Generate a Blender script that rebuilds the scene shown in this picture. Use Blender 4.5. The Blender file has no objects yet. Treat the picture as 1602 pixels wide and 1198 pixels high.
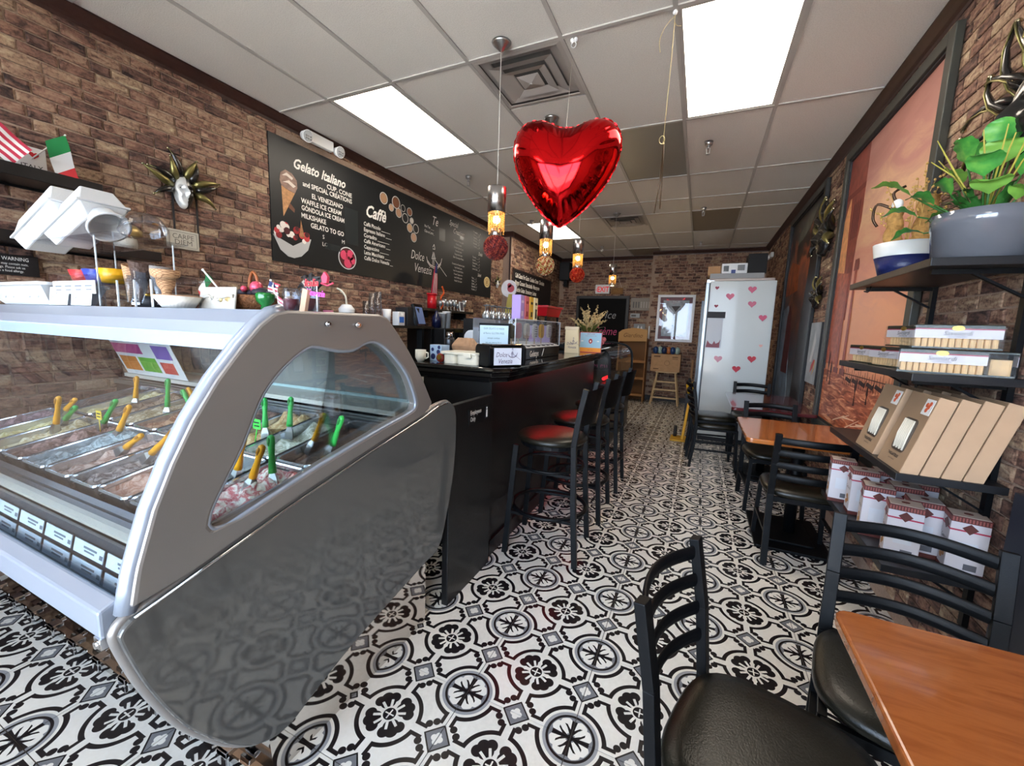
import bpy, bmesh, math, random
import numpy as np
from mathutils import Matrix, Vector, noise
random.seed(7)
sc = bpy.context.scene
col = sc.collection
# ------------------------------------------------------------------ camera
cam = bpy.data.cameras.new('camera')
cam.sensor_width = 36; cam.lens = 642.43 / 1602 * 36; cam.clip_start = .02
cob = bpy.data.objects.new('camera', cam); col.objects.link(cob)
RV = Vector((0.909336, 0.4146, 0.034847)); UV = Vector((-0.086481, 0.106423, 0.990553)); FV = Vector((-0.406975, 0.903759, -0.132629))
CAM = Vector((0, 0, 1.41))
cob.matrix_world = Matrix(((RV.x, UV.x, -FV.x, CAM.x), (RV.y, UV.y, -FV.y, CAM.y), (RV.z, UV.z, -FV.z, CAM.z), (0, 0, 0, 1)))
sc.camera = cob
def pix(p):
    d = Vector(p) - CAM; z = d.dot(FV)
    if z < .05: return None
    return (801 + 642.43 * d.dot(RV) / z, 599 - 642.43 * d.dot(UV) / z)
# ------------------------------------------------------------------ light, sky, exposure
sc.view_settings.view_transform = 'Standard'; sc.view_settings.look = 'None'
sc.view_settings.gamma = 1; sc.view_settings.use_curve_mapping = False
sc.view_settings.exposure = -0.1
sc.cycles.use_denoising = True
sc.cycles.max_bounces = 8; sc.cycles.transparent_max_bounces = 24
sc.cycles.sample_clamp_indirect = 25; sc.cycles.caustics_reflective = False; sc.cycles.caustics_refractive = False
PANEL_LIGHT = 12.0
PENDANT_LIGHT = 18.0
w = bpy.data.worlds.new('sky'); sc.world = w; w.use_nodes = True
wn = w.node_tree.nodes; wl = w.node_tree.links
sky = wn.new('ShaderNodeTexSky'); sky.sky_type = 'HOSEK_WILKIE'; sky.turbidity = 4; sky.sun_direction = (.3, .5, .8)
mx = wn.new('ShaderNodeMixRGB'); mx.inputs[0].default_value = .55; mx.inputs[2].default_value = (.66, .80, 1, 1)
wl.new(sky.outputs[0], mx.inputs[1]); wl.new(mx.outputs[0], wn['Background'].inputs[0])
wn['Background'].inputs[1].default_value = 24.0
# the shop front is glass: portals on its panes guide the daylight in
def portal(x, z, sx, sz, y):
    l = bpy.data.lights.new('window_portal', 'AREA'); l.shape = 'RECTANGLE'; l.size = sx; l.size_y = sz
    l.cycles.is_portal = True
    o = bpy.data.objects.new('window_portal', l); col.objects.link(o)
    o.location = (x, y, z); o.rotation_euler = (math.radians(90), 0, 0)
portal(-1.1, 1.45, 4.1, 2.5, -1.44)
sun = bpy.data.lights.new('sun', 'SUN'); sun.energy = 135; sun.angle = .01; sun.color = (1, .95, .88)
so = bpy.data.objects.new('sun', sun); col.objects.link(so); so.rotation_euler = (math.radians(-42), 0, math.radians(12))
# ------------------------------------------------------------------ helpers
def srgb(h, a=1):
    if isinstance(h, str): h = tuple(int(h[i:i + 2], 16) / 255 for i in (0, 2, 4))
    return tuple(((c / 12.92) if c <= .04045 else ((c + .055) / 1.055) ** 2.4) for c in h) + (a,)
MATS = {}
def mat(name, colr='808080', rough=.5, metal=0, spec=.5, bump=0, bscale=40, var=0, emit=None, estr=1, coat=0, trans=0, alpha=1, sheen=0):
    if name in MATS: return MATS[name]
    m = bpy.data.materials.new(name); m.use_nodes = True
    nt = m.node_tree; b = nt.nodes['Principled BSDF']
    b.inputs['Base Color'].default_value = srgb(colr); b.inputs['Roughness'].default_value = rough
    b.inputs['Metallic'].default_value = metal; b.inputs['Specular IOR Level'].default_value = spec
    b.inputs['Coat Weight'].default_value = coat; b.inputs['Coat Roughness'].default_value = .05
    b.inputs['Transmission Weight'].default_value = trans; b.inputs['Alpha'].default_value = alpha
    if emit: b.inputs['Emission Color'].default_value = srgb(emit); b.inputs['Emission Strength'].default_value = estr
    if bump or var:
        tc = nt.nodes.new('ShaderNodeTexCoord'); n = nt.nodes.new('ShaderNodeTexNoise')
        n.inputs['Scale'].default_value = bscale; n.inputs['Detail'].default_value = 3
        nt.links.new(tc.outputs['Object'], n.inputs['Vector'])
        if bump:
            bp = nt.nodes.new('ShaderNodeBump'); bp.inputs['Strength'].default_value = bump; bp.inputs['Distance'].default_value = .01
            nt.links.new(n.outputs[0], bp.inputs['Height']); nt.links.new(bp.outputs[0], b.inputs['Normal'])
        if var:
            hs = nt.nodes.new('ShaderNodeHueSaturation'); hs.inputs['Color'].default_value = srgb(colr)
            mr = nt.nodes.new('ShaderNodeMapRange'); mr.inputs[1].default_value = .3; mr.inputs[2].default_value = .7
            mr.inputs[3].default_value = 1 - var; mr.inputs[4].default_value = 1 + var
            nt.links.new(n.outputs[0], mr.inputs[0]); nt.links.new(mr.outputs[0], hs.inputs['Value'])
            nt.links.new(hs.outputs[0], b.inputs['Base Color'])
    MATS[name] = m
    return m
class V:
    """math on shader sockets"""
    nt = None
    def __init__(s, k): s.s = k
    @staticmethod
    def op(o, *a):
        n = V.nt.nodes.new('ShaderNodeMath'); n.operation = o
        for i, q in enumerate(a):
            if isinstance(q, V): V.nt.links.new(q.s, n.inputs[i])
            else: n.inputs[i].default_value = q
        return V(n.outputs[0])
    def __add__(s, o): return V.op('ADD', s, o)
    def __radd__(s, o): return V.op('ADD', o, s)
    def __sub__(s, o): return V.op('SUBTRACT', s, o)
    def __rsub__(s, o): return V.op('SUBTRACT', o, s)
    def __mul__(s, o): return V.op('MULTIPLY', s, o)
    def __rmul__(s, o): return V.op('MULTIPLY', s, o)
    def __gt__(s, o): return V.op('GREATER_THAN', s, o)
    def __lt__(s, o): return V.op('LESS_THAN', s, o)
    def __or__(s, o): return V.op('MAXIMUM', s, o)
    def __and__(s, o): return V.op('MULTIPLY', s, o)
def vabs(a): return V.op('ABSOLUTE', a)
def vlen(a, b): return V.op('SQRT', a * a + b * b)
def vmin(a, b): return V.op('MINIMUM', a, b)
def band(a, lo, hi): return (a > lo) & (a < hi)
def mixc(f, a, b):
    n = V.nt.nodes.new('ShaderNodeMixRGB')
    V.nt.links.new(f.s, n.inputs[0])
    for i, q in ((1, a), (2, b)):
        if isinstance(q, tuple): n.inputs[i].default_value = q
        else: V.nt.links.new(q, n.inputs[i])
    return n.outputs[0]
def coords(kind='Object'):
    tc = V.nt.nodes.new('ShaderNodeTexCoord'); sp = V.nt.nodes.new('ShaderNodeSeparateXYZ')
    V.nt.links.new(tc.outputs[kind], sp.inputs[0])
    return V(sp.outputs[0]), V(sp.outputs[1]), V(sp.outputs[2]), tc.outputs[kind]
def vnoise(vec, scale, detail=4, dist=0, rough=.55):
    n = V.nt.nodes.new('ShaderNodeTexNoise'); n.inputs['Scale'].default_value = scale; n.inputs['Detail'].default_value = detail
    n.inputs['Distortion'].default_value = dist; n.inputs['Roughness'].default_value = rough
    if vec is not None: V.nt.links.new(vec, n.inputs['Vector'])
    return V(n.outputs[0])
def scaled(vec, s):
    n = V.nt.nodes.new('ShaderNodeMapping'); n.inputs['Scale'].default_value = s; V.nt.links.new(vec, n.inputs['Vector']); return n.outputs[0]
def ramp(f, stops, interp='LINEAR'):
    n = V.nt.nodes.new('ShaderNodeValToRGB'); V.nt.links.new(f.s, n.inputs[0]); e = n.color_ramp.elements; n.color_ramp.interpolation = interp
    while len(e) < len(stops): e.new(.5)
    for k, (p, c) in enumerate(stops): e[k].position = p; e[k].color = srgb(c)
    return n.outputs[0]
def vbump(h, strength, dist=.01):
    n = V.nt.nodes.new('ShaderNodeBump'); n.inputs['Strength'].default_value = strength; n.inputs['Distance'].default_value = dist
    V.nt.links.new(h.s, n.inputs['Height']); V.nt.links.new(n.outputs[0], V.nt.nodes['Principled BSDF'].inputs['Normal'])
def setcol(c): V.nt.links.new(c, V.nt.nodes['Principled BSDF'].inputs['Base Color'])
def thin_glass(name, tint='ffffff', refl=1.0, base=0.0, rough=0.0, milk=0):
    m = bpy.data.materials.new(name); m.use_nodes = True; nt = m.node_tree; nt.nodes.clear()
    out = nt.nodes.new('ShaderNodeOutputMaterial'); t = nt.nodes.new('ShaderNodeBsdfTransparent'); t.inputs[0].default_value = srgb(tint)
    g = nt.nodes.new('ShaderNodeBsdfGlossy'); g.inputs['Roughness'].default_value = rough
    fr = nt.nodes.new('ShaderNodeFresnel'); fr.inputs[0].default_value = 1.5
    V.nt = nt; f = V.op('ADD', V(fr.outputs[0]) * refl, base); f = V.op('MINIMUM', f, 1.0)
    mx = nt.nodes.new('ShaderNodeMixShader'); nt.links.new(f.s, mx.inputs[0]); nt.links.new(t.outputs[0], mx.inputs[1]); nt.links.new(g.outputs[0], mx.inputs[2])
    last = mx.outputs[0]
    if milk:
        d = nt.nodes.new('ShaderNodeBsdfDiffuse'); d.inputs[0].default_value = (.9, .9, .9, 1)
        m2 = nt.nodes.new('ShaderNodeMixShader'); m2.inputs[0].default_value = milk
        nt.links.new(last, m2.inputs[1]); nt.links.new(d.outputs[0], m2.inputs[2]); last = m2.outputs[0]
    nt.links.new(last, out.inputs[0]); MATS[name] = m
    return m
X3, Y3, Z3 = Vector((1, 0, 0)), Vector((0, 1, 0)), Vector((0, 0, 1))
class B:
    """collects faces into one mesh"""
    def __init__(s): s.v = []; s.f = []; s.m = []; s.sm = []; s.T = None
    def add(s, vs, fs, m=0, smooth=False):
        k = len(s.v)
        if s.T is not None: vs = [s.T @ Vector(q) for q in vs]
        s.v += [tuple(q) for q in vs]; s.f += [tuple(k + i for i in f) for f in fs]
        s.m += [m] * len(fs); s.sm += [smooth] * len(fs); return s
    def box(s, x0, x1, y0, y1, z0, z1, m=0):
        return s.add([(x0, y0, z0), (x1, y0, z0), (x1, y1, z0), (x0, y1, z0), (x0, y0, z1), (x1, y0, z1), (x1, y1, z1), (x0, y1, z1)],
                     [(0, 3, 2, 1), (4, 5, 6, 7), (0, 1, 5, 4), (1, 2, 6, 5), (2, 3, 7, 6), (3, 0, 4, 7)], m)
    def bar(s, p, q, w, h, m=0, up=Z3):
        p, q = Vector(p), Vector(q); d = (q - p); L = d.length; d /= L
        r = d.cross(Vector(up)); r = r.normalized() if r.length > 1e-5 else X3.copy(); u = r.cross(d)
        vs = [a + r * (w / 2 * i) + u * (h / 2 * j) for a in (p, q) for i, j in ((-1, -1), (1, -1), (1, 1), (-1, 1))]
        return s.add(vs, [(0, 1, 2, 3), (7, 6, 5, 4), (0, 4, 5, 1), (1, 5, 6, 2), (2, 6, 7, 3), (3, 7, 4, 0)], m)
    def tube(s, pts, r, n=10, m=0, cap=True, closed=False, sq=False):
        pts = [Vector(p) for p in pts]; N = len(pts); rs = r if isinstance(r, (list, tuple)) else [r] * N
        vs = []; ref = None
        for i, p in enumerate(pts):
            if closed: d = pts[(i + 1) % N] - pts[i - 1]
            else: d = pts[min(i + 1, N - 1)] - pts[max(i - 1, 0)]
            d.normalize()
            if ref is None: ref = d.orthogonal().normalized() if abs(d.z) > .95 or True and abs(d.z) > .95 else d.cross(Z3).normalized()
            a = (ref - d * ref.dot(d)).normalized(); b = d.cross(a); ref = a
            for k in range(n):
                t = 2 * math.pi * (k + (.5 if sq else 0)) / n; vs.append(p + (a * math.cos(t) + b * math.sin(t)) * rs[i])
        fs = []
        for i in range(N if closed else N - 1):
            j = (i + 1) % N
            for k in range(n): fs.append((i * n + k, i * n + (k + 1) % n, j * n + (k + 1) % n, j * n + k))
        s.add(vs, fs, m, not sq)
        if cap and not closed:
            K = len(s.v) - len(vs)
            s.f += [tuple(K + k for k in reversed(range(n))), tuple(K + (N - 1) * n + k for k in range(n))]; s.m += [m, m]; s.sm += [False, False]
        return s
    def cyl(s, p, q, r, r2=None, n=20, m=0, cap=True): return s.tube([p, q], [r, r if r2 is None else r2], n, m, cap)
    def lathe(s, prof, n=28, c=(0, 0, 0), m=0, ax=None, cap=False, fl=None):
        vs = []; c = Vector(c)
        for r, z in prof:
            for k in range(n):
                t = 2 * math.pi * k / n; rr = r * (fl(t) if fl else 1)
                vs.append(c + Vector((rr * math.cos(t), rr * math.sin(t), z)))
        fs = [(i * n + k, i * n + (k + 1) % n, (i + 1) * n + (k + 1) % n, (i + 1) * n + k) for i in range(len(prof) - 1) for k in range(n)]
        if cap: fs += [tuple(reversed(range(n))), tuple((len(prof) - 1) * n + k for k in range(n))]
        return s.add(vs, fs, m, True)
    def prism(s, poly, a, b, ax='z', m=0, hole=None, smooth=False):
        """poly in 2D extruded between a and b along ax; (x,y)->z, (y,z)->x, (x,z)->y"""
        def q(p, t): return {'z': (p[0], p[1], t), 'x': (t, p[0], p[1]), 'y': (p[0], t, p[1])}[ax]
        n = len(poly)
        if hole is None:
            return s.add([q(p, a) for p in poly] + [q(p, b) for p in poly],
                         [tuple(range(n)), tuple(reversed(range(n, 2 * n)))] + [(i, i + n, (i + 1) % n + n, (i + 1) % n) for i in range(n)], m)
        # outer and hole have equal count
        vs = [q(p, t) for t in (a, b) for L in (poly, hole) for p in L]; fs = []
        for i in range(n):
            j = (i + 1) % n
            fs += [(i, j, n + j, n + i), (2 * n + i, 3 * n + i, 3 * n + j, 2 * n + j), (i, 2 * n + i, 2 * n + j, j), (n + i, n + j, 3 * n + j, 3 * n + i)]
        return s.add(vs, fs, m)
    def sph(s, c, r, nu=14, nv=9, m=0, sc=(1, 1, 1)):
        c = Vector(c); vs = [c + Vector((0, 0, -r * sc[2]))]
        for j in range(1, nv):
            a = math.pi * j / nv
            for i in range(nu):
                t = 2 * math.pi * i / nu
                vs.append(c + Vector((r * sc[0] * math.sin(a) * math.cos(t), r * sc[1] * math.sin(a) * math.sin(t), -r * sc[2] * math.cos(a))))
        vs.append(c + Vector((0, 0, r * sc[2]))); e = len(vs) - 1
        fs = [(0, 1 + (i + 1) % nu, 1 + i) for i in range(nu)]
        for j in range(nv - 2):
            for i in range(nu): fs.append((1 + j * nu + i, 1 + j * nu + (i + 1) % nu, 1 + (j + 1) * nu + (i + 1) % nu, 1 + (j + 1) * nu + i))
        fs += [(e, 1 + (nv - 2) * nu + i, 1 + (nv - 2) * nu + (i + 1) % nu) for i in range(nu)]
        return s.add(vs, fs, m, True)
    def grid(s, f, nu, nv, m=0, smooth=True, cu=False):
        vs = [f(i / (nu if cu else nu - 1), j / (nv - 1)) for j in range(nv) for i in range(nu)]
        fs = [(j * nu + i, j * nu + (i + 1) % nu, (j + 1) * nu + (i + 1) % nu, (j + 1) * nu + i) for j in range(nv - 1) for i in range(nu if cu else nu - 1)]
        return s.add(vs, fs, m, smooth)
    def poly(s, pts, m=0, z=0): return s.add([(p[0], p[1], z) for p in pts], [tuple(range(len(pts)))], m)
    def mesh(s, name, mats, fix=True):
        me = bpy.data.meshes.new(name); me.from_pydata(s.v, [], s.f)
        for q in (mats if isinstance(mats, (list, tuple)) else [mats]): me.materials.append(q)
        me.polygons.foreach_set('material_index', s.m); me.polygons.foreach_set('use_smooth', s.sm)
        if fix:
            bm = bmesh.new(); bm.from_mesh(me); bmesh.ops.recalc_face_normals(bm, faces=bm.faces); bm.to_mesh(me); bm.free()
        me.update(); return me
def link(name, data, parent=None, M=None, **props):
    o = bpy.data.objects.new(name, data); col.objects.link(o)
    if parent is not None: o.parent = parent
    if M is not None:
        if isinstance(M, Matrix): o.matrix_local = M
        else: o.location = M
    for k, q in props.items():
        if q is not None: o[k] = q
    return o
def part(name, b, mats, parent, label=None, bev=0, M=None, seg=2, kind=None, fix=True):
    o = link(name, b.mesh(name, mats, fix), parent, M, label=label, kind=kind)
    if bev: bevel(o, bev, seg)
    return o
def bevel(o, w, seg=2):
    md = o.modifiers.new('bevel', 'BEVEL'); md.width = w; md.segments = seg; md.limit_method = 'ANGLE'; md.angle_limit = .6
def thing(name, label, cat, M=None, group=None): return link(name, None, None, M, label=label, category=cat, group=group)
def solo(name, b, mats, label, cat, M=None, group=None, bev=0, fix=True):
    o = link(name, b.mesh(name, mats, fix), None, M, label=label, category=cat, group=group)
    if bev: bevel(o, bev)
    return o
def struct(name, b, mats, bev=0, M=None):
    o = link(name, b.mesh(name, mats), None, M, kind='structure')
    if bev: bevel(o, bev)
    return o
def dup(o, M=None, label=None, group=None, parent=None):
    def cp(a, par):
        c = a.copy(); col.objects.link(c); c.parent = par
        for k in a.children: cp(k, c)
        return c
    r = cp(o, parent)
    if M is not None:
        if isinstance(M, Matrix): r.matrix_local = M
        else: r.location = M
    if label: r['label'] = label
    if group: r['group'] = group
    return r
def frame(o, right, up):
    r = Vector(right).normalized(); u = Vector(up); u = (u - r * u.dot(r)).normalized(); n = r.cross(u)
    return Matrix(((r.x, u.x, n.x, o[0]), (r.y, u.y, n.y, o[1]), (r.z, u.z, n.z, o[2]), (0, 0, 0, 1)))
def rotz(x, y, z, deg=0): return Matrix.Translation((x, y, z)) @ Matrix.Rotation(math.radians(deg), 4, 'Z')
LW = lambda y, z, x=-3.268: frame((x, y, z), (0, 1, 0), (0, 0, 1))      # on the left wall: local x = into the shop, y = up, z = off the wall
RW = lambda y, z, x=1.008: frame((x, y, z), (0, -1, 0), (0, 0, 1))      # on the right wall
BW = lambda x, z, y=9.09: frame((x, y, z), (1, 0, 0), (0, 0, 1))        # on the back wall
def text(name, s, size, M, m, parent, align='CENTER', shear=0, ext=0, bold=0, label=None, sx=1, space=1):
    c = bpy.data.curves.new('t', 'FONT'); c.body = s; c.size = size; c.align_x = align; c.shear = shear; c.extrude = ext; c.offset = bold
    c.resolution_u = 2; c.space_character = space
    o = bpy.data.objects.new('t', c); me = bpy.data.meshes.new_from_object(o)
    bpy.data.objects.remove(o); bpy.data.curves.remove(c)
    me.materials.clear(); me.materials.append(m)
    if sx != 1: me.transform(Matrix.Diagonal((sx, 1, 1, 1)))
    return link(name, me, parent, M, label=label)
def TM(x, y, z=0, rot=0): return Matrix.Translation((x, y, z)) @ Matrix.Rotation(math.radians(rot), 4, 'Z')
def rrect(x0, x1, y0, y1, r, n=4):
    pts = []
    for cx, cy, a in ((x1 - r, y1 - r, 0), (x0 + r, y1 - r, 90), (x0 + r, y0 + r, 180), (x1 - r, y0 + r, 270)):
        for k in range(n + 1):
            t = math.radians(a + 90 * k / n); pts.append((cx + r * math.cos(t), cy + r * math.sin(t)))
    return pts
def circ(cx, cy, r, n=20, ry=None): return [(cx + r * math.cos(2 * math.pi * k / n), cy + (ry or r) * math.sin(2 * math.pi * k / n)) for k in range(n)]
def heart2d(n=40, w=1.0):
    pts = []
    for k in range(n):
        t = 2 * math.pi * k / n
        pts.append((16 * math.sin(t) ** 3 / 32 * w, (13 * math.cos(t) - 5 * math.cos(2 * t) - 2 * math.cos(3 * t) - math.cos(4 * t)) / 32 * w))
    return pts
def spline(pts, n=6):
    P_ = [Vector(p) for p in pts]; out = []
    for i in range(len(P_) - 1):
        p0, p1, p2, p3 = P_[max(i - 1, 0)], P_[i], P_[i + 1], P_[min(i + 2, len(P_) - 1)]
        for k in range(n):
            t = k / n
            out.append(.5 * ((2 * p1) + (p2 - p0) * t + (2 * p0 - 5 * p1 + 4 * p2 - p3) * t * t + (3 * p1 - p0 - 3 * p2 + p3) * t ** 3))
    out.append(P_[-1]); return out
# ------------------------------------------------------------------ common materials
black = mat('black_metal', '07090c', .45, 0, .22, bump=.05, bscale=300)
blackgl = mat('black_gloss', '0c0d0f', .12, 0, .6)
blackwood = mat('black_wood', '101011', .38, bump=.06, bscale=60)
vinyl = mat('black_vinyl', '17160f', .33, bump=.12, bscale=220)
white = mat('white_plastic', 'e9ebec', .35)
paper = mat('white_paper', 'eeeeec', .7)
cream = mat('cream_plastic', 'efe9d6', .4)
chrome = mat('chrome', 'd8dade', .08, 1)
steel = mat('brushed_steel', 'b9bbbd', .28, 1)
silver = mat('silver_paint', '96928e', .36, .5, bump=.03, bscale=400)
charcoal = mat('charcoal_panel', '6b6b69', .06, .38, .4)
lilac = mat('light_grey_trim', '9da6b4', .3, .35)
redm = mat('red_plastic', 'c01420', .35)
green = mat('green_plastic', '2fae4c', .35)
yellow = mat('yellow_plastic', 'f2a81c', .35)
ink = mat('dark_ink', '1c1c20', .6)
chalk = mat('white_print', 'eceae4', .7)
gold = mat('gold', 'c9a24a', .25, 1)
kraft = mat('kraft_card', 'b08a64', .8, var=.08, bscale=20)
clear = thin_glass('clear_acrylic', 'f8fbff', .4, .02)
# ================================================================== SHELL
CEIL = 3.058; XL, XR = -3.28, 1.02; YF, YB = -1.45, 9.53
# brick
mb = mat('brick_face', '8a5d50', .85); V.nt = mb.node_tree
oi = V.nt.nodes.new('ShaderNodeObjectInfo'); ge = V.nt.nodes.new('ShaderNodeNewGeometry')
rnd = V.op('FRACT', V(oi.outputs['Random']) * 3.7 + V(ge.outputs['Random Per Island']))
n1 = vnoise(scaled(ge.outputs['Position'], (14, 14, 40)), 1.0, 4, .6)
n2 = vnoise(ge.outputs['Position'], 90, 3)
f = V.op('ADD', rnd * .62 + .12, (n1 - .5) * 1.0); f = V.op('MINIMUM', V.op('MAXIMUM', f, 0.0), 1.0)
c = ramp(f, [(0, '4a3b39'), (.2, '75594f'), (.38, '967161'), (.54, 'ab8b76'), (.70, 'b59b82'), (.86, 'c8b596'), (1, 'd8caac')])
dk = ramp(V.op('ADD', n1 * .5, n2 * .5), [(.38, '5f4e4a'), (.5, 'dcd2ca'), (.66, 'ffffff')])
mm = V.nt.nodes.new('ShaderNodeMixRGB'); mm.blend_type = 'MULTIPLY'; mm.inputs[0].default_value = .75
V.nt.links.new(c, mm.inputs[1]); V.nt.links.new(dk, mm.inputs[2]); setcol(mm.outputs[0]); vbump(n2 + n1, .5, .004)
mortar = mat('mortar', 'a8917f', .95, bump=.4, bscale=120, var=.15)
def brick_shape(rg, L, H, d=.009):
    e = [(0, 0), (L / 2, 0), (L, 0), (L, H / 2), (L, H), (L / 2, H), (0, H), (0, H / 2)]
    j = lambda a: rg.uniform(-a, a)
    o = [(x - L / 2 + j(.0015), y + j(.0025)) for x, y in e]
    cr = min(.012, H * .25)
    i_ = []
    for k, (x, y) in enumerate(e):
        dx = cr if x == 0 else (-cr if x == L else 0); dy = cr * .8 if y == 0 else (-cr * .8 if y == H else 0)
        i_.append((x - L / 2 + dx * rg.uniform(.4, 1.1), y + dy * rg.uniform(.3, 1.1)))
    vs = [(x, y, 0) for x, y in o] + [(x, y, d * .75) for x, y in o] + [(x, y, d + j(.002)) for x, y in i_]
    fs = []
    for r0 in (0, 8):
        for k in range(8): fs.append((r0 + k, r0 + (k + 1) % 8, r0 + 8 + (k + 1) % 8, r0 + 8 + k))
    fs.append(tuple(range(16, 24)))
    return vs, fs
BH, BL = .0605, .152
rgb = random.Random(3)
variants = []
for k in range(12):
    L = BL - .010 if k < 8 else BL * .56
    vs, fs = brick_shape(rgb, L, BH - .010); b = B(); b.add(vs, fs, 0); variants.append((L, b.mesh('brick', mb, False)))
def brick_wall(wall, M, length, z0, z1, rank=300, skip=None, lab=None):
    """M: local x along, y up, z out; bricks become children of wall, the largest-looking ones singly"""
    rg = random.Random(hash(wall.name) % 99 if False else len(wall.name) * 7); items = []
    row = 0; z = z0
    while z < z1 - .02:
        x = -rg.random() * BL
        while x < length:
            k = rg.randrange(8) if rg.random() < .8 else 8 + rg.randrange(4)
            L = variants[k][0]; cx = x + L / 2
            if cx - L / 2 > -.001 and cx + L / 2 < length + .001 and not (skip and skip(cx, z + BH / 2)): items.append((cx, z, k))
            x += L + .010
        z += BH; row += 1
    sc_ = []
    for it in items:
        p = M @ Vector((it[0], it[1] + .03, 0)); q = pix(p); d = (p - CAM).length
        vis = q is not None and -10 < q[0] < 1612 and -10 < q[1] < 1208
        sc_.append((0 if vis else 1, d, it))
    sc_.sort(key=lambda a: (a[0], a[1]))
    big = B()
    inv = wall.matrix_world.inverted()
    for n_, (a, d, (cx, z, k)) in enumerate(sc_):
        if n_ < rank and a == 0:
            o = bpy.data.objects.new('brick', variants[k][1]); col.objects.link(o); o.parent = wall
            o.matrix_local = M @ Matrix.Translation((cx, z, 0))
        else:
            vs, fs = brick_shape(rg, variants[k][0], BH - .010)
            big.T = M @ Matrix.Translation((cx, z, 0)); big.add(vs, fs, 0)
    if big.v: part('bricks', big, mb, wall, 'further rows of rustic red and tan bricks', kind='stuff', fix=False)
wl_ = struct('wall_left', B().box(XL - .12, XL, YF, 6.72, 0, CEIL).box(XL - .12, -3.14, 6.72, YB + .1, 0, CEIL), mortar)
SIGN_L = lambda x, z: (2.42 < x + 0 < 6.2 and 1.95 < z < 2.93)
brick_wall(wl_, frame((XL, .2, 0), (0, 1, 0), (0, 0, 1)), 6.52, .9, CEIL - .03, skip=lambda x, z: SIGN_L(x + .2, z))
def joined_bricks(M, length, z0, z1, name, wall, skip=None, seed=1):
    rg = random.Random(seed); big = B(); z = z0
    while z < z1 - .02:
        x = -rg.random() * BL
        while x < length:
            k = rg.randrange(8) if rg.random() < .8 else 8 + rg.randrange(4); L = variants[k][0]
            if x > -.001 and x + L < length + .001 and not (skip and skip(x + L / 2, z)):
                vs, fs = brick_shape(rg, L, BH - .010); big.T = M @ Matrix.Translation((x + L / 2, z, 0)); big.add(vs, fs, 0)
            x += L + .010
        z += BH
    part('bricks', big, mb, wall, None, kind='stuff', fix=False)
joined_bricks(frame((XL, .2, 0), (0, 1, 0), (0, 0, 1)), 6.52, .06, .9, 'b', wl_, seed=14)
joined_bricks(frame((-3.14, 6.72, 0), (0, 1, 0), (0, 0, 1)), 2.8, .9, CEIL - .05, 'b', wl_, seed=4)
joined_bricks(frame((-3.28, 6.72, 0), (1, 0, 0), (0, 0, 1)), .14, .9, CEIL - .05, 'b', wl_, seed=5)
wr_ = struct('wall_right', B().box(XR, XR + .12, YF, YB, 0, CEIL), mortar)
brick_wall(wr_, frame((XR, 8.9, 0), (0, -1, 0), (0, 0, 1)), 7.9, 0.1, CEIL - .04, skip=lambda x, z: (4.55 < x < 6.05 and .7 < z < 2.88))
wb_ = struct('wall_back', B().box(-3.3, -1.02, YB, YB + .12, 0, CEIL).box(-1.02, XR, 9.1, YB + .12, 0, CEIL), mortar)
joined_bricks(frame((-3.14, YB, 0), (1, 0, 0), (0, 0, 1)), 2.12, .5, CEIL - .03, 'b', wb_, seed=6, skip=lambda x, z: .55 < x < 1.55 and z < 2.12)
joined_bricks(frame((-1.02, 9.1, 0), (1, 0, 0), (0, 0, 1)), 2.04, .08, CEIL - .03, 'b', wb_, seed=7)
# shop front with big panes, behind the camera
wf = B().box(XL, XR, YF - .1, YF, 2.8, CEIL).box(XL, XR, YF - .1, YF, 0, .12).box(XL, XL + .12, YF - .1, YF, .12, 2.8).box(XR - .12, XR, YF - .1, YF, .12, 2.8)
struct('wall_front', wf, mat('shopfront_paint', '3b3a3c', .6))
for k, (x0, x1) in enumerate(((-3.16, -2.1), (-2.1, -1.04), (-1.04, 0.02), (0.02, .9))):
    w_ = link('window_%d' % (k + 1), None, None, (0, 0, 0), kind='structure')
    part('window_frame', B().box(x0, x0 + .04, YF - .08, YF - .02, .12, 2.8).box(x1 - .04, x1, YF - .08, YF - .02, .12, 2.8).box(x0 + .04, x1 - .04, YF - .08, YF - .02, .12, .17).box(x0 + .04, x1 - .04, YF - .08, YF - .02, 2.74, 2.8), mat('dark_aluminium', '2c2b2b', .4, .6), w_)
    part('pane', B().box(x0 + .04, x1 - .04, YF - .054, YF - .05, .17, 2.74), thin_glass('pane_glass', 'ffffff', 1, 0) if 'pane_glass' not in MATS else MATS['pane_glass'], w_)
pv = B().box(-14, 14, -16, YF - .1, -.12, -.05)
link('pavement', pv.mesh('pavement', mat('asphalt', 'a8a49c', .9, var=.1, bscale=3)), None, None, kind='structure')
# ---- floor tiles
TS, TX, TY = .4135, -.4985, 1.868
mt = mat('encaustic_tile', 'e9e6dc', .22, spec=.4); V.nt = mt.node_tree
ox, oy, oz, vec = coords()
x = vabs(ox * (1 / TS)); y = vabs(oy * (1 / TS))
u = x | y; v = vmin(x, y); rA = vlen(x, y); a = .5 - u; b_ = .5 - v; rB = vlen(a, b_)
def seg(px, py, r): return vlen(u - px, v - py) < r
blk = (band(rA, .255, .294) & (v > .032) & (u < .46)) | (band(rB, .261, .300) & (u < .469))
blk = blk | (band(v, .032, .066) & band(u, .252, .372)) | seg(.366, .082, .032) | (band(u, .435, .469) & band(v, .128, .245)) | seg(.415, .125, .032)
dd = a + v
blk = blk | band(dd, .112, .131) | band(rB, .187, .209)
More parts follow.
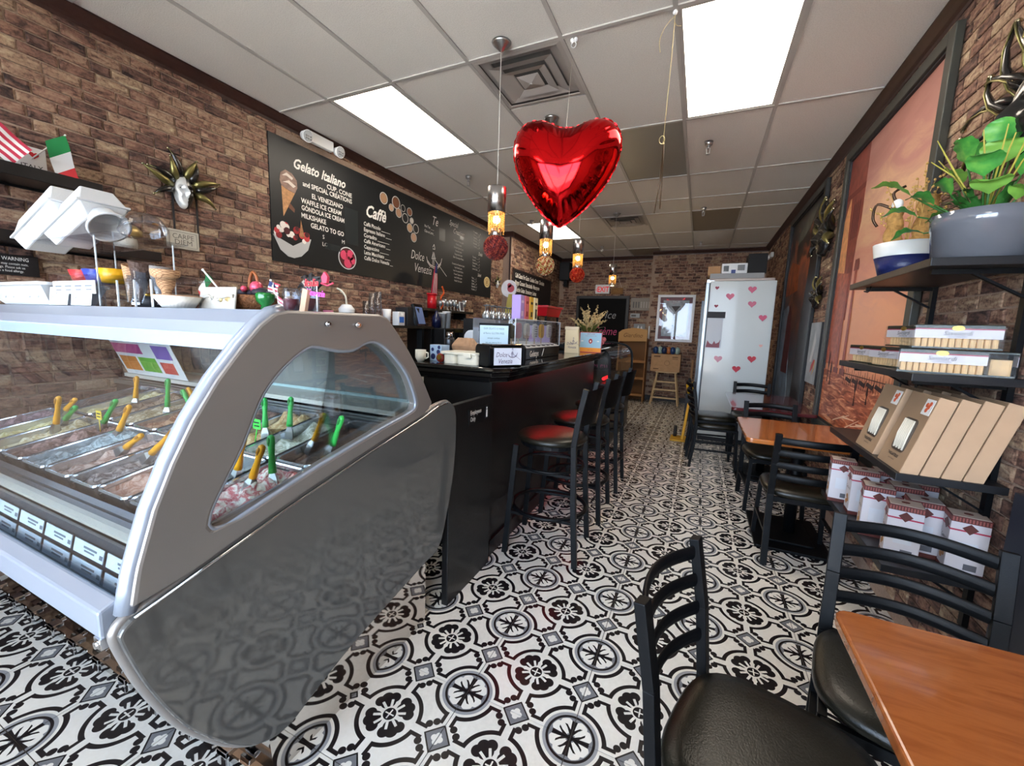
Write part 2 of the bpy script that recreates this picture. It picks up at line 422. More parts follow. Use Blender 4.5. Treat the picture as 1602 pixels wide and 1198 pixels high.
# ring centres: black cross and twigs over white petals
pet = (vlen(a - .062, b_ - .118) < .054) | (vlen(a - .04, b_ - .07) < .04)
tw = ((a < (.010 + b_ * .09)) & (b_ < .158)) | ((vabs(a - (b_ - .045)) < .012) & band(b_, .045, .112)) | (rB < .03) | ((vabs(a - .6 * (b_ - .02)) < .011) & band(b_, .02, .08))
# flower
fl = (vlen(u - .152, v - .062) < .05) | (vlen(u - .118, v - .118) < .056) | (vlen(u - .092, v - .07) < .052)
wh = (v < .011) | (((vabs(v - u * .52) < .013) & band(rA, .05, .142))) | band(rA, .056, .072)
cen = (rA < .058) & (((v > .006) | (u > .045)))
flower = (fl & (1.0 - wh)) | cen
base = vnoise(vec, 3, 3); speck = vnoise(vec, 60, 2)
c0 = ramp(base * .6 + speck * .4, [(.3, 'd9d5cb'), (.5, 'e6e2d8'), (.7, 'ece9e1')])
c1 = mixc(dd < .112, c0, srgb('76777a')); c1 = mixc((vlen(a - .028, v) < .026) | (vlen(a, v - .028) < .026) | (vlen(a, v) < .02), c1, srgb('e6e3da'))
c1 = mixc(band(rB, .209, .236), c1, srgb('98999b')); c1 = mixc(rB < .187, c1, srgb('7d7e81')); c1 = mixc(pet & (rB < .18), c1, srgb('e8e5dc'))
c1 = mixc(blk | (tw & (rB < .18)) | flower, c1, srgb('1d1a1c'))
setcol(c1); vbump(speck, .05, .002)
rr = ramp(base, [(.3, '505050'), (.7, '808080')])
grout = mat('grout', '4a4540', .9)
fl_ = struct('floor', B().box(XL, XR, YF, YB, -.08, -.0035), grout)
bt = B().box(-TS / 2 + .0016, TS / 2 - .0016, -TS / 2 + .0016, TS / 2 - .0016, -.0035, 0); tm_ = bt.mesh('tile', mt)
kx0 = math.ceil((XL - TX) / TS - .45); kx1 = math.floor((XR - TX) / TS + .45)
cells = [(i, j) for i in range(kx0, kx1 + 1) for j in range(-7, 20)]
cells.sort(key=lambda c: (c[0] * TS + TX) ** 2 + (c[1] * TS + TY - .3) ** 2)
rest = B(); cnt = 0
for i, j in cells:
    cx, cy = TX + i * TS, TY + j * TS
    x0, x1 = max(cx - TS / 2 + .0016, XL), min(cx + TS / 2 - .0016, XR); y0, y1 = max(cy - TS / 2 + .0016, YF), min(cy + TS / 2 - .0016, YB)
    if x1 - x0 < .02 or y1 - y0 < .02: continue
    full = (x1 - x0 > TS - .01) and (y1 - y0 > TS - .01); cnt += 1
    if full: o = link('tile', tm_, fl_, (cx, cy, 0))
    else: o = link('tile', B().box(x0 - cx, x1 - cx, y0 - cy, y1 - cy, -.0035, 0).mesh('tile', mt), fl_, (cx, cy, 0))
# ---- ceiling
GX, GY = -1.4777, 2.438
rows = [GY - 4 * 1.2192 + 1.2192 * k for k in range(7)] + [5.681, 6.268, 7.496, 8.70, YB]
rows = [max(r, YF) for r in rows]; rows = sorted(set(rows))
cols = sorted(set([XL] + [GX + .6096 * k for k in range(-2, 4)] + [XR]))
mc = mat('ceiling_tile', 'c9c6c2', .9); V.nt = mc.node_tree; _, _, _, vec = coords()
nn = vnoise(vec, 160, 2); setcol(ramp(nn, [(.3, 'd4d1cd'), (.6, 'e2dfdb')])); vbump(nn, .35, .004)
gridm = mat('ceiling_grid', 'b3b0ad', .6)
tanp = mat('tan_ceiling_panel', '8f8577', .9, bump=.1, bscale=150)  # even tan for an unlit light panel and one darker tile
greyp = mat('unlit_diffuser', '8b8a83', .5)
lit = mat('lit_diffuser', 'ffffff', .5, emit='fff1de', estr=PANEL_LIGHT)
ce = struct('ceiling', B().box(XL, XR, YF, YB, CEIL + .03, CEIL + .1), mat('ceiling_void', '6a6866', .9))
tg = B()
for xx in cols[1:-1]: tg.box(xx - .012, xx + .012, YF, YB, CEIL - .004, CEIL + .03)
part('ceiling_grid', tg, gridm, ce)
cg = B()
def rowlines(x0, x1, ys):
    for yy in ys: cg.box(x0 + .012, x1 - .012, yy - .012, yy + .012, CEIL - .004, CEIL + .03)
for x0, x1 in zip(cols[:-1], cols[1:]):
    rowlines(x0, x1, rows[1:-1])
part('ceiling_crossbar', cg, gridm, ce)
LIGHTS = {(2, 0): 'l', (-2, 0): 'l', (-2, 3): 'l', (-2, -3): 'l', (2, -3): 'l', (1, 1): 'dark', (2, 3): 'darkt', (0, 5): 'tan', (-2, 1): None}
def colix(x): return round((x - GX) / .6096)
VENTS = [(0, 2.438), (0, 6.268)]
for xi, (x0, x1) in enumerate(zip(cols[:-1], cols[1:])):
    for yi, (y0, y1) in enumerate(zip(rows[:-1], rows[1:])):
        ci = colix(x0) if x0 > XL + .01 else -3
        segs = [(y0, y1)]
        if ci == 0 and any(abs(y0 - q) < .02 for _, q in VENTS): segs = [(y0 + .61, y1)]
        ri = rows.index(y0) - rows.index(min(rows, key=lambda q: abs(q - GY)))
        is_light = (ci in (2, -2) and abs(y0 - GY) < .02) or (ci == -2 and abs(y0 - 6.268) < .02) or (ci in (-2, 2) and abs(y0 + 1.2192) < .3)
        if is_light: continue
        for a0, a1 in segs:
            if a1 - a0 < .03: continue
            mm_ = mc; lb = None; zz = CEIL
            if ci == 1 and abs(y0 - (GY + 1.2192)) < .02: mm_ = greyp; lb = 'dark grey panel'
            if ci == 2 and abs(y0 - 6.268) < .02: mm_ = tanp; lb = 'tan stained panel'
            if ci == 0 and abs(y0 - 7.496) < .02: mm_ = mc
            if ci == 0 and abs(y0 - 8.70) < .02: mm_ = tanp; lb = 'tan stained panel'
            bb = B(); 
            if ci == 2 and abs(y0 - 7.496) < .02:   # sagging tile
                def sg(u_, v_, x0=x0, x1=x1, a0=a0, a1=a1): return (x0 + .012 + (x1 - x0 - .024) * u_, a0 + .012 + (a1 - a0 - .024) * v_, zz + .004 - .05 * math.sin(math.pi * u_) * math.sin(math.pi * v_))
                bb.grid(sg, 9, 9); lb = 'sagging bowed tile'
            else: bb.box(x0 + .012, x1 - .012, a0 + .012, a1 - .012, zz + .004, zz + .02)
            part('ceiling_tile', bb, mm_, ce, lb)
def panel_light(x0, y0, x1, y1, label):
    t = thing('ceiling_light', label, 'light', None, 'lit fluorescent panels in the ceiling')
    part('light_frame', B().box(x0 + .012, x0 + .03, y0 + .012, y1 - .012, CEIL - .001, CEIL + .03).box(x1 - .03, x1 - .012, y0 + .012, y1 - .012, CEIL - .001, CEIL + .03)
         .box(x0 + .03, x1 - .03, y0 + .012, y0 + .03, CEIL - .001, CEIL + .03).box(x0 + .03, x1 - .03, y1 - .03, y1 - .012, CEIL - .001, CEIL + .03), gridm, t)
    part('diffuser', B().box(x0 + .03, x1 - .03, y0 + .03, y1 - .03, CEIL + .002, CEIL + .008), lit, t)
c2 = GX + 2 * .6096; cm2 = GX - 2 * .6096
panel_light(c2, GY, c2 + .6096, GY + 1.2192, 'glowing rectangular ceiling light panel at the top right of the photo')
panel_light(cm2, GY, cm2 + .6096, GY + 1.2192, 'glowing rectangular ceiling light panel above the long black menu board')
panel_light(cm2, 6.268, cm2 + .6096, 7.496, 'small-looking far ceiling light panel behind the balloon tip')
panel_light(c2, max(-1.2192, YF), c2 + .6096, 0, 'ceiling light panel overhead on the right, outside the photo')
panel_light(cm2, max(-1.2192, YF), cm2 + .6096, 0, 'ceiling light panel overhead on the left, outside the photo')
# crown mould
wood = mat('dark_crown_wood', '3a211b', .45, var=.15, bscale=14)
def crown(name, p, q, inward):
    p = Vector(p); q = Vector(q); n = Vector(inward)
    prof = [(0, 0), (.062, 0), (.062, -.012), (.045, -.03), (.03, -.05), (.016, -.062), (.012, -.08), (0, -.08)]
    vs = [e + n * a_ + Z3 * (b2_ + CEIL) for e in (p, q) for a_, b2_ in prof]; k = len(prof)
    fs = [(i, (i + 1) % k, (i + 1) % k + k, i + k) for i in range(k)] + [tuple(range(k)), tuple(range(2 * k - 1, k - 1, -1))]
    struct(name, B().add(vs, fs), wood)
crown('trim_1', (XL, YF, 0), (XL, 6.72, 0), (1, 0, 0)); crown('trim_2', (-3.28, 6.72, 0), (-3.08, 6.72, 0), (0, -1, 0)); crown('trim_3', (-3.14, 6.72, 0), (-3.14, YB, 0), (1, 0, 0))
crown('trim_4', (XR, YF, 0), (XR, 9.1, 0), (-1, 0, 0)); crown('trim_5', (-1.02, 9.1, 0), (XR, 9.1, 0), (0, -1, 0)); crown('trim_6', (-3.14, YB, 0), (-1.02, YB, 0), (0, -1, 0)); 
struct('baseboard_back', B().box(-1.02, XR, 9.085, 9.1, 0, .1), mat('dark_base', '221c1a', .5))
struct('trim_7', B().box(-3.155, -3.13, 6.7, 6.72, 0.9, CEIL - .08), mat('corner_strip', '3a2723', .6))
# vents
def vent(x0, y0, label):
    t = thing('air_vent', label, 'vent', (x0 + .3048, y0 + .3048, CEIL - .002), 'square ceiling air diffusers')
    vm = mat('vent_metal', 'a8a29e', .5)
    def ring(r0, z0, r1, z1, th=.004):
        b = B(); vs = []
        for rr_, zz_ in ((r0, z0), (r1, z1), (r1 - th * 1.5, z1 + th), (r0 - th * 1.5, z0 + th)):
            vs += [(-rr_, -rr_, zz_), (rr_, -rr_, zz_), (rr_, rr_, zz_), (-rr_, rr_, zz_)]
        fs = [(k * 4 + i, k * 4 + (i + 1) % 4, ((k + 1) % 4) * 4 + (i + 1) % 4, ((k + 1) % 4) * 4 + i) for k in range(4) for i in range(4)]
        return b.add(vs, fs)
    part('vent_frame', ring(.292, 0, .265, -.002), vm, t)
    for k, (r0, z0, r1, z1) in enumerate(((.262, .016, .205, .022), (.212, -.010, .150, .004), (.150, -.020, .095, -.006))):
        part('louver', ring(r0, z0, r1, z1), vm, t)
    part('vent_centre', B().add([(-.075, -.075, -.012), (.075, -.075, -.012), (.075, .075, -.012), (-.075, .075, -.012), (0, 0, -.03)], [(0, 1, 4), (1, 2, 4), (2, 3, 4), (3, 0, 4)]).cyl((0, 0, -.036), (0, 0, .0), .010), vm, t)
    part('vent_throat', B().box(-.25, .25, -.25, .25, .055, .06), mat('vent_dark', '2a2624', .9), t)
vent(GX, GY, 'large square air diffuser with nested louvres above the front pendant')
vent(GX, 6.268, 'distant square air diffuser with nested louvres near the small last pendant')
# ================================================================== GELATO CASE
XE = -1.05; XW = -3.2
LOW = [(.40, .765), (.772, .867), (1.09, .943), (1.408, 1.013), (1.52, 1.045), (1.603, 1.052), (1.645, 1.038), (1.672, 1.0), (1.681, .90), (1.672, .76), (1.655, .66), (1.615, .52), (1.544, .363), (1.40, .333), (1.031, .262), (.84, .205), (.76, .176), (.70, .18), (.644, .21), (.585, .27), (.534, .342), (.486, .42), (.446, .51), (.41, .61), (.381, .72), (.382, .748)]
UPO = [(.40, .775), (.408, .82), (.418, .868), (.455, .987), (.495, 1.08), (.541, 1.169), (.60, 1.26), (.667, 1.343), (.715, 1.395), (.757, 1.427), (.79, 1.436), (.95, 1.439), (1.161, 1.441), (1.201, 1.431), (1.26, 1.375), (1.323, 1.307), (1.38, 1.235), (1.429, 1.162), (1.491, 1.061), (1.408, 1.023), (1.09, .953), (.772, .877)]
CUT = [(.563, .908), (.571, .939), (.593, .981), (.653, 1.08), (.705, 1.19), (.745, 1.245), (.80, 1.295), (.86, 1.331), (.90, 1.332), (.971, 1.318), (1.038, 1.319), (1.097, 1.342), (1.15, 1.341), (1.211, 1.309), (1.28, 1.25), (1.323, 1.20), (1.36, 1.13), (1.373, 1.095), (1.372, 1.07), (1.358, 1.057), (1.303, 1.043), (1.174, 1.02), (.886, .958), (.678, .904), (.62, .888), (.595, .886), (.572, .892)]
LOW = [tuple(q[:2]) for q in spline([(p[0], p[1], 0) for p in LOW + LOW[:1]], 4)[:-1]]
def raycut(poly, c, th):
    dx, dy = math.cos(th), math.sin(th); best = 0
    for i in range(len(poly)):
        (x1, y1), (x2, y2) = poly[i], poly[(i + 1) % len(poly)]
        ex, ey = x2 - x1, y2 - y1; den = dx * ey - dy * ex
        if abs(den) < 1e-9: continue
        t = ((x1 - c[0]) * ey - (y1 - c[1]) * ex) / den; q = ((x1 - c[0]) * dy - (y1 - c[1]) * dx) / den
        if t > 0 and -1e-6 <= q <= 1 + 1e-6: best = max(best, t)
    return (c[0] + dx * best, c[1] + dy * best)
cc = (.95, 1.10)
CUT = [tuple(q[:2]) for q in spline([(p[0], p[1], 0) for p in CUT + CUT[:1]], 3)[:-1]]
angs = sorted(set([round(math.atan2(p[1] - cc[1], p[0] - cc[0]), 4) for p in UPO + CUT] + [round(-math.pi + 2 * math.pi * k / 72, 4) for k in range(72)]))
angs = [a_ for k, a_ in enumerate(angs) if k == 0 or a_ - angs[k - 1] > .012]
case = thing('gelato_display_case', 'large silver gelato display case with curved glass front at left', 'display case', (0, 0, 0))
mirror = mat('mirror_steel', 'c9c4be', .05, 1)
part('end_frame', B().prism([raycut(UPO, cc, a_) for a_ in angs], XE - .045, XE, 'x', hole=[raycut(CUT, cc, a_) for a_ in angs]), silver, case, 'grey satin end frame with an arched window', bev=.012)
part('end_panel', B().prism(LOW, XE - .05, XE + .004, 'x'), charcoal, case, 'glossy charcoal leaf-shaped lower end panel', bev=.005)
part('seam_strip', B().tube([(XE + .003, y_, z_) for y_, z_ in ((.405, .768), (.772, .869), (1.09, .945), (1.408, 1.015), (1.52, 1.047), (1.603, 1.055))], .0035, 8), chrome, case, 'thin bright seam between frame and lower panel')
# lighter trim round the window, round the lower panel and down the front edge
def loop2(poly, c, k, x): return [Vector((x, c[0] + (p[0] - c[0]) * k, c[1] + (p[1] - c[1]) * k)) for p in poly]
part('window_trim', B().tube([Vector((XE - .008, p[0], p[1])) for p in CUT], .0065, 8, closed=True), lilac, case)
part('panel_trim', B().tube([Vector((XE - .022, p[0], p[1])) for p in LOW], .012, 8, closed=True), silver, case, 'light metal rim of the lower end panel')
part('edge_trim', B().tube([Vector((XE - .028, p[0] + .004, p[1] - .002)) for p in UPO[:11]], .021, 12), lilac, case, 'pale rounded front edge of the end frame')
part('bolt', B().cyl((XE, .924, 1.402), (XE + .012, .924, 1.402), .008).cyl((XE + .012, .924, 1.402), (XE + .018, .924, 1.402), .005), chrome, case)
part('bolt', B().cyl((XE, 1.046, 1.402), (XE + .012, 1.046, 1.402), .008).cyl((XE + .012, 1.046, 1.402), (XE + .018, 1.046, 1.402), .005), chrome, case)
part('window_glass', B().prism([(p[0] * .995 + .95 * .005, p[1]) for p in CUT], XE - .044, XE - .040, 'x'), thin_glass('case_glass', 'f4f9f8', .8, 0), case)
part('top_panel', B().prism([(.757, 1.436), (1.18, 1.437), (1.18, 1.405), (.73, 1.392), (.706, 1.366), (.716, 1.40)], XW, XE - .045, 'x'), lilac, case, 'pale grey flat top with a bevelled lip')
part('light_tube', B().cyl((XW + .02, .735, 1.365), (XE - .06, .735, 1.365), .014, n=12), mat('cool_light_tube', 'dfe9f4', .3, emit='cfe4ff', estr=22), case, 'cool strip light under the lip')
part('glass_rail', B().prism([(.712, 1.366), (.722, 1.366), (.70, 1.325), (.688, 1.325)], XW, XE - .045, 'x'), mat('blue_glass_edge', '9fb7cf', .15, spec=.8), case)
gp = spline([(.690, 1.327, 0), (.60, 1.232, 0), (.53, 1.12, 0), (.468, .98, 0), (.43, .85, 0), (.405, .77, 0)], 6)
def cg_(u_, v_):
    i = min(int(v_ * (len(gp) - 1)), len(gp) - 2); t = v_ * (len(gp) - 1) - i; p = gp[i].lerp(gp[i + 1], t)
    return (XW + (XE - .05 - XW) * u_, p.x, p.y)
part('front_glass', B().grid(cg_, 2, 31), thin_glass('front_glass', 'eef5f6', 1.1, .13), case, 'tall curved reflective front glass')
part('front_rail', B().prism([(.367, .785), (.40, .80), (.418, .775), (.425, .715), (.39, .705), (.367, .725)], XW, XE - .05, 'x'), lilac, case, 'pale rounded bottom rail', bev=.006)
part('rail_corner', B().box(XE - .075, XE - .048, .365, .40, .70, .725).cyl((XE - .06, .36, .712), (XE - .06, .38, .712), .008), chrome, case)
part('kick_panel', B().prism([(.43, .70), (.47, .60), (.56, .44), (.66, .30), (.70, .22), (.72, .0), (1.49, .0), (1.49, .37), (1.40, .7)], XW, XE - .035, 'x'), mirror, case, 'mirror-polished steel plinth reflecting the floor')
gr_ = B()
for k in range(10):
    xk = -1.25 - k * .2
    part('plinth_clip', B().box(xk - .024, xk + .024, .660, .70, .05, .068).box(xk - .024, xk + .024, .660, .670, .015, .068), chrome, case, None, bev=.002)
part('plinth_grille', B().box(XW, XE - .03, .684, .690, .004, .03).box(XW, XE - .03, .69, .72, .0, .012), mirror, case)
# inside
deck = mat('case_interior_steel', 'a9aaa8', .3, .9); beige = mat('beige_sill', 'cfc9bd', .4); dkw = mat('dark_well', '1b1c1e', .4)
SL = .18
def dz(y, h=0): return .88 + SL * (y - .5) + h
part('interior_well', B().prism([(.47, .70), (.47, .86), (.50, .80), (1.25, .90), (1.26, 1.0), (1.42, 1.02), (1.42, .70)], XW, XE - .06, 'x'), dkw, case)
part('front_sill', B().prism([(.468, .862), (.466, .872), (.478, .879), (.490, .881), (.490, .865)], XW, XE - .05, 'x'), beige, case)
part('front_channel', B().prism([(.492, .86), (.492, .874), (.51, .878), (.512, .868)], XW, XE - .05, 'x').prism([(.513, .868), (.513, .884), (.53, .888), (.53, .868)], XW, XE - .05, 'x'), mat('sill_grey2', '6d7277', .3, .6), case)
part('rear_sill', B().prism([(1.30, 1.035), (1.30, 1.055), (1.43, 1.075), (1.43, 1.035)], XW, XE - .05, 'x'), beige, case)
part('rear_rail', B().box(XW, XE - .05, 1.245, 1.262, 1.0, 1.022).box(XW, XE - .05, 1.27, 1.28, 1.022, 1.03), deck, case)
part('back_pane', B().prism([(1.42, 1.08), (1.425, 1.08), (1.23, 1.385), (1.225, 1.385)], XW, XE - .05, 'x'), thin_glass('back_glass', 'b9c2be', .8, .1, .02, .25), case, 'greyish sloping glass at the back')
part('pane_rail', B().bar((XW, 1.425, 1.078), (XE - .05, 1.425, 1.078), .02, .016), mat('aqua_rail', 'b8cdce', .25), case)
wr2 = B()
for k in range(4): wr2.cyl((XE - .07, .56 + k * .22, dz(.56 + k * .22, .02)), (XW + .02, .50 + k * .22, dz(.5 + k * .22, .012)), .0014, n=5)
# pans
panm = mat('pan_steel', 'd4d6d8', .22, .85)
def pan_tray():
    b = B(); o = rrect(-.081, .081, -.179, .179, .02, 3); n = len(o)
    rings = [(1.04, 0.003), (1.0, .009), (.93, .006), (.91, -.05), (.88, -.075)]
    vs = [(p[0] * (k if k < .99 else 1), p[1] * (k + (1 - k) * .5), z) for k, z in rings for p in o]
    fs = [(r_ * n + i, r_ * n + (i + 1) % n, (r_ + 1) * n + (i + 1) % n, (r_ + 1) * n + i) for r_ in range(len(rings) - 1) for i in range(n)] + [tuple(range(4 * n, 5 * n))]
    return b.add(vs, fs, 0, False)
tray_me = pan_tray().mesh('tray', panm)
def gmat(name, c1_, c2_, sc_=30):
    c1_ = ''.join('%02x' % int(int(c1_[i:i + 2], 16) * .8 + 51) for i in (0, 2, 4))
    m = mat(name, c1_, .55); V.nt = m.node_tree; _, _, _, vec = coords(); n_ = vnoise(vec, sc_, 4, .8)
    setcol(ramp(n_, [(.38, c1_), (.52, c2_), (.62, c1_)])); vbump(n_, .6, .01); return m
FL = [('chocolate', 'milk chocolate', '8a5a40', '5b3626'), ('cream', 'pale cream and pistachio flecked', 'e6dfc8', 'a8a58e'), ('nut', 'golden nut praline', 'd9b377', 'b08450'), ('caramel_crumb', 'brown crumb', '8c5f4c', '5d3b30'), ('cookie', 'white cookie crumb', 'eee9e0', '4a4440'), ('salted', 'orange tan caramel', 'c99063', '8b5134'), ('hazel', 'pale hazelnut', 'cbb38d', '9a7f55'), ('coffee', 'coffee brown', '9b7a5c', '6d5038'), ('vanilla', 'yellow vanilla', 'ead9a5', 'd3bb7c'), ('dark', 'dark cocoa', '4b342a', '2e201a'),
      ('berry', 'white and red berry rippled', 'e8ddcd', 'b8404c'), ('silverpan', 'nearly empty pale', 'c9c5bd', '8a8a88'), ('peach', 'pink peach', 'd7a58b', 'b77c62'), ('pinkgrey', 'mauve fruit chunk', 'b9a9a2', '6b5a57'), ('rose', 'rosy beige', 'caa794', '9b7263'), ('bluegrey', 'bluish grey', '9fb0b4', '66777c'), ('choc2', 'reddish chocolate chip', '8e6257', '523029'), ('butter', 'buttery', 'dfcfa6', 'b99d68'), ('lemon', 'lemon ripple', 'e6dba0', 'c2b069'), ('plum', 'plum', '7b5a63', '523a44')]
for row in range(2):
    for k in range(10):
        nm, desc, ca, cb = FL[(row == 0) * 10 + k] if True else None
        cx = -1.155 - .176 * k - (.012 if row else 0); cy = .708 if row == 0 else 1.052
        where = ('front row, %s from the end frame' if row == 0 else 'rear row, %s from the end frame') % ('nearest', 'second', 'third', 'fourth', 'fifth', 'sixth', 'seventh', 'eighth', 'ninth', 'farthest')[k]
        t = thing('gelato_pan', 'steel pan of %s gelato, %s' % (desc.replace(' and pistachio flecked','').replace(' and red berry rippled',' and red ripple'), where), 'gelato pan', Matrix.Translation((cx, cy, dz(cy))) @ Matrix.Rotation(math.atan(SL), 4, 'X') @ Matrix.Diagonal((1, .86 if row == 0 else 1, 1, 1)), 'steel gelato pans in the display case')
        link('tray', tray_me, t)
        rg = random.Random(row * 31 + k); full = rg.uniform(-.03, -.004) if nm != 'silverpan' else -.055
        def gf(u_, v_, rg=rg, full=full, s_=row * 17 + k * 3.7):
            x_ = (u_ - .5) * .146; y_ = (v_ - .5) * .335; e_ = 1 - max(abs(u_ - .5), abs(v_ - .5) * 1.0) * 2
            h = noise.fractal(Vector((x_ * 22 + s_, y_ * 14, s_)), 1.0, 2.1, 3) * .034 + .06 * max(0, v_ - .35) * (noise.noise(Vector((x_ * 9, y_ * 7, s_))) + .3)
            return (x_, y_, max(-.07, full + h * min(1, e_ * 5)))
        part('gelato', B().grid(gf, 16, 30), gmat('gelato_' + nm, ca, cb), t, desc + ' gelato')
# spatulas
SP = [('y', (-2.398, 0.738, 0.953), (-2.347, 0.738, 1.071)), ('y', (-2.607, 0.84, 0.971), (-2.544, 0.84, 1.008)), ('g', (-2.431, 0.778, 0.96), (-2.325, 0.778, 1.025)), ('g', (-2.207, 0.817, 0.967), (-2.091, 0.817, 1.073)), ('y', (-2.032, 0.795, 0.963), (-1.939, 0.795, 1.07)), ('y', (-2.487, 1.045, 1.008), (-2.459, 1.045, 1.117)), ('g', (-2.162, 1.02, 1.004), (-2.139, 1.02, 1.134)), ('g', (-1.956, 1.014, 1.003), (-2.016, 1.014, 1.086)), ('y', (-1.963, 1.036, 1.006), (-1.999, 1.036, 1.062)), ('y', (-1.798, 0.718, 0.949), (-1.689, 0.718, 1.008)), ('y', (-1.65, 0.725, 0.95), (-1.487, 0.725, 1.061)), ('g', (-1.482, 1.01, 1.002), (-1.479, 1.01, 1.111)), ('g', (-1.401, 1.051, 1.009), (-1.388, 1.051, 1.112)), ('y', (-1.196, 0.991, 0.998), (-1.146, 0.991, 1.095)), ('g', (-1.1, 0.983, 0.997), (-1.06, 0.983, 1.088)), ('y', (-1.247, 0.757, 0.956), (-1.208, 0.757, 1.068)), ('y', (-1.15, 0.739, 0.953), (-1.1, 0.739, 1.057)), ('g', (-1.12, 0.779, 0.96), (-1.12, 0.779, 1.021))]
spc = 0
order = ['leftmost', 'second', 'third']
lm = []
for idx, (cn, b0, t0) in enumerate(SP):
    b0 = Vector(b0); t0 = Vector(t0); d = (t0 - b0); 
    if d.length < .11: t0 = b0 + d.normalized() * .115; d = t0 - b0
    place = ['standing at the far left behind the glass', 'short and slanting beside the leftmost one', 'slanting in the shadows at far left', 'leaning right in the middle of the glass', 'tall, with loop handle, in the middle of the glass', 'upright at the back centre behind a flavour pick', 'blurred at the back behind the glass', 'leaning left beside the end frame, behind glass', 'short, just right of a green one near the end frame', 'lying low in the bluish pan', 'lying slanted over a dark pan next to the end frame', 'upright at the left of the end window', 'upright at the centre of the end window', 'leaning right at the back of the end window', 'leaning right over the chocolate pan in the end window', 'upright at the left edge of the end window', 'leaning over the berry pan in the end window', 'upright low beside the berry pan in the end window'][idx]
    t = thing('gelato_spatula', '%s gelato spatula %s' % ('green' if cn == 'g' else 'yellow', place), 'spatula', None, 'gelato spatulas in the pans')
    u_ = d.normalized()
    pm = green if cn == 'g' else yellow
    pts = [b0 + d * k_ for k_ in (0, .2, .5, .8, .95, 1.0)]
    hb = B().tube(pts, [.0115, .0105, .008, .0105, .0095, .004], 10); part('handle', hb, pm, t)
    side = u_.cross(X3).normalized()
    part('hang_loop', B().tube([b0 + d * k_ + Y3 * -.008 for k_ in (.72, .8, .9, .95)], [.003, .0055, .0055, .003], 8), mat(('green' if cn == 'g' else 'yellow') + '_groove', '1f7a35' if cn == 'g' else 'b87612', .4), t)
    part('blade', B().tube([b0 - u_ * .06, b0 - u_ * .02, b0 + u_ * .004], [.020, .017, .008], 4, sq=True), steel, t)
for nm, b0, t0, colr, lb in (('flavour_pick', (-2.20, .80, .93), (-2.20, .80, .985), 'f2d34a', 'yellow flavour pick standing in the pans behind the glass'), ('flavour_pick', (-1.44, .94, .965), (-1.425, .94, 1.02), '4ce24c', 'bright green flavour pick in the end window')):
    pk = mat('pick_' + colr, colr, .4)
    t = thing(nm, lb, 'sign', (0, 0, 0)); part('stem', B().cyl(b0, t0, .0018, n=6), pk, t)
    part('sign_plate', B().box(t0[0] - .02, t0[0] + .02, t0[1] - .001, t0[1] + .001, t0[2] - .003, t0[2] + .033), pk, t)
    part('print_line', B().box(t0[0] - .014, t0[0] + .014, t0[1] - .0016, t0[1] - .001, t0[2] + .006, t0[2] + .011).box(t0[0] - .014, t0[0] + .014, t0[1] - .0016, t0[1] - .001, t0[2] + .018, t0[2] + .024), ink, t)
# price tags under the sill, seen through the glass
tagm = mat('tag_card', 'dfe9f2', .4); tagl = mat('tag_print', '6c7782', .6)
for r_ in range(2):
    for k in range(7):
        x1 = -1.10 - k * .164 + r_ * .004; yy = .440 - r_ * .010; zz = .808 - r_ * .043
        if k > 6: continue
        t = thing('price_tag', 'white flavour tag in the %s row, %s from the case end' % (('upper', 'lower')[r_], ('nearest', 'second', 'third', 'fourth', 'fifth', 'sixth', 'seventh')[k]), 'tag', frame((x1 - .15, yy, zz), (1, 0, 0), (0, .22, 1)), 'flavour tags along the case front')
        part('tag_card', B().box(0, .148, 0, .033, -.001, .001), tagm, t)
        part('tag_print', B().box(.05, .115, .018, .023, .001, .0015).box(.055, .105, .010, .014, .001, .0015).box(.13, .145, .008, .018, .001, .0015), tagl, t)
part('tag_rack', B().prism([(.455, .86), (.463, .86), (.436, .72), (.43, .72)], XW, XE - .06, 'x'), mat('rack_dark', '2b3036', .3), case)
# ice-cream poster reflected in the front glass, built as a solid sheet inside
pst = thing('menu_poster', 'colourful ice pop poster leaning at the back inside the display case', 'poster', frame((-3.1, 1.2, 1.065), (1, 0, 0), (0, .45, .9)))
pst.matrix_local = frame((-3.15, 1.30, 1.06), (1, 0, 0), (0, -.35, .9))
part('sheet', B().box(0, .62, 0, .22, -.001, .001), paper, pst)
for (x0, x1, y0, y1, cl) in ((0, .3, .14, .2, 'c2558a'), (.02, .2, .03, .12, 'e08a3c'), (.22, .4, .03, .12, '7fbf4a'), (.42, .58, .12, .2, '8f6fb8'), (.43, .56, .03, .1, 'd6564c')):
    part('print_block', B().box(x0, x1, y0, y1, .001, .0016), mat('print_' + cl, cl, .6), pst)
# ================================================================== GATE AND COUNTER
gt = thing('swing_gate', 'low black swing gate with an Employees Only plate beside the display case', 'gate', (0, 0, 0))
part('gate_panel', B().box(-1.085, -1.05, 1.625, 2.075, 0.0, 1.03), blackwood, gt, bev=.003)
sg = part('sign_plate', B().box(-1.049, -1.046, 1.80, 2.02, .90, .985), mat('sign_black', '101012', .3), gt, 'small black Employees Only plate')
text('sign_text', 'Employees\nOnly', .034, frame((-1.0455, 1.813, .953), (0, 1, 0), (0, 0, 1)), chalk, sg, 'LEFT', sx=.8)
part('sign_icon', B().T and None or B().box(-1.046, -1.0454, 1.975, 2.012, .908, .978), mat('icon_dark', '24262a', .4), sg)
part('icon_figure', B().cyl((-1.0454, 1.993, .966), (-1.0445, 1.993, .966), .006, n=10).box(-1.0454, -1.0445, 1.987, 1.999, .915, .957), chalk, sg)
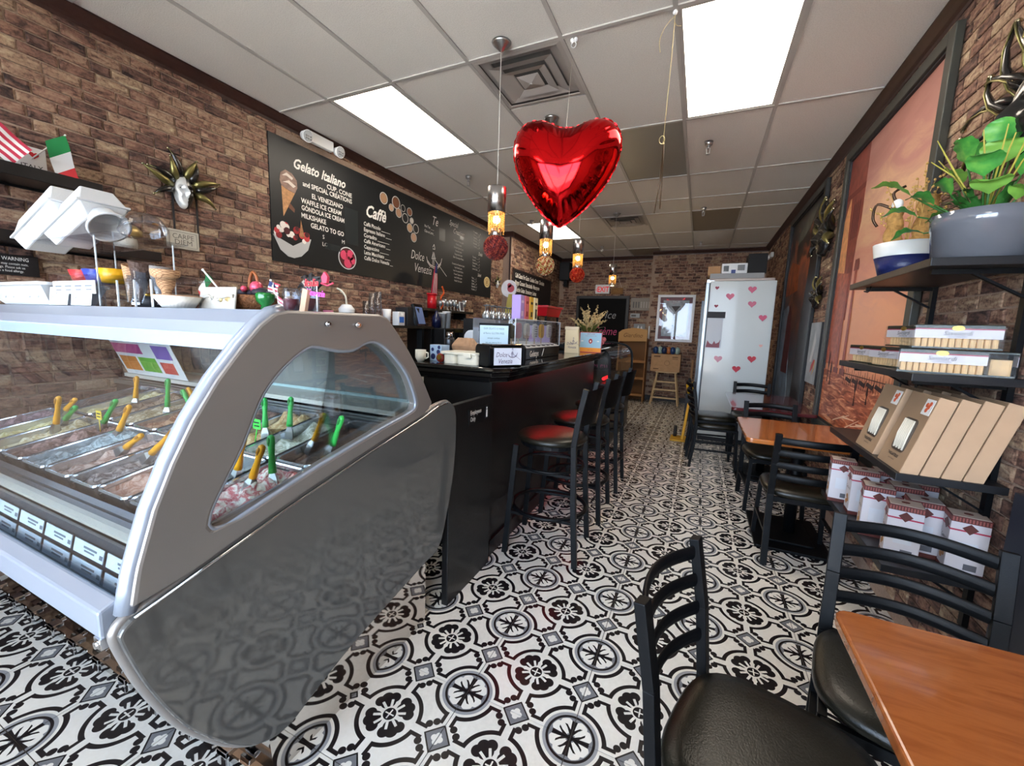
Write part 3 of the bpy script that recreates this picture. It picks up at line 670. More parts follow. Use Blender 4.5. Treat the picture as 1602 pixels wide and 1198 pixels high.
ct = thing('bar_counter', 'long black service bar with glossy countertop and moulded edge', 'counter', (0, 0, 0))
part('counter_body', B().box(-1.66, -1.09, 2.12, 4.72, 0, 1.09), blackwood, ct, bev=.004)
part('corner_post', B().box(-1.12, -1.08, 2.11, 2.16, 0, 1.09), blackwood, ct)
top_poly = [(-1.75, 2.06), (-1.05, 2.06), (-.98, 2.16), (-.98, 4.74), (-1.75, 4.74)]
def inset(poly, d): 
    cx, cy = -1.36, 3.4; return [(p[0] + (d if p[0] < cx else -d), p[1] + (d if p[1] < cy else -d)) for p in poly]
topm = mat('countertop_black', '0b0b0c', .07, spec=.6, coat=.4)
part('countertop', B().prism(top_poly, 1.152, 1.18, 'z'), topm, ct, 'glossy black countertop', bev=.008)
part('edge_mould', B().prism(inset(top_poly, .018), 1.122, 1.152, 'z').prism(inset(top_poly, .04), 1.09, 1.122, 'z'), blackgl, ct, 'stepped black moulding', bev=.006)
part('led_strip', B().box(-1.082, -1.074, 2.3, 4.6, 1.078, 1.086), mat('red_led', 'ff2020', .5, emit='ff1420', estr=1.0), ct, 'thin red light strip under the countertop')
ll = bpy.data.lights.new('red_led_glow', 'AREA'); ll.shape = 'RECTANGLE'; ll.size = .05; ll.size_y = 2.3; ll.energy = 2.4; ll.color = (1, .02, .03)
lo = bpy.data.objects.new('red_led_glow', ll); col.objects.link(lo); lo.location = (-1.04, 3.45, 1.085); lo.parent = ct
part('foot_base', B().box(-1.64, -1.075, 2.13, 4.72, 0, .1), blackwood, ct)
# back service counter along the left wall
bc = thing('back_counter', 'black back-bar work counter along the left brick wall', 'counter', (0, 0, 0))
part('counter_body', B().box(-3.12, -2.62, 2.3, 6.6, 0, .96), blackwood, bc); part('counter_top', B().box(-3.13, -2.58, 2.28, 6.62, .96, 1.0), blackgl, bc, bev=.004)
part('raised_shelf', B().box(-3.1, -2.75, 2.55, 3.9, 1.37, 1.395).box(-3.1, -2.77, 2.55, 2.58, 1.0, 1.37).box(-3.1, -2.77, 3.87, 3.9, 1.0, 1.37), blackwood, bc, 'raised black shelf over the work top')
# second curved pastry case
pc = thing('pastry_case', 'black pastry display case with curved glass behind the bar stools', 'display case', (0, 0, 0))
part('case_body', B().box(-1.70, -.94, 4.78, 6.55, 0, .80), blackwood, pc, bev=.004)
prof = spline([(-1.5, 1.235, 0), (-1.2, 1.235, 0), (-1.02, 1.2, 0), (-.94, 1.1, 0), (-.925, .95, 0), (-.925, .80, 0)], 5)
part('curved_glass', B().grid(lambda u_, v_: ((lambda p: (p.x, 4.83 + 1.7 * u_, p.y))(prof[min(int(v_ * (len(prof) - 1) + .5), len(prof) - 1)])), 2, len(prof)), MATS['case_glass'], pc, 'curved case glass')
part('end_frame', B().tube([(p.x, 4.81, p.y) for p in prof], .022, 4, sq=True), black, pc, 'thick black curved end frame'); part('end_frame', B().tube([(p.x, 6.53, p.y) for p in prof], .022, 4, sq=True), black, pc, 'thick black curved end frame')
part('end_glass', B().prism([(p.x, p.y) for p in prof] + [(-1.5, .80)], 4.80, 4.805, 'y'), clear, pc)
part('top_board', B().box(-1.72, -1.45, 4.78, 6.55, 1.2, 1.24).box(-1.72, -1.68, 4.78, 6.55, .8, 1.2), black, pc)
part('case_shelf', B().box(-1.6, -.98, 4.85, 6.5, .98, .99), clear, pc)
part('red_lamp', B().cyl((-1.02, 4.95, .84), (-1.02, 5.3, .84), .02, n=10), mat('red_lamp', 'ff3030', .4, emit='ff2428', estr=1.6), pc, 'glowing red lamp')
# ================================================================== SEATING
def ladder_chair(label, group='black ladder-back chairs', n_sl=4):
    """local: seat centre at origin on the floor, faces +y, back at -y"""
    t = thing('ladder_back_chair', label, 'chair', (0, 0, 0), group)
    def rear(s): return [(s * .185, -.235, 0), (s * .185, -.205, .25), (s * .185, -.195, .45), (s * .185, -.215, .65), (s * .185, -.25, .84)]
    for s in (-1, 1):
        pts = rear(s); b = B()
        for p, q in zip(pts[:-1], pts[1:]): b.bar(p, q, .026, .036, up=(1, 0, 0))
        part('rear_leg', b, black, t, bev=.002)
        part('front_leg', B().bar((s * .2, .21, 0), (s * .185, .19, .43), .026, .026, up=(1, 0, 0)), black, t)
        part('side_rail', B().bar((s * .188, -.19, .425), (s * .186, .19, .425), .02, .025), black, t)
        part('stretcher', B().bar((s * .19, -.21, .2), (s * .195, .2, .2), .018, .018), black, t)
    part('cross_rail', B().bar((-.19, .195, .42), (.19, .195, .42), .02, .03), black, t); part('cross_rail', B().bar((-.19, -.19, .42), (.19, -.19, .42), .02, .03), black, t)
    for k in range(n_sl):
        z = .80 - k * .077; y0 = -.242 + (.80 - z) * .16
        b = B()
        def sl(u_, v_, z=z, y0=y0):
            ang = 2 * math.pi * v_; x = (u_ - .5) * .37
            return (x, y0 - .05 * math.cos(math.pi * (u_ - .5)) + .008 * math.cos(ang), z + .021 * math.sin(ang) + .006 * math.cos(math.pi * (u_ - .5)))
        b.grid(sl, 15, 13); part('back_slat', b, black, t)
    def cushion():
        o = [(.215 * (1 if k else 1) * math.copysign(abs(math.cos(a_)) ** .62, math.cos(a_)), .215 * math.copysign(abs(math.sin(a_)) ** .62, math.sin(a_)) - .0) for k, a_ in enumerate([2 * math.pi * i / 36 for i in range(36)])]
        rings = [(.93, .435), (1.0, .447), (1.0, .462), (.965, .476), (.8, .487), (.45, .492), (.0, .493)]
        vs = [(p[0] * k, p[1] * k, z) for k, z in rings for p in o]; n = 36
        fs = [(r_ * n + i, r_ * n + (i + 1) % n, (r_ + 1) * n + (i + 1) % n, (r_ + 1) * n + i) for r_ in range(len(rings) - 1) for i in range(n)]
        return B().add(vs, fs, 0, True)
    part('seat', cushion(), vinyl, t, 'padded black vinyl seat')
    return t
ch = ladder_chair('black ladder-back chair in the bottom foreground, facing the near wooden table')
ch.matrix_local = rotz(.227, .976, 0, -106)
dup(ch, rotz(.60, 1.356, 0, 167), 'black ladder-back chair behind the near wooden table, under the snack shelves')
dup(ch, rotz(.665, 3.09, 0, 0), 'black ladder-back chair pulled up to the near side of the orange middle table')
dup(ch, rotz(.63, 3.93, 0, 184), 'black ladder-back chair between the orange middle table and the dark red table')
dup(ch, rotz(.64, 5.62, 0, 180), 'farthest black ladder-back chair, in front of the tall white fridge')
sA = dup(ch, rotz(.22, 4.90, 0, -84), 'lower of two stacked chairs standing in the aisle by the fridge')
dup(ch, rotz(.205, 4.93, .075, -82), 'upper of two stacked chairs standing in the aisle by the fridge')
def table(label, top_mat, x0, x1, y0, y1, edge, base=True):
    t = thing('cafe_table', label, 'table', (0, 0, 0))
    part('table_top', B().prism(rrect(x0, x1, y0, y1, .035), .73, .76), top_mat, t, bev=.007, seg=3)
    cx, cy = (x0 + x1) / 2 + .03, (y0 + y1) / 2
    part('pedestal', B().cyl((cx, cy, .02), (cx, cy, .72), .038), black, t)
    part('base_plate', B().prism(rrect(cx - .24, cx + .2, cy - .3, cy + .3, .02), 0, .02).prism(rrect(cx - .16, cx + .12, cy - .2, cy + .2, .02), .02, .035), black, t, bev=.004)
    part('top_bracket', B().box(cx - .16, cx + .16, cy - .02, cy + .02, .71, .73).box(cx - .02, cx + .02, cy - .22, cy + .22, .705, .73), black, t)
    return t
def wood_mat(name, a_, b__, rough=.2, sx=2.5, axis=(2, 14, 2)):
    m = mat(name, a_, rough, coat=.5); V.nt = m.node_tree; _, _, _, vec = coords(); n_ = vnoise(scaled(vec, axis), sx, 5, .6)
    setcol(ramp(n_, [(.3, a_), (.55, b__), (.75, a_)])); return m
orange = wood_mat('orange_cherry_wood', '8a4820', 'a05c2c', .22)
amber = wood_mat('amber_cherry_wood', 'a85e28', 'bc7036', .15)
darkred = wood_mat('dark_mahogany', '4a1c20', '5c262a', .12)
table('near orange-brown wooden café table cropped at the bottom right', orange, .352, 1.0, .45, 1.182, None)
table('middle glossy orange café table against the right wall', amber, .33, 1.0, 2.99, 3.77, None)
table('dark red mahogany café table in front of the fridge', darkred, .32, .98, 4.23, 5.39, None)
def stool(label):
    t = thing('bar_stool', label, 'bar stool', (0, 0, 0), 'black bar stools along the bar')
    for s in (-1, 1):
        b = B(); pts = [(-.235 * 0 + s * .205, -.235, 0), (s * .195, -.205, .4), (s * .19, -.19, .74), (s * .195, -.215, .93), (s * .2, -.245, 1.08)]
        for p, q in zip(pts[:-1], pts[1:]): b.bar(p, q, .032, .036, up=(1, 0, 0))
        part('rear_leg', b, black, t, bev=.002)
        part('front_leg', B().bar((s * .2, .215, 0), (s * .17, .17, .7), .032, .032, up=(1, 0, 0)), black, t)
        part('stretcher', B().bar((s * .198, -.21, .27), (s * .19, .195, .27), .018, .018), black, t)
        part('upper_stretcher', B().bar((s * .195, -.2, .55), (s * .18, .18, .55), .016, .016), black, t)
    def arc(z, r, a0, a1, th): return [(r * math.sin(math.radians(a_)), r * math.cos(math.radians(a_)) - .01, z) for a_ in range(a0, a1 + 1, 10)]
    part('foot_ring', B().tube(arc(.28, .235, 0, 350, .01), .014, 8, closed=True), black, t)
    part('upper_ring', B().tube(arc(.56, .205, 0, 350, .01), .009, 8, closed=True), black, t)
    part('seat_frame', B().prism(circ(0, -.01, .20, 28), .69, .715), black, t, bev=.003)
    b = B().lathe([(.0, .715), (.205, .715), (.222, .728), (.222, .742), (.205, .758), (.15, .768), (.0, .772)], 32, (0, -.01, 0)); part('seat', b, vinyl, t, 'round padded seat')
    def bp(u_, v_, o=0):
        x = (u_ - .5) * .385; return (x, -.235 - (v_ - .5) * .04 - .06 * math.cos(math.pi * (u_ - .5)) + o, .86 + .205 * v_ + .012 * math.sin(math.pi * u_) * (v_ > .5))
    b = B().grid(lambda u_, v_: bp(u_, v_, 0), 15, 6).grid(lambda u_, v_: bp(u_, v_, .006), 15, 6); part('backrest', b, black, t, 'curved solid metal back panel')
    return t
st = stool('nearest black bar stool, its round seat lit red, at the end of the bar')
st.matrix_local = rotz(-.815, 2.445, 0, 94)
dup(st, rotz(-.805, 3.08, 0, 92), 'second black bar stool along the bar')
dup(st, rotz(-.80, 3.74, 0, 92), 'third black bar stool along the bar, farthest with a clear view')
# ================================================================== LEFT WALL
boardm = mat('menu_board_black', '1b1e20', .42, spec=.4)
mbd = thing('menu_board', 'long black wall menu board lettered Gelato Italiano and Caffè', 'menu board', frame((-3.262, 2.364, 1.895), (0, 1, 0), (0, 0, 1)))
part('board_panel', B().prism([(-.01, 0), (3.87, 0), (3.87, 1.035), (-.01, 1.0)], -.012, .0, 'z'), boardm, mbd)
def tx(s, size, x, y, par=mbd, m=chalk, al='LEFT', sh=0, bold=0, sx=1, z=.001, nm='lettering', rot=0): return text(nm, s, size, TM(x, y, z, rot), m, par, al, sh, 0, bold, sx=sx)
tx('Gelato Italiano', .115, .2, .80, sh=.35, bold=.003, sx=.83)
tx('CUP, CONE', .058, .855, .735, al='RIGHT', bold=.001); tx('and SPECIAL CREATIONS', .058, .855, .68, al='RIGHT', bold=.001, sx=.88)
tx('EL VENEZIANO', .058, .74, .60, al='RIGHT', bold=.001, sx=.9); tx('WAFFLE ICE CREAM', .058, .275, .535, bold=.001, sx=.86); tx('GÓNDOLA ICE CREAM', .058, .275, .475, bold=.001, sx=.8); tx('MILKSHAKE', .058, .27, .41, bold=.001, sx=.88)
tx('GELATO TO GO', .06, .745, .345, al='RIGHT', bold=.001, sx=.86); tx('S', .05, .49, .275); tx('M', .05, .715, .275); tx('LG', .05, .485, .21)
for a_ in ((.76, .93, .29, .63), (.52, .70, .19, .245)): part('patch', B().box(*a_, 0, .001), mat('board_patch', '272c2e', .3), mbd, 'blank covered price patch')
tx('Caffè', .17, 1.03, .615, sh=.35, bold=.004, sx=.85)
for k, s_ in enumerate(('Caffè Piccolo ______', 'Espresso Italiano ____', 'Cortadito ________', 'Caffè Americano ___', 'Cappuccino ______', 'Latte Macchiato ____', 'Caffè Dolce Venezia __')):
    tx(s_, .054, 1.01, .515 - k * .0575, sx=.86, bold=.0006)
for x, y, r_, fillc in ((1.31, .865, .062, 'b58d6a'), (1.51, .875, .068, '7e4f33'), (1.43, .80, .04, 'c9a486'), (1.63, .845, .04, None), (1.555, .775, .052, 'b98f70'), (1.75, .835, .048, '8c5a3c'), (1.67, .745, .055, None), (1.79, .745, .036, 'd9d4cc'), (1.755, .655, .052, 'c7a079'), (1.87, .67, .055, None), (1.83, .56, .055, 'c79f82')):
    pr = part('cup_picture', B().prism(circ(x, y, r_, 20), .0, .001, 'z', hole=circ(x, y, r_ * .86, 20)), mat('cup_rim_print', 'd8d3cb', .6), mbd)
    if fillc: part('coffee_print', B().prism(circ(x, y, r_ * .8, 18), 0, .001), mat('print_' + fillc, fillc, .6), pr)
# ice cream cone print
cp = part('cone_picture', B().poly([(.09, .62), (.215, .59), (.10, .375)], z=.001), mat('print_cone', 'b98a5e', .7, var=.25, bscale=40), mbd, 'printed waffle cone with chocolate ice cream')
part('ice_cream_print', B().prism([(.075, .66), (.085, .72), (.13, .755), (.19, .745), (.235, .70), (.24, .64), (.215, .59), (.15, .60), (.09, .62)], .001, .003), mat('print_icecream', '8f7468', .6, var=.3, bscale=30), cp)
part('swirl_print', B().prism([(.095, .70), (.14, .735), (.2, .71), (.19, .69), (.14, .71)], .003, .004).prism([(.10, .65), (.16, .68), (.225, .65), (.2, .63), (.15, .655)], .003, .004), mat('print_cream', 'd9cdc2', .6), cp)
part('cone_shadow_print', B().poly([(.165, .50), (.21, .46), (.205, .43), (.15, .46)], z=.0012), mat('print_brown', '6a4535', .7), cp)
bw = part('bowl_picture', B().prism([(.0, .215), (.06, .10), (.13, .055), (.19, .05), (.26, .075), (.33, .14), (.365, .24), (.33, .235), (.18, .15), (.06, .19)], .0, .002), mat('print_bowl', 'b9bbbb', .5), mbd, 'printed white bowl of fruit and ice cream')
rg = random.Random(5)
for k in range(22):
    x = .03 + .3 * rg.random(); y = .19 + .09 * rg.random() - .0 + (.03 if .08 < x < .28 else 0)
    part('fruit_print', B().prism(circ(x, y, rg.uniform(.018, .035), 12), .002 + k * .0001, .003 + k * .0001), mat('print_f%d' % (k % 5), ('8c1f26', 'c23a3f', 'e8e0d8', '4a1c22', 'e9e4dd')[k % 5], .5), bw)
part('wafer_print', B().poly([(.245, .24), (.295, .24), (.262, .385)], z=.0055), mat('print_wafer', '9c6f4a', .7, var=.3, bscale=60), bw)
cu = part('sorbet_picture', B().prism(circ(.785, .145, .115, 28, .108), 0, .001), mat('print_glass', 'cfd3d4', .4), mbd, 'printed cup of pink sorbet seen from above')
part('sorbet_fill', B().prism(circ(.785, .145, .104, 28, .098), .001, .0016), mat('print_wine', '4a1c22', .5), cu)
for x, y, r_ in ((.74, .17, .045), (.82, .18, .05), (.79, .10, .05), (.85, .13, .035)): part('sorbet_scoop', B().prism(circ(x, y, r_, 16), .0016, .0022), mat('print_sorbet', 'd9486a', .5), cu)
for x, y in ((.725, .10), (.77, .21), (.86, .18), (.80, .15)): part('berry_print', B().prism(circ(x, y, .016, 10), .0022, .003), mat('print_berry', '5c1020', .5), cu)
tx('Te', .16, 2.19, .80, sh=.35, sx=.8); tx('Hot Tea ____', .045, 2.04, .735, sx=.8); tx('Chai te Latte_', .045, 2.04, .675, sx=.8)
for a_ in ((2.36, 2.5, .64, .80), (2.88, 2.98, .755, .81)): part('patch', B().box(*a_, 0, .001), MATS['board_patch'], mbd)
tx('Special', .10, 2.6, .89, sh=.3, sx=.8); tx('Creations', .10, 2.7, .80, sh=.3, sx=.75)
for k, s_ in enumerate(('Hazelnut Mocha Latte', 'Vanilla Latte', 'Caramel Spiced Latte', 'Venetian Latte', 'Peppermint Latte', 'Dark Chocolate Mocha', '', 'Creamy Iced Hazelnut Latte', 'Iced Vanilla Latte', 'Iced Chocolate Mocha', 'Frozen Cappuccino', 'Iced Coffee Latte', 'Vanilla Chai Latte')):
    if s_: tx(s_, .036, 2.85, .70 - k * .046, al='CENTER', sx=.82)
for k in range(6): tx(('Prosciutto ____ 8', 'Salame ____ 7', 'Focaccia ____ 6', 'Ciabatta ____ 7', 'Bresaola ___ 9', 'Caprese ____ 8')[k], .036, 3.27, .93 - k * .042, sx=.82)
tx('Dolci', .075, 3.43, .62, sh=.3, sx=.75)
for k in range(5): tx(('Tiramisu _____ 6', 'Cannoli ______ 4', 'Cheesecake ___ 6', 'Tartufo ______ 5', 'Lemon Cake ___ 5')[k], .036, 3.25, .56 - k * .044, sx=.85)
tx('Salati', .07, 3.42, .30, sh=.3, sx=.75)
for k in range(5): tx(('Toast ____ 5', 'Panino ___ 7', 'Quiche ___ 6', 'Bruschetta _ 6', 'Focaccia __ 5')[k], .034, 3.24, .245 - k * .042, sx=.8)
tx('Dolce', .15, 1.77, .31, sh=.3, sx=.72, bold=-.001); tx('Venezia', .15, 1.83, .165, sh=.3, sx=.78, bold=-.001)
def gondola(par, x, y, s, m, z=.001, name='gondola_drawing'):
    b = B()
    def ln(a, c, w=.008):
        a = Vector((a[0] * s + x, a[1] * s + y, z)); c = Vector((c[0] * s + x, c[1] * s + y, z)); b.bar(a, c, w * s, .0008, up=(0, 0, 1))
    P_ = [(-.15, .03), (-.08, -.02), (0, -.035), (.09, -.02), (.16, .04)]
    for p, q in zip(P_[:-1], P_[1:]): ln(p, q, .012); ln((p[0], p[1] - .02), (q[0], q[1] - .02))
    for p, q in (((-.15, .03), (-.16, .07)), ((.16, .04), (.18, .10)), ((.0, -.02), (.0, .15)), ((-.03, -.02), (-.02, .15)), ((0, .15), (.03, .05)), ((-.02, .14), (-.05, .06)), ((.02, .06), (.30, -.12)), ((-.05, .06), (.04, .08)), ((-.03, .19), (.02, .19)), ((-.03, .21), (.0, .25)), ((0, .25), (.02, .19))): ln(p, q)
    return part(name, b, m, par)
gondola(mbd, 2.25, .31, 1.0, chalk)
lg = part('round_logo', B().prism(circ(3.735, .245, .10, 28, .085), 0, .001), mat('logo_cream', 'd3bf8a', .6), mbd, 'round cream logo')
part('logo_mark', B().prism(circ(3.735, .245, .07, 24, .06), .001, .0015, 'z', hole=circ(3.735, .245, .06, 24, .05)).box(3.715, 3.75, .215, .275, .001, .0015), mat('logo_brown', '8a6a35', .6), lg)
# emergency light
def emergency(label, M, s=1, twin=True):
    t = thing('emergency_light', label, 'light', M)
    part('housing', B().box(-.13 * s, .13 * s, -.045 * s, .045 * s, 0, .05 * s), white, t, bev=.008)
    for k, x in enumerate(((-.19, .17) if twin else (-.02,))):
        h = part('lamp_head', B().cyl((x * s, -.02 * s, .03 * s), (x * s, -.035 * s, .09 * s), .035 * s, .052 * s, n=16), white, t)
        part('lens', B().cyl((x * s, -.035 * s, .09 * s), (x * s, -.036 * s, .094 * s), .046 * s, n=16), mat('lens_glass', 'dfe6ea', .1, .4), h)
        lb = B()
        for i in range(3):
            for j in range(3): lb.cyl((x * s + (i - 1) * .022 * s, -.036 * s + (j - 1) * .022 * s, .094 * s), (x * s + (i - 1) * .022 * s, -.036 * s + (j - 1) * .022 * s, .098 * s), .007 * s, n=8)
        part('led_array', lb, chrome, h)
    return t
emergency('white twin-head emergency light above the menu board', LW(2.80, 2.975, -3.215), .95)
emergency('white emergency light high on the right wall near the fridge', RW(8.35, 2.78, 1.0), .9, False)
# floating shelves
def fshelf(label, y0, y1, z0, z1, d=.2):
    t = thing('wall_shelf', label, 'shelf', (0, 0, 0)); part('shelf_board', B().box(-3.27, -3.27 + d, y0, y1, z0, z1), blackwood, t, bev=.003)
    part('cleat', B().box(-3.272, -3.262, y0 + .05, y1 - .05, z0 - .012, z0), black, t); return t
fshelf('black floating shelf at upper left holding small flags', .45, 1.22, 2.05, 2.11, .22)
fshelf('black floating shelf behind the styrofoam cups', .80, 1.50, 1.745, 1.80, .16)
def flag_cloth(t, p0, d1, d2, w, h, stripes, vert=True, wave=.012, name='flag_stripe'):
    """p0 corner at pole top, d1 along pole, d2 away from the pole"""
    p0 = Vector(p0); d1 = Vector(d1).normalized(); d2 = Vector(d2).normalized(); nn_ = d1.cross(d2)
    for k, cl in enumerate(stripes):
        a0, a1 = k / len(stripes), (k + 1) / len(stripes)
        def f_(u_, v_):
            s_, t_ = (a0 + (a1 - a0) * u_, v_) if vert else (u_, a0 + (a1 - a0) * v_)
            return p0 + d2 * (w * s_) + d1 * (h * t_) + nn_ * (wave * math.sin(s_ * 7 + t_ * 2))
        part(name, B().grid(f_, 5, 5), mat('flag_' + cl, cl, .7), t)
def flag(label, base, tip, stripes, d1, d2, w, h, vert=True, name='small_flag', canton=False):
    t = thing(name, label, 'flag', (0, 0, 0), 'small souvenir flags')
    part('flag_pole', B().cyl(base, tip, .003, n=8), mat('pole_white', 'e8e6df', .5), t)
    part('pole_tip', B().sph(tip, .005, 8, 6), white, t)
    flag_cloth(t, tip, d1, d2, w, h, stripes, vert)
    if canton:
        p0 = Vector(tip); a_ = Vector(d1).normalized(); c_ = Vector(d2).normalized(); n_ = a_.cross(c_)
        for s_ in (-1, 1): part('canton', B().grid(lambda u_, v_, s_=s_: p0 + c_ * (w * .42 * u_) + a_ * (h * .5 * v_) + n_ * (.012 * math.sin(u_ * .42 * 7 + v_) + .0015 * s_), 4, 4), mat('flag_navy', '27325e', .7), t)
        st_ = B()
        for i in range(5):
            for j in range(4): 
                q = p0 + c_ * (w * .42 * (i + .5) / 5) + a_ * (h * .5 * (j + .5) / 4) + n_ * .005; st_.sph(q, .0022, 6, 4)
        part('stars', st_, chalk, t, kind='stuff')
    return t
flag('Italian flag drooping from the upper left shelf', (-3.2, .985, 2.16), (-3.14, 1.12, 2.335), ['1f8a4a', 'e6e8ea', 'd8343c'], (-.2, -1.0, -.75), (-.05, .20, -1), .23, .095)
flag('American flag at the far left edge on the upper shelf', (-3.17, .80, 2.12), (-3.10, .86, 2.31), ['c2304a', 'ece6e4'] * 4, (-.2, -.6, -.8), (.0, .55, -.5), .16, .12, vert=False, canton=False)
fr = thing('love_italy_card', 'small white I love Italy card on the upper left shelf', 'card', LW(1.0, 2.11, -3.20))
part('card', B().box(-.055, .055, 0, .13, 0, .01), paper, fr); text('card_text', 'I', .045, TM(-.03, .075, .0105), ink, fr); part('heart_mark', B().prism([(p[0] + .012, p[1] + .092) for p in heart2d(24, .036)], .01, .0112), redm, fr); text('card_text', 'ITALY', .034, TM(0, .02, .0105), ink, fr, sx=.9)
# jester mask
def jester(label, M, s=1, face='d9dbd9', dark='23211f', horns=10, group=None, thin=1, curl=.02, reach=1):
    t = thing('jester_mask', label, 'mask', M, group)
    fm = mat('mask_face_' + face, face, .25, .3); dm = mat('mask_dark', dark, .25, .2, coat=.5); gm = mat('mask_gilt', '8c8452', .35, .8)
    def facef(u_, v_, side):
        a_ = math.pi * (v_ - .5); y = math.sin(a_) * .105; wd = .062 * math.cos(a_) ** .7 * (1 - .25 * max(0, -y / .105))
        x = side * wd * math.sin(u_ * math.pi / 2); z = .055 * math.cos(u_ * math.pi / 2) * math.cos(a_) ** .6
        nose = .03 * math.exp(-(x / .011) ** 2 - ((y + .005) / .028) ** 2); eye = -.018 * math.exp(-((abs(x) - .027) / .014) ** 2 - ((y - .022) / .012) ** 2)
        mouth = -.006 * math.exp(-(x / .026) ** 2 - ((y + .045) / .005) ** 2) + .006 * math.exp(-(x / .02) ** 2 - ((y + .038) / .006) ** 2) + .006 * math.exp(-(x / .018) ** 2 - ((y + .053) / .006) ** 2)
        cheek = .008 * math.exp(-((abs(x) - .032) / .016) ** 2 - ((y + .02) / .02) ** 2); chin = .008 * math.exp(-(x / .02) ** 2 - ((y + .085) / .015) ** 2)
        return (x * s, y * s, (z + nose + eye + mouth + cheek + chin + .005) * s)
    part('face_half', B().grid(lambda u_, v_: facef(u_, v_, -1), 18, 34), fm, t, 'silvery white half of the face'); part('face_half', B().grid(lambda u_, v_: facef(u_, v_, 1), 18, 34), dm, t, 'dark gilded half of the face')
    for sd in (-1, 1): part('eye_hole', B().sph((sd * .027 * s, .022 * s, .032 * s), .013 * s, 12, 8, sc=(1.2, .6, .6)), ink, t)
    part('brow_band', B().tube([(.068 * s * math.cos(a_), (.02 + .095 * math.sin(a_)) * s, .012 * s) for a_ in [math.pi * k / 16 for k in range(17)]], .012 * s, 8), gm, t)
    for k in range(horns):
        a_ = math.radians(-12 + 204 * k / (horns - 1)); L = (.12 + .045 * ((k * 7) % 3) / 2) * s * reach; r0 = .075 * s
        dx, dy = math.cos(a_), math.sin(a_); cxn, cyn = -dy, dx; bend = (1 if k % 2 else -1) * curl * s
        pts = [(dx * (r0 + L * q) + cxn * bend * q * q * 2, .02 * s + dy * (r0 + L * q) + cyn * bend * q * q * 2, (.012 + .035 * math.sin(q * 2.4)) * s) for q in (0, .25, .5, .75, 1)]
        h = part('collar_horn', B().tube(pts, [.024 * s * thin, .024 * s * thin, .018 * s * thin, .011 * s * thin, .004 * s], 8), dm if (k % 2 or thin < 1) else gm, t)
        part('bell', B().sph(pts[-1], .008 * s, 8, 6), mat('bell_metal', 'cfc9a8', .15, 1), h)
        part('piping', B().tube([(p[0] + cxn * .02 * s * (1 - i / 4), p[1] + cyn * .02 * s * (1 - i / 4), p[2] + .006 * s) for i, p in enumerate(pts)], .003 * s, 5), gm, h)
    return t
jm = jester('jester mask with half silver, half dark face on the left brick wall', LW(1.72, 2.235, -3.262), 1.0)
part('ribbon', B().box(-.068, -.056, -.32, .01, .0, .003), ink, jm, M=TM(0, 0, 0, 0)); part('ribbon', B().box(.075, .087, -.34, 0, .0, .003), ink, jm)
cd = thing('carpe_diem_plaque', 'cream plaque reading CARPE DIEM below the jester mask', 'plaque', LW(1.70, 1.925, -3.262))
part('plaque', B().box(-.098, .098, -.062, .062, 0, .012), mat('plaster', 'cbc5b6', .8, bump=.3), cd, bev=.005)
part('border', B().prism(rrect(-.084, .084, -.05, .05, .004, 2), .012, .0145, 'z', hole=rrect(-.08, .08, -.046, .046, .004, 2)), mat('plaster_line', 'a9a496', .8), cd)
text('lettering', 'CARPE', .046, TM(0, .003, .0125), mat('engraved', '6d685e', .8), cd, sx=.95); text('lettering', 'DIEM', .046, TM(0, -.034, .0125), MATS['engraved'], cd, sx=1.05)
al = thing('allergy_sign', 'small black allergy warning sign at the far left', 'sign', LW(.88, 1.645, -3.262))
part('sign_board', B().box(-.12, .125, -.055, .05, 0, .006), mat('sign_black2', '17181a', .4), al, bev=.002)
text('lettering', 'ALLERGY WARNING', .026, TM(0, .02, .0065), chalk, al, sx=.75)
for k, s_ in enumerate(('Our products may contain nuts,', 'milk and eggs. Please ask us', 'if you have a food allergy.')): text('lettering', s_, .017, TM(0, -.002 - k * .018, .0065), chalk, al, sx=.78)
# blackboard of flavours on the pier
bb_ = thing('flavour_blackboard', 'small blackboard of hand-lettered flavours beyond the menu board', 'blackboard', frame((-3.128, 6.82, 1.75), (0, 1, 0), (0, 0, 1)))
part('board_panel', B().box(0, 2.0, 0, .70, 0, .015), mat('blackboard', '17161a', .5), bb_); part('board_frame', B().prism([(-.02, -.02), (2.02, -.02), (2.02, .72), (-.02, .72)], 0, .02, 'z', hole=[(.0, .0), (2.0, 0), (2.0, .70), (.0, .70)]), mat('frame_brown', '3a2a24', .5), bb_)
for k, s_ in enumerate(('Café Classic Per Gusto  Cookies Cream  Chocolate', 'Mango Coconut  Stracciatella  Mascarpone', 'Pistachio Gelato  Strawberry  Sorbet', 'Lemon  Nutella  Hazelnut  Tiramisu', 'Amarena  Dulce de Leche')):
    text('lettering', s_, .115, TM(.06, .57 - k * .125, .016), chalk, bb_, 'LEFT', .2, bold=.002, sx=.62)
jester('tiny dark jester mask between the menu board and the blackboard', LW(6.46, 2.15, -3.262), .62, horns=7)
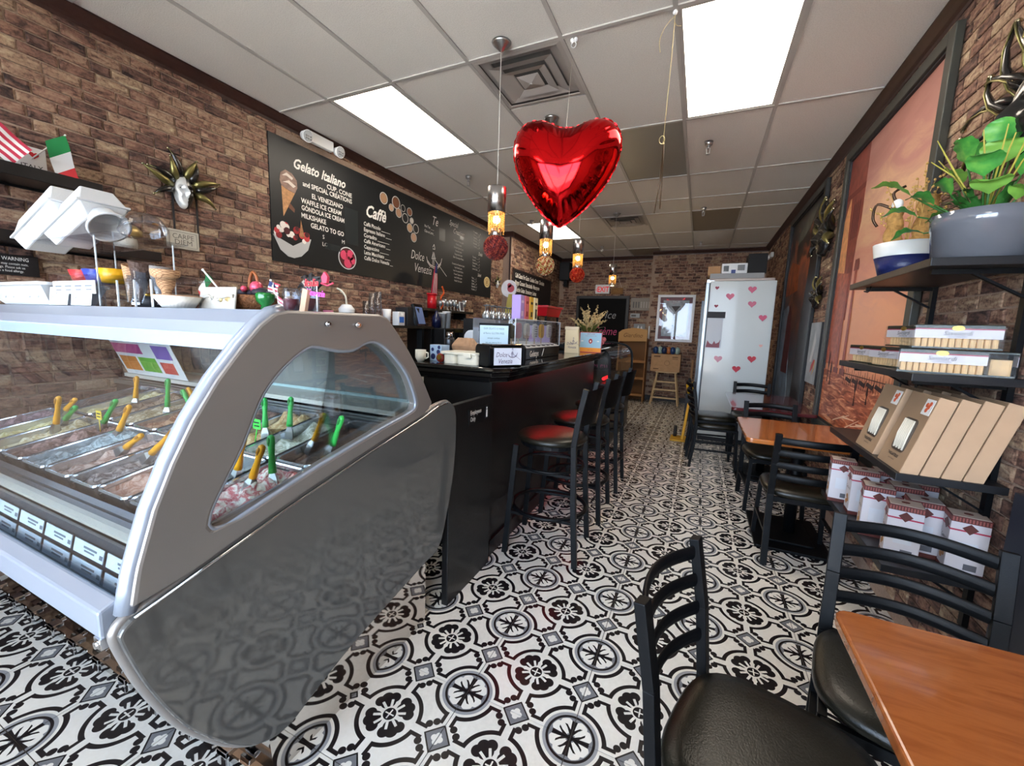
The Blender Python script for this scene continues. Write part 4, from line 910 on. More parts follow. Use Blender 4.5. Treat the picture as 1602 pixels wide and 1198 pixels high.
# ================================================================== PENDANTS
def pendant(label, x, y, zt, ball, cs):
    t = thing('pendant_lamp', label, 'pendant lamp', (x, y, 0), 'chrome and crystal pendant lamps over the bar')
    part('canopy', B().lathe([(.0, CEIL), (.058, CEIL - .002), (.05, CEIL - .012), (.008, CEIL - .05), (.0, CEIL - .052)], 24), steel, t)
    part('cord', B().cyl((0, 0, CEIL - .05), (0, 0, zt), .0022, n=6), mat('cord_clear', 'cfcac2', .4), t)
    part('cylinder_shade', B().lathe([(.0, zt), (.053, zt), (.056, zt - .003), (.056, zt - .15), (.050, zt - .15), (.050, zt - .01), (0, zt - .01)], 28), mat('pendant_chrome', 'b9b6b4', .26, 1), t)
    rg = random.Random(int(y * 10)); cb = B()
    for k in range(16):
        a_ = 2 * math.pi * k / 16; n_ = 9 + k % 3
        for j in range(n_): cb.sph((.048 * math.cos(a_), .048 * math.sin(a_), zt - .155 - j * .0115), .0052, 6, 4)
    part('crystal_fringe', cb, mat('amber_crystal', 'd89a50', .12, spec=.8, emit='ffb347', estr=.35), t, 'glowing strands of amber crystals', kind='stuff')
    part('bulb', B().sph((0, 0, zt - .19), .024, 12, 8), mat('bulb', 'ffe2b0', .4, emit='ffd28a', estr=30), t)
    part('neck', B().cyl((0, 0, zt - .24), (0, 0, zt - .30), .03, .034, n=16), steel, t)
    if ball:
        zc = zt - .355; r_ = .072
        part('ball_core', B().sph((0, 0, zc), r_ * .90, 20, 14), mat('core_' + cs[0], cs[0], .3, .3), t)
        for ci, c_ in enumerate(cs):
            bb2 = B(); N = 380
            for k in range(N):
                if (k * 7919 + k * k * 31) % 97 % len(cs) != ci: continue
                z_ = 1 - 2 * (k + .5) / N; rr_ = math.sqrt(1 - z_ * z_); ph = k * 2.39996
                bb2.add([Vector((rr_ * math.cos(ph), rr_ * math.sin(ph), z_)) * r_ + Vector((0, 0, zc)) + Vector(q) * .0085 for q in ((1, 0, 0), (0, 1, 0), (-1, 0, 0), (0, -1, 0), (0, 0, 1), (0, 0, -1))], [(0, 1, 4), (1, 2, 4), (2, 3, 4), (3, 0, 4), (1, 0, 5), (2, 1, 5), (3, 2, 5), (0, 3, 5)])
            part('crystal_beads', bb2, mat('bead_' + c_, c_, .12, .35, coat=.8), t, kind='stuff')
    l = bpy.data.lights.new('bulb_light', 'POINT'); l.energy = PENDANT_LIGHT; l.color = (1, .72, .38); l.shadow_soft_size = .03
    o = bpy.data.objects.new('bulb_light', l); col.objects.link(o); o.parent = t; o.location = (0, 0, zt - .335 if not ball else zt - .268)
pendant('nearest pendant lamp with a dark red crystal ball', -1.203, 2.352, 2.256, True, ['7c2a2a', 'a84838', '5e1c22'])
pendant('second pendant lamp with a gold crystal ball, partly behind the balloon', -1.213, 3.273, 2.284, True, ['c9a56a', 'b5553c', 'ead9a8'])
pendant('third pendant lamp with a bright red crystal ball', -1.21, 4.22, 2.33, True, ['c8321e', 'e0603a', 'a81f14'])
pendant('farthest small pendant lamp without a ball, near the exit sign', -1.22, 6.10, 2.36, False, [])
# balloon
half = [(0, .252), (-.055, .257), (-.12, .282), (-.20, .300), (-.28, .288), (-.34, .235), (-.366, .15), (-.352, .04), (-.30, -.075), (-.225, -.18), (-.135, -.275), (-.05, -.34), (0, -.372)]
hs = spline([(p[0], p[1], 0) for p in half], 6); outl = hs + [Vector((-p.x, p.y, 0)) for p in reversed(hs[1:-1])]; NO = len(outl)
bal = thing('heart_balloon', 'shiny red foil heart balloon hanging from the ceiling', 'balloon', frame((-.885, 2.66, 2.425), (1, .03, 0), (.0, .0, 1)))
BM = frame((-.885, 2.66, 2.425), (.985, .17, -.05), (.05, -.05, 1)); BM = BM @ Matrix.Diagonal((.925, .955, .93, 1)); bal.matrix_local = BM
def bf(u_, v_, s_=1):
    i = int(u_ * NO + .5) % NO; p = outl[i]; r_ = v_; q = Vector((p.x * r_, (p.y + .0) * r_, 0))
    wr = max(0, (r_ - .62) / .38); ph = i / NO * 2 * math.pi
    t_ = .165 * (1 - r_ ** 2.6) ** .6
    t_ *= 1 - .16 * math.exp(-(q.x / .10) ** 2) * max(0, min(1, (q.y - .02) / .2))      # dip below the cleft
    t_ *= 1 - .35 * max(0, -q.y / .37) ** 1.5
    t_ += -.005 * wr * (1 - wr) * 4 * (.5 + .5 * math.sin(ph * 34 + 2 * math.sin(ph * 5))) 
    return (q.x, q.y, s_ * max(0, t_))
foil = mat('red_foil', 'dd0f16', .09, 1)
foil.node_tree.nodes['Principled BSDF'].inputs['Base Color'].default_value = (.85, .012, .015, 1)
b = B().grid(lambda u_, v_: bf(u_, .001 + v_ * .999, 1), NO, 30, cu=True); part('front_foil', b, foil, bal)
b = B().grid(lambda u_, v_: bf(u_, .001 + v_ * .999, -1), NO, 30, cu=True); part('back_foil', b, foil, bal)
sb = B(); 
vs = []
for i, p in enumerate(outl):
    n_ = (outl[(i + 1) % NO] - outl[i - 1]); n_ = Vector((n_.y, -n_.x, 0)).normalized() * -1
    if n_.dot(p) < 0 and abs(p.x) > .02: n_ = -n_
    if abs(p.x) <= .02: n_ = Vector((0, 1 if p.y > 0 else -1, 0))
    w_ = .007 + .0025 * math.sin(i * 1.9); vs += [(p.x, p.y, .002 * math.sin(i * 2.3)), (p.x + n_.x * w_, p.y + n_.y * w_, .003 * math.sin(i * 1.3))]
sb.add(vs, [(2 * i, 2 * i + 1, (2 * i + 3) % (2 * NO), (2 * i + 2) % (2 * NO)) for i in range(NO)], 0, True); part('seam_edge', sb, foil, bal)
part('tail', B().prism([(-.012, -.37), (.012, -.37), (.02, -.41), (.0, -.402), (-.018, -.412)], -.001, .001), mat('pale_foil', 'd98a8a', .2, .8), bal)
Mi = BM.inverted()
part('string', B().cyl(Mi @ Vector((-.885, 2.66, 2.65)), Mi @ Vector((-.868, 2.66, CEIL)), .0012, n=5), mat('string_white', 'd9d4c4', .6), bal)
# ribbon hanging from the ceiling
rb = thing('hanging_ribbon', 'thin gold ribbon with knot and dark tails hanging from the ceiling', 'ribbon', (0, 0, 0))
rbm = mat('ribbon_gold', 'c9b784', .3, .5)
part('ribbon_string', B().tube([(-.26, 2.458, CEIL), (-.262, 2.458, 2.8), (-.27, 2.458, 2.42)], .0018, 6), rbm, rb)
part('ribbon_curl', B().tube(spline([(-.26, 2.458, 3.03), (-.30, 2.44, 2.98), (-.325, 2.44, 2.92), (-.318, 2.44, 2.86)], 6), .0016, 5).tube(spline([(-.26, 2.458, 3.0), (-.245, 2.45, 2.975), (-.225, 2.45, 2.97)], 5), .0016, 5), rbm, rb)
part('knot_loop', B().tube([(-.277 + .014 * math.cos(a_), 2.458, 2.435 + .02 * math.sin(a_)) for a_ in [math.pi * k / 6 for k in range(12)]], .002, 6, closed=True).sph((-.268, 2.458, 2.415), .006, 8, 6), rbm, rb)
part('ribbon_tail', B().tube([(-.268, 2.458, 2.415), (-.27, 2.458, 2.25), (-.288, 2.458, 2.06)], .0035, 6), mat('ribbon_dark', '4a3520', .35, .4), rb, 'dark tail')
part('ribbon_tail', B().tube([(-.266, 2.458, 2.415), (-.262, 2.458, 2.25), (-.261, 2.458, 2.08)], .0035, 6), MATS['ribbon_dark'], rb, 'dark tail')
part('clip', B().sph((-.26, 2.458, CEIL - .012), .012, 8, 6), white, rb)
hk = thing('ceiling_hook', 'clear plastic hook on the ceiling grid beside the near vent', 'hook', (-.80, 2.47, 0)); part('hook_body', B().sph((-.01, 0, CEIL - .01), .012, 8, 6).sph((.012, 0, CEIL - .01), .012, 8, 6), white, hk); part('hook_loop', B().tube([(.014 * math.cos(a_), 0, CEIL - .035 + .016 * math.sin(a_)) for a_ in [math.pi * k / 6 for k in range(12)]], .002, 5, closed=True), white, hk)
# sprinklers
def sprinkler(x, y, lb):
    t = thing('sprinkler_head', lb, 'sprinkler', (x, y, 0), 'ceiling fire sprinklers')
    part('escutcheon', B().lathe([(.0, CEIL), (.035, CEIL - .001), (.03, CEIL - .03), (.018, CEIL - .034), (.0, CEIL - .034)], 16), steel, t)
    part('sprinkler_body', B().cyl((0, 0, CEIL - .03), (0, 0, CEIL - .06), .009, n=8).bar((-.014, 0, CEIL - .05), (-.010, 0, CEIL - .10), .004, .006).bar((.014, 0, CEIL - .05), (.010, 0, CEIL - .10), .004, .006), steel, t)
    part('deflector', B().cyl((0, 0, CEIL - .10), (0, 0, CEIL - .104), .016, n=12), steel, t)
sprinkler(-2.484, 4.15, 'sprinkler head on the ceiling above the menu board'); sprinkler(-.076, 4.12, 'nearest sprinkler head right of the hanging ribbon'); sprinkler(-.102, 6.145, 'second sprinkler head on the right side of the ceiling'); sprinkler(-2.512, 6.109, 'sprinkler head beside the far left ceiling light'); sprinkler(-.13, 8.2, 'farthest right sprinkler head close to the back wall')
sprinkler(-1.9, 8.3, 'farthest left sprinkler head close to the back wall')
# ================================================================== ON TOP OF THE GELATO CASE
CT = 1.439
styro = mat('styrofoam', 'cfd2d4', .55, bump=.15, bscale=150)
acry = mat('acrylic_edge', 'dfe8ee', .1, spec=.8)
tb = thing('foam_tray', 'long white foam tray at the left end of the case top', 'tray', (0, 0, 0))
part('tray_body', B().add([(-2.99, .80, CT), (-2.52, .80, CT), (-2.52, .94, CT), (-2.99, .94, CT), (-3.18, .765, CT + .085), (-2.49, .765, CT + .085), (-2.49, .98, CT + .085), (-3.18, .98, CT + .085)], [(0, 3, 2, 1), (0, 1, 5, 4), (1, 2, 6, 5), (2, 3, 7, 6), (3, 0, 4, 7)]), styro, tb)
part('tray_rim', B().prism(rrect(-3.2, -2.47, .755, .99, .03), CT + .08, CT + .094, 'z', hole=rrect(-3.17, -2.5, .775, .97, .02)), styro, tb, bev=.003)
for k in range(5): part('embossed_dimple', B().sph((-2.93 + k * .085, .785 - .0, CT + .045), .016, 10, 6, sc=(1, .35, 1)), styro, tb)
hd = thing('cup_stand', 'clear acrylic stand holding foam boxes above the case', 'stand', (0, 0, 0))
for x, y in ((-2.10, .80), (-2.03, 1.02), (-2.50, 1.02)): part('stand_post', B().bar((x, y, CT), (x, y, 1.70), .004, .004), acry, hd)
part('stand_shelf', B().box(-2.72, -1.98, .79, 1.05, 1.70, 1.706), clear, hd); part('cup_tube', B().box(-2.44, -2.09, .80, .804, CT, 1.56).box(-2.44, -2.436, .8, .95, CT, 1.56).box(-2.094, -2.09, .8, .95, CT, 1.56), clear, hd)
for k, (x0, cl, lb) in enumerate(((-2.44, 'd8363c', 'red'), (-2.325, '3547a8', 'blue'), (-2.21, 'dba018', 'amber'))):
    solo('sample_cup', B().lathe([(.0, .0), (.04, 0), (.055, .055), (.052, .055), (.038, .004), (0, .004)], 20), mat('cup_' + cl, cl, .3), lb + ' plastic sample cup in the clear stand', 'cup', (x0 + .065, .87, 1.53), 'coloured plastic cups in the stand')
hh = thing('cup_rack', 'clear riser under the coloured cups', 'stand', (0, 0, 0)); part('rack_shelf', B().box(-2.43, -2.10, .81, .95, 1.524, 1.53), clear, hh); part('rack_leg', B().box(-2.43, -2.424, .81, .816, CT, 1.524), clear, hh); part('rack_leg', B().box(-2.106, -2.10, .81, .816, CT, 1.524), clear, hh)
pcard = thing('price_card', 'white card of cup prices leaning on the acrylic stand', 'card', frame((-2.44, .79, CT), (1, 0, 0), (0, 0, 1)))
part('card', B().box(.0, .345, .045, .095, 0, .003), paper, pcard)
for k in range(4): part('print_line', B().box(.02 + k * .083, .075 + k * .083, .072, .078, .003, .0036).box(.025 + k * .083, .07 + k * .083, .058, .063, .003, .0036), tagl, pcard)
for k in range(2):
    m_ = thing('flavour_leaflet', 'white sketched leaflet, %s of the pair below the price card' % ('left', 'right')[k], 'leaflet', frame((-2.485 + k * .19, .775, CT), (1, 0, 0), (0, .25, 1)))
    part('sheet', B().prism([(0.03, 0), (.19, 0), (.17, .075), (.0, .075)], 0, .001), mat('pale_paper', 'dde8ec', .7), m_)
    sk = B()
    rg = random.Random(k)
    for q in range(16): 
        x, y = .04 + .11 * rg.random(), .012 + .05 * rg.random(); sk.bar((x, y, .0015), (x + rg.uniform(-.025, .025), y + rg.uniform(-.012, .012), .0015), .0012, .0006, up=(0, 0, 1))
    part('sketch', sk, tagl, m_, kind='stuff')
# foam boxes tilted on the stand
def foam_box(label, c, L, W, H, rz, tilt):
    M = Matrix.Translation(c) @ Matrix.Rotation(math.radians(rz), 4, 'Z') @ Matrix.Rotation(math.radians(tilt), 4, 'Y')
    t = thing('foam_box', label, 'box', M, 'white foam takeaway boxes')
    def hull(k, z0, z1): return [(-L / 2, -W / 2), (L / 2, -W / 2), (L / 2, W / 2), (-L / 2, W / 2)]
    def frus(z0, z1, i0, i1):
        return [(-L / 2 + i0, -W / 2 + i0, z0), (L / 2 - i0, -W / 2 + i0, z0), (L / 2 - i0, W / 2 - i0, z0), (-L / 2 + i0, W / 2 - i0, z0), (-L / 2 + i1, -W / 2 + i1, z1), (L / 2 - i1, -W / 2 + i1, z1), (L / 2 - i1, W / 2 - i1, z1), (-L / 2 + i1, W / 2 - i1, z1)]
    fs = [(0, 3, 2, 1), (4, 5, 6, 7), (0, 1, 5, 4), (1, 2, 6, 5), (2, 3, 7, 6), (3, 0, 4, 7)]
    part('box_lid', B().add(frus(.0, H, 0, .025), fs), styro, t, bev=.006); part('box_base', B().add(frus(-H * .8, -.001, .022, 0), fs), styro, t, bev=.006)
    part('box_rim', B().box(-L / 2 - .006, L / 2 + .006, -W / 2 - .006, W / 2 + .006, -.004, .004), styro, t, bev=.002)
    return t
foam_box('largest, leftmost white foam box tilted over the case', (-2.55, .86, 1.785), .40, .17, .075, 0, -18)
foam_box('middle white foam box tilted over the case', (-2.315, .86, 1.78), .34, .15, .07, 0, -18)
bw_ = thing('foam_bowl', 'round white foam bowl tilted on the acrylic stand', 'bowl', Matrix.Translation((-2.13, .86, 1.745)) @ Matrix.Rotation(math.radians(-48), 4, 'Y'))
part('bowl', B().lathe([(.0, .06), (.045, .06), (.06, .0), (.068, .0), (.068, -.005), (.058, -.005), (.042, .053), (0, .053)], 28), styro, bw_)
dm_ = thing('cake_lid', 'clear domed lid behind the tilted foam bowl', 'lid', Matrix.Translation((-2.04, .93, 1.74)) @ Matrix.Rotation(math.radians(-20), 4, 'Y')); part('dome', B().lathe([(.075, 0), (.072, .02), (.06, .045), (.02, .055), (0, .056)], 24), clear, dm_); part('lid_rim', B().lathe([(.079, 0), (.079, .003), (.074, .003), (.074, 0)], 24), clear, dm_)
cb_ = thing('decor_cup', 'ribbed cream and gold cup sitting on the lower floating shelf', 'cup', (-3.19, 1.36, 1.80)); part('cup_body', B().lathe([(0, 0), (.05, 0), (.055, .03), (.05, .07), (.0, .07)], 24), cream, cb_); part('cup_top', B().lathe([(.05, .06), (.075, .085), (.075, .11), (.05, .14), (0, .15)], 24, fl=lambda t: 1 + .04 * math.cos(12 * t)), mat('gilt_rib', 'c4a96c', .35, .6), cb_)
# cones
def cone_tex(name, a_, b__):
    m = mat(name, a_, .7); V.nt = m.node_tree; x_, y_, z_, vec = coords(); w1 = V.op('SINE', (x_ * 1.0 + z_ * 1.6) * 420); w2 = V.op('SINE', (z_ * 1.6 - x_) * 420)
    setcol(mixc((w1 > .75) | (w2 > .75), srgb(a_), srgb(b__))); return m
wf1 = cone_tex('waffle_cone', 'c39a72', '8f6647'); wf2 = mat('dark_cone', '4a342a', .5, bump=.8, bscale=60)
def cone(label, x, y, z, r_, h, m, tiltx=0, sleeve=None):
    t = thing('waffle_cone', label, 'cone', Matrix.Translation((x, y, z)) @ Matrix.Rotation(math.radians(tiltx), 4, 'Y'), 'waffle cones in the acrylic stand')
    part('cone_shell', B().lathe([(.003, -h), (r_, 0), (r_ * .9, 0), (.002, -h + .02)], 20, fl=lambda t_: 1 + .05 * math.sin(3 * t_)), m, t)
    part('sleeve', B().lathe([(.006, -h - .002), (r_ * .8, -h * .22), (r_ * .82, -h * .22), (.007, -h - .004)], 20), sleeve or clear, t)
cone('pale waffle cone leaning left in the acrylic cone stand', -1.98, .86, 1.592, .034, .14, wf1, 20); cone('dark chocolate cone in the middle of the cone stand', -1.92, .86, 1.605, .04, .15, wf2, 12)
cone('grey dusted cone behind the dark cone', -1.89, .90, 1.595, .036, .14, mat('grey_cone', '8d8782', .6, bump=.6, bscale=60), 6)
wc = thing('flat_waffle_cup', 'short cup-shaped pale waffle cone, rightmost in the cone stand', 'cone', (-1.77, .86, 1.472)); part('cone_cup', B().lathe([(.012, 0), (.016, .03), (.026, .045), (.030, .07), (.042, .08), (.044, .10), (.040, .10), (.024, .05)], 20, fl=lambda t: 1 + .03 * math.cos(9 * t)), wf1, wc); part('foot', B().sph((0, 0, -.006), .016, 10, 8), mat('blue_bead', 'c8d4ee', .3), wc)
cs = thing('cone_stand', 'clear acrylic cone stand on the case top', 'stand', (0, 0, 0)); part('stand_plate', B().box(-2.07, -1.66, .81, .95, 1.535, 1.54), clear, cs)
for x in (-2.0, -1.88, -1.77): part('stand_leg', B().bar((x, .815, CT), (x, .815, 1.535), .005, .005), acry, cs)
pp = thing('paper_baking_cup', 'fluted white paper cup on the case top', 'cup', (-1.712, .865, CT)); part('cup_wall', B().lathe([(.0, .001), (.045, .001), (.07, .040), (.068, .040), (.044, .004)], 60, fl=lambda t: 1 + .03 * math.cos(30 * t)), mat('fluted_paper', 'e9e5dc', .8), pp); part('cup_rim', B().lathe([(.070, .040), (.071, .043), (.066, .043), (.066, .040)], 30), mat('tan_rim', 'b98f6e', .7), pp)
rl = thing('relief_plaque', 'pale plaster relief of two reaching hands leaning on the case top', 'plaque', frame((-1.70, .93, CT), (1, .08, 0), (0, .15, 1)))
part('plaque', B().box(0, .185, 0, .082, 0, .008), mat('pale_plaster', 'bcb6ab', .8, bump=.4), rl, bev=.004)
def arm(pts, r_): return B().tube([(x, y, .009) for x, y in pts], r_, 8)
part('relief_hand', arm([(.01, .025), (.03, .043), (.05, .048), (.065, .045)], [.006, .006, .007, .004]).tube([(.06, .046, .01), (.078, .040, .01)], [.0025, .0015], 6).tube([(.058, .043, .01), (.072, .034, .01)], [.0025, .0015], 6).tube([(.06, .048, .01), (.08, .045, .01)], [.0025, .0015], 6), MATS['pale_plaster'], rl)
part('relief_hand', arm([(.18, .048), (.15, .05), (.125, .045), (.112, .040)], [.007, .006, .007, .004]).tube([(.113, .041, .01), (.092, .040, .01)], [.0025, .0015], 6).tube([(.115, .038, .01), (.10, .030, .01)], [.0025, .0015], 6).tube([(.12, .036, .01), (.108, .026, .01)], [.0025, .0015], 6), MATS['pale_plaster'], rl)
bj = thing('black_jar', 'small black labelled jar behind the acrylic stand', 'jar', (-2.03, .93, CT)); part('jar_body', B().cyl((0, 0, 0), (0, 0, .045), .05, n=20), ink, bj); part('jar_lid', B().cyl((0, 0, .045), (0, 0, .056), .051, n=20), gold, bj); part('jar_label', B().box(-.03, .03, -.0515, -.05, .01, .02).box(-.02, .02, -.0515, -.05, .026, .032), chalk, bj)
# basket and flags at the back of the case top
bk = thing('wicker_basket', 'small brown wicker basket with a gold bow on the case top', 'basket', (-1.585, 1.06, CT))
part('basket_body', B().lathe([(0, .001), (.085, .001), (.115, .055), (.112, .058), (.082, .006)], 40, fl=lambda t: 1 + .015 * math.cos(20 * t)), mat('wicker', '7a4a26', .7, bump=.9, bscale=90, var=.3), bk)
part('handle', B().tube([(.03 * math.cos(a_), .0, .05 + .1 * math.sin(a_)) for a_ in [math.pi * k / 10 for k in range(11)]], .006, 6), mat('wicker_handle', '8a4a22', .5), bk)
bo = B(); bo.sph((-.028, -.115, .035), .026, 10, 8, sc=(1, .3, .6)).sph((.028, -.115, .035), .026, 10, 8, sc=(1, .3, .6)).sph((0, -.12, .035), .01, 8, 6); part('bow', bo, mat('gold_bow', 'b59d6b', .35, .4), bk)
cl_ = B()
for k, (x, y, r_) in enumerate(((-.06, .0, .03), (-.02, .02, .034), (.04, .0, .036), (.075, .02, .026))): cl_.sph((x, y, .07), r_, 8, 6, sc=(1, 1, .6))
part('filling', cl_, mat('basket_fill', '26222c', .6), bk); part('pink_filling', B().sph((.03, -.01, .09), .024, 8, 6).sph((-.03, -.02, .085), .012, 8, 6), mat('pink_foil', 'd8506a', .3, .3), bk)
flag('Italian flag leaning left out of the wicker basket', (-1.60, .97, 1.475), (-1.742, .97, 1.588), ['1d6b3c', 'e2e2e0', 'e04040'], (.62, 0, -.52), (-.25, 0, -1), .115, .055)
flag('tiny American flag beside the wicker basket', (-1.46, 1.06, 1.49), (-1.485, 1.06, 1.555), ['c03048', 'ece6e4'] * 3, (-.1, 0, -1), (1, 0, -.4), .055, .04, vert=False, canton=True)
flag('tiny American flag with pale stripes at the corner of the case', (-1.36, 1.0, CT), (-1.37, 1.0, 1.50), ['b8405a', 'e4dcdc'] * 3, (.3, 0, -1), (1, 0, -.9), .05, .05, vert=False, canton=False)
gg = solo('green_glass', B().lathe([(0, .001), (.018, .001), (.014, .02), (.03, .035), (.032, .06), (.028, .065), (0, .06)], 18), mat('green_glass', '0f6a28', .1, spec=.8), 'small green glass beside the wicker basket', 'glass', (-1.435, 1.0, CT))
def jar(label, x, y, r_, h, cl, lid='cfcfcf', stuff_=None):
    t = thing('candy_jar', label, 'jar', (x, y, CT), 'glass jars on the case top')
    part('jar_glass', B().lathe([(0, .001), (r_, .001), (r_, h * .8), (r_ * .85, h), (r_ * .8, h), (r_ * .93, h * .8), (r_ * .93, .006), (0, .006)], 20), clear, t)
    part('jar_filling', B().cyl((0, 0, .007), (0, 0, h * .55), r_ * .88, n=18), mat('fill_' + cl, cl, .5, bump=.5), t); return t
jar('glass jar with dark red filling behind the end frame', -1.30, 1.0, .028, .08, '6a1c22'); jar('glass jar of brown sticks behind the end frame', -1.235, 1.02, .032, .085, '6b2a2a')
sp_ = thing('feather_fan', 'cluster of dark and striped feathers standing in a jar', 'decoration', (-1.27, 1.06, CT))
rg = random.Random(9)
for k in range(13):
    a_ = -1.1 + 2.0 * k / 12; L = rg.uniform(.07, .12); tipx = L * math.sin(a_)
    part('feather', B().tube([(0, 0, .06), (tipx * .5, .01 * k / 13, .06 + L * .55 * math.cos(a_) ** .5 + .01), (tipx, .01, .06 + L * .7 * math.cos(a_))], [.003, .011, .003], 6), mat('feather_%d' % (k % 3), ('1a1718', '8e857c', '2c2624')[k % 3], .6), sp_)
sn = thing('italia_sign', 'small red twisted script sign reading Italia above the case', 'sign', frame((-1.235, 1.0, 1.535), (1, 0, 0), (0, 0, 1))); text('letters', 'Italia', .036, TM(0, -.01, 0), mat('coral_letter', 'd8404a', .4), sn, 'LEFT', .25, ext=.0015, bold=.0); part('sign_foot', B().cyl((.06, -.1, 0), (.06, -.01, 0), .002, n=6), white, sn)
sn = thing('venezia_sign', 'small pink script sign reading Venezia above the case', 'sign', frame((-1.19, .97, 1.495), (1, 0, 0), (0, 0, 1))); text('letters', 'Venezia', .030, TM(0, 0, 0, -6), mat('pink_letter', 'e85ad0', .3, emit='ff5ae0', estr=.5), sn, 'LEFT', .25, ext=.0015, bold=.0, sx=.9); part('sign_foot', B().cyl((.05, -.045, 0), (.05, 0, 0), .002, n=6), white, sn)
solo('ribbon_rosette', B().prism([(-.01, 0), (.01, 0), (.014, .02), (0, .036), (-.014, .02)], 0, .01, 'y').tube([(-.02, .005, 0), (.01, .005, -.008), (.035, .005, 0)], .003, 6), mat('watermelon', 'd8405a', .5), 'red and green ornament above the pink sign', 'ornament', (-1.14, 1.0, 1.535))
solo('card_bundle', B().box(-.012, .012, 0, .012, 0, .075), mat('card_tan', 'c9a184', .7), 'tan and white card standing behind the end frame', 'card', Matrix.Translation((-1.20, .96, CT)) @ Matrix.Rotation(.25, 4, 'Y'))
# ================================================================== RAISED BACK SHELF AND WALL SHELF
RS = 1.395
def lathe_thing(name, prof, m, label, cat, loc, group=None, n=20): return solo(name, B().lathe(prof, n), m, label, cat, loc, group)
cup_ = [(0, 0), (.03, 0), (.042, .11), (.039, .11), (.028, .004), (0, .004)]
gob = thing('lidded_cup', 'white lidded cup with a curled straw behind the end frame', 'cup', (-2.9, 2.78, RS)); part('cup_body', B().lathe([(0, 0), (.05, 0), (.07, .13), (.04, .17), (0, .175)], 20), white, gob); part('straw', B().tube(spline([(0, 0, .17), (.01, -.02, .24), (-.03, -.03, .29), (-.06, -.05, .31)], 5), .008, 6), cream, gob); part('band', B().lathe([(.058, .05), (.066, .10)], 20), mat('slate', '4b5058', .5), gob)
for k, (y, h, lb) in enumerate(((3.02, .22, 'short'), (3.1, .30, 'middle'), (3.18, .32, 'tallest'))): solo('clear_tumbler', B().lathe([(0, 0), (.03, 0), (.036, h), (.033, h), (.028, .006)], 16), clear, lb + ' clear tumbler stack on the raised back shelf', 'tumbler', (-2.9, y, RS), 'clear tumblers on the raised shelf')
solo('napkin_stack', B().box(-.06, .06, -.06, .06, 0, .06), white, 'stack of white napkins on the raised back shelf', 'napkins', (-2.9, 2.62, RS), bev=.006)
solo('striped_cup', B().lathe(cup_, 18), mat('striped', 'b86a84', .5), 'pink striped cup on the raised back shelf', 'cup', (-2.88, 2.56, RS - 0.0))
for k in range(3): solo('paper_cup', B().lathe([(0, 0), (.03, 0), (.045, .16 - .03 * k), (.042, .16 - .03 * k), (.027, .004)], 18), white, ('tall upside-down stack of white paper cups', 'white paper cup beside the stacked cups', 'white lidded paper cup near the black monitor')[k] + ' on the back shelf', 'cup', (-2.9 + .05 * (k % 2), 3.30 + .13 * k, RS), 'white paper cups on the back shelf')
ctn = thing('white_container', 'white carton with a blue label among the paper cups', 'container', (-2.85, 3.42, RS)); part('carton', B().box(-.04, .04, -.05, .05, .0, .14), white, ctn, bev=.004); part('blue_label', B().box(.04, .042, -.035, .035, .03, .09), mat('label_blue', '2a6bc8', .5), ctn)
mo = thing('pos_screen', 'black point of sale screen on the back counter', 'screen', rotz(-2.8, 3.72, 1.0, 15)); part('screen_stand', B().box(-.03, .03, -.03, .03, 0, .40).box(-.08, .08, -.1, .1, 0, .015), black, mo); part('screen_body', B().add([(-.02, -.12, .40), (.02, -.12, .40), (.02, .12, .40), (-.02, .12, .40), (-.06, -.12, .62), (-.03, -.12, .63), (-.03, .12, .63), (-.06, .12, .62)], [(0, 3, 2, 1), (4, 5, 6, 7), (0, 1, 5, 4), (1, 2, 6, 5), (2, 3, 7, 6), (3, 0, 4, 7)]), blackgl, mo); part('display', B().add([(.022, -.10, .42), (.022, .10, .42), (-.026, .10, .61), (-.026, -.10, .61)], [(0, 1, 2, 3)]), mat('screen_glow', '6f86b8', .3, emit='5a78b8', estr=.15), mo)
solo('black_binder', B().box(-.08, .08, -.1, .1, 0, .19), ink, 'black box with ring binding left of the screen', 'binder', (-2.88, 3.60, RS), bev=.003)
ws = thing('wall_shelf', 'black wall shelf of glasses and jars under the menu board', 'shelf', (0, 0, 0)); part('shelf_board', B().box(-3.27, -3.03, 4.05, 5.28, 1.585, 1.615), blackwood, ws)
part('bracket', B().box(-3.26, -3.06, 4.2, 4.22, 1.50, 1.585), black, ws); part('bracket', B().box(-3.26, -3.06, 5.1, 5.12, 1.50, 1.585), black, ws)
WS = 1.615
rj = thing('red_canister', 'red canister holding a furled American flag on the wall shelf', 'canister', (-3.12, 4.38, WS)); part('canister', B().cyl((0, 0, 0), (0, 0, .17), .06, n=20), redm, rj); part('canister_lid', B().cyl((0, 0, .17), (0, 0, .19), .067, n=20), redm, rj)
fl2 = thing('furled_flag', 'furled striped flag standing in the red canister', 'flag', (-3.12, 4.44, WS + .19))
for k in range(7): part('flag_stripe', B().tube([(0, -.07 + k * .018, .0), (0, -.03 + k * .012, .2), (0, .0 + k * .006, .34)], [.011, .009, .004], 6), mat('fs%d' % (k % 2), ('b02038', 'e6dede')[k % 2], .7), fl2)
part('canton', B().tube([(.01, .0, .26), (.01, .02, .38)], [.022, .01], 6), mat('flag_navy', '27325e', .7), fl2)
rg = random.Random(3)
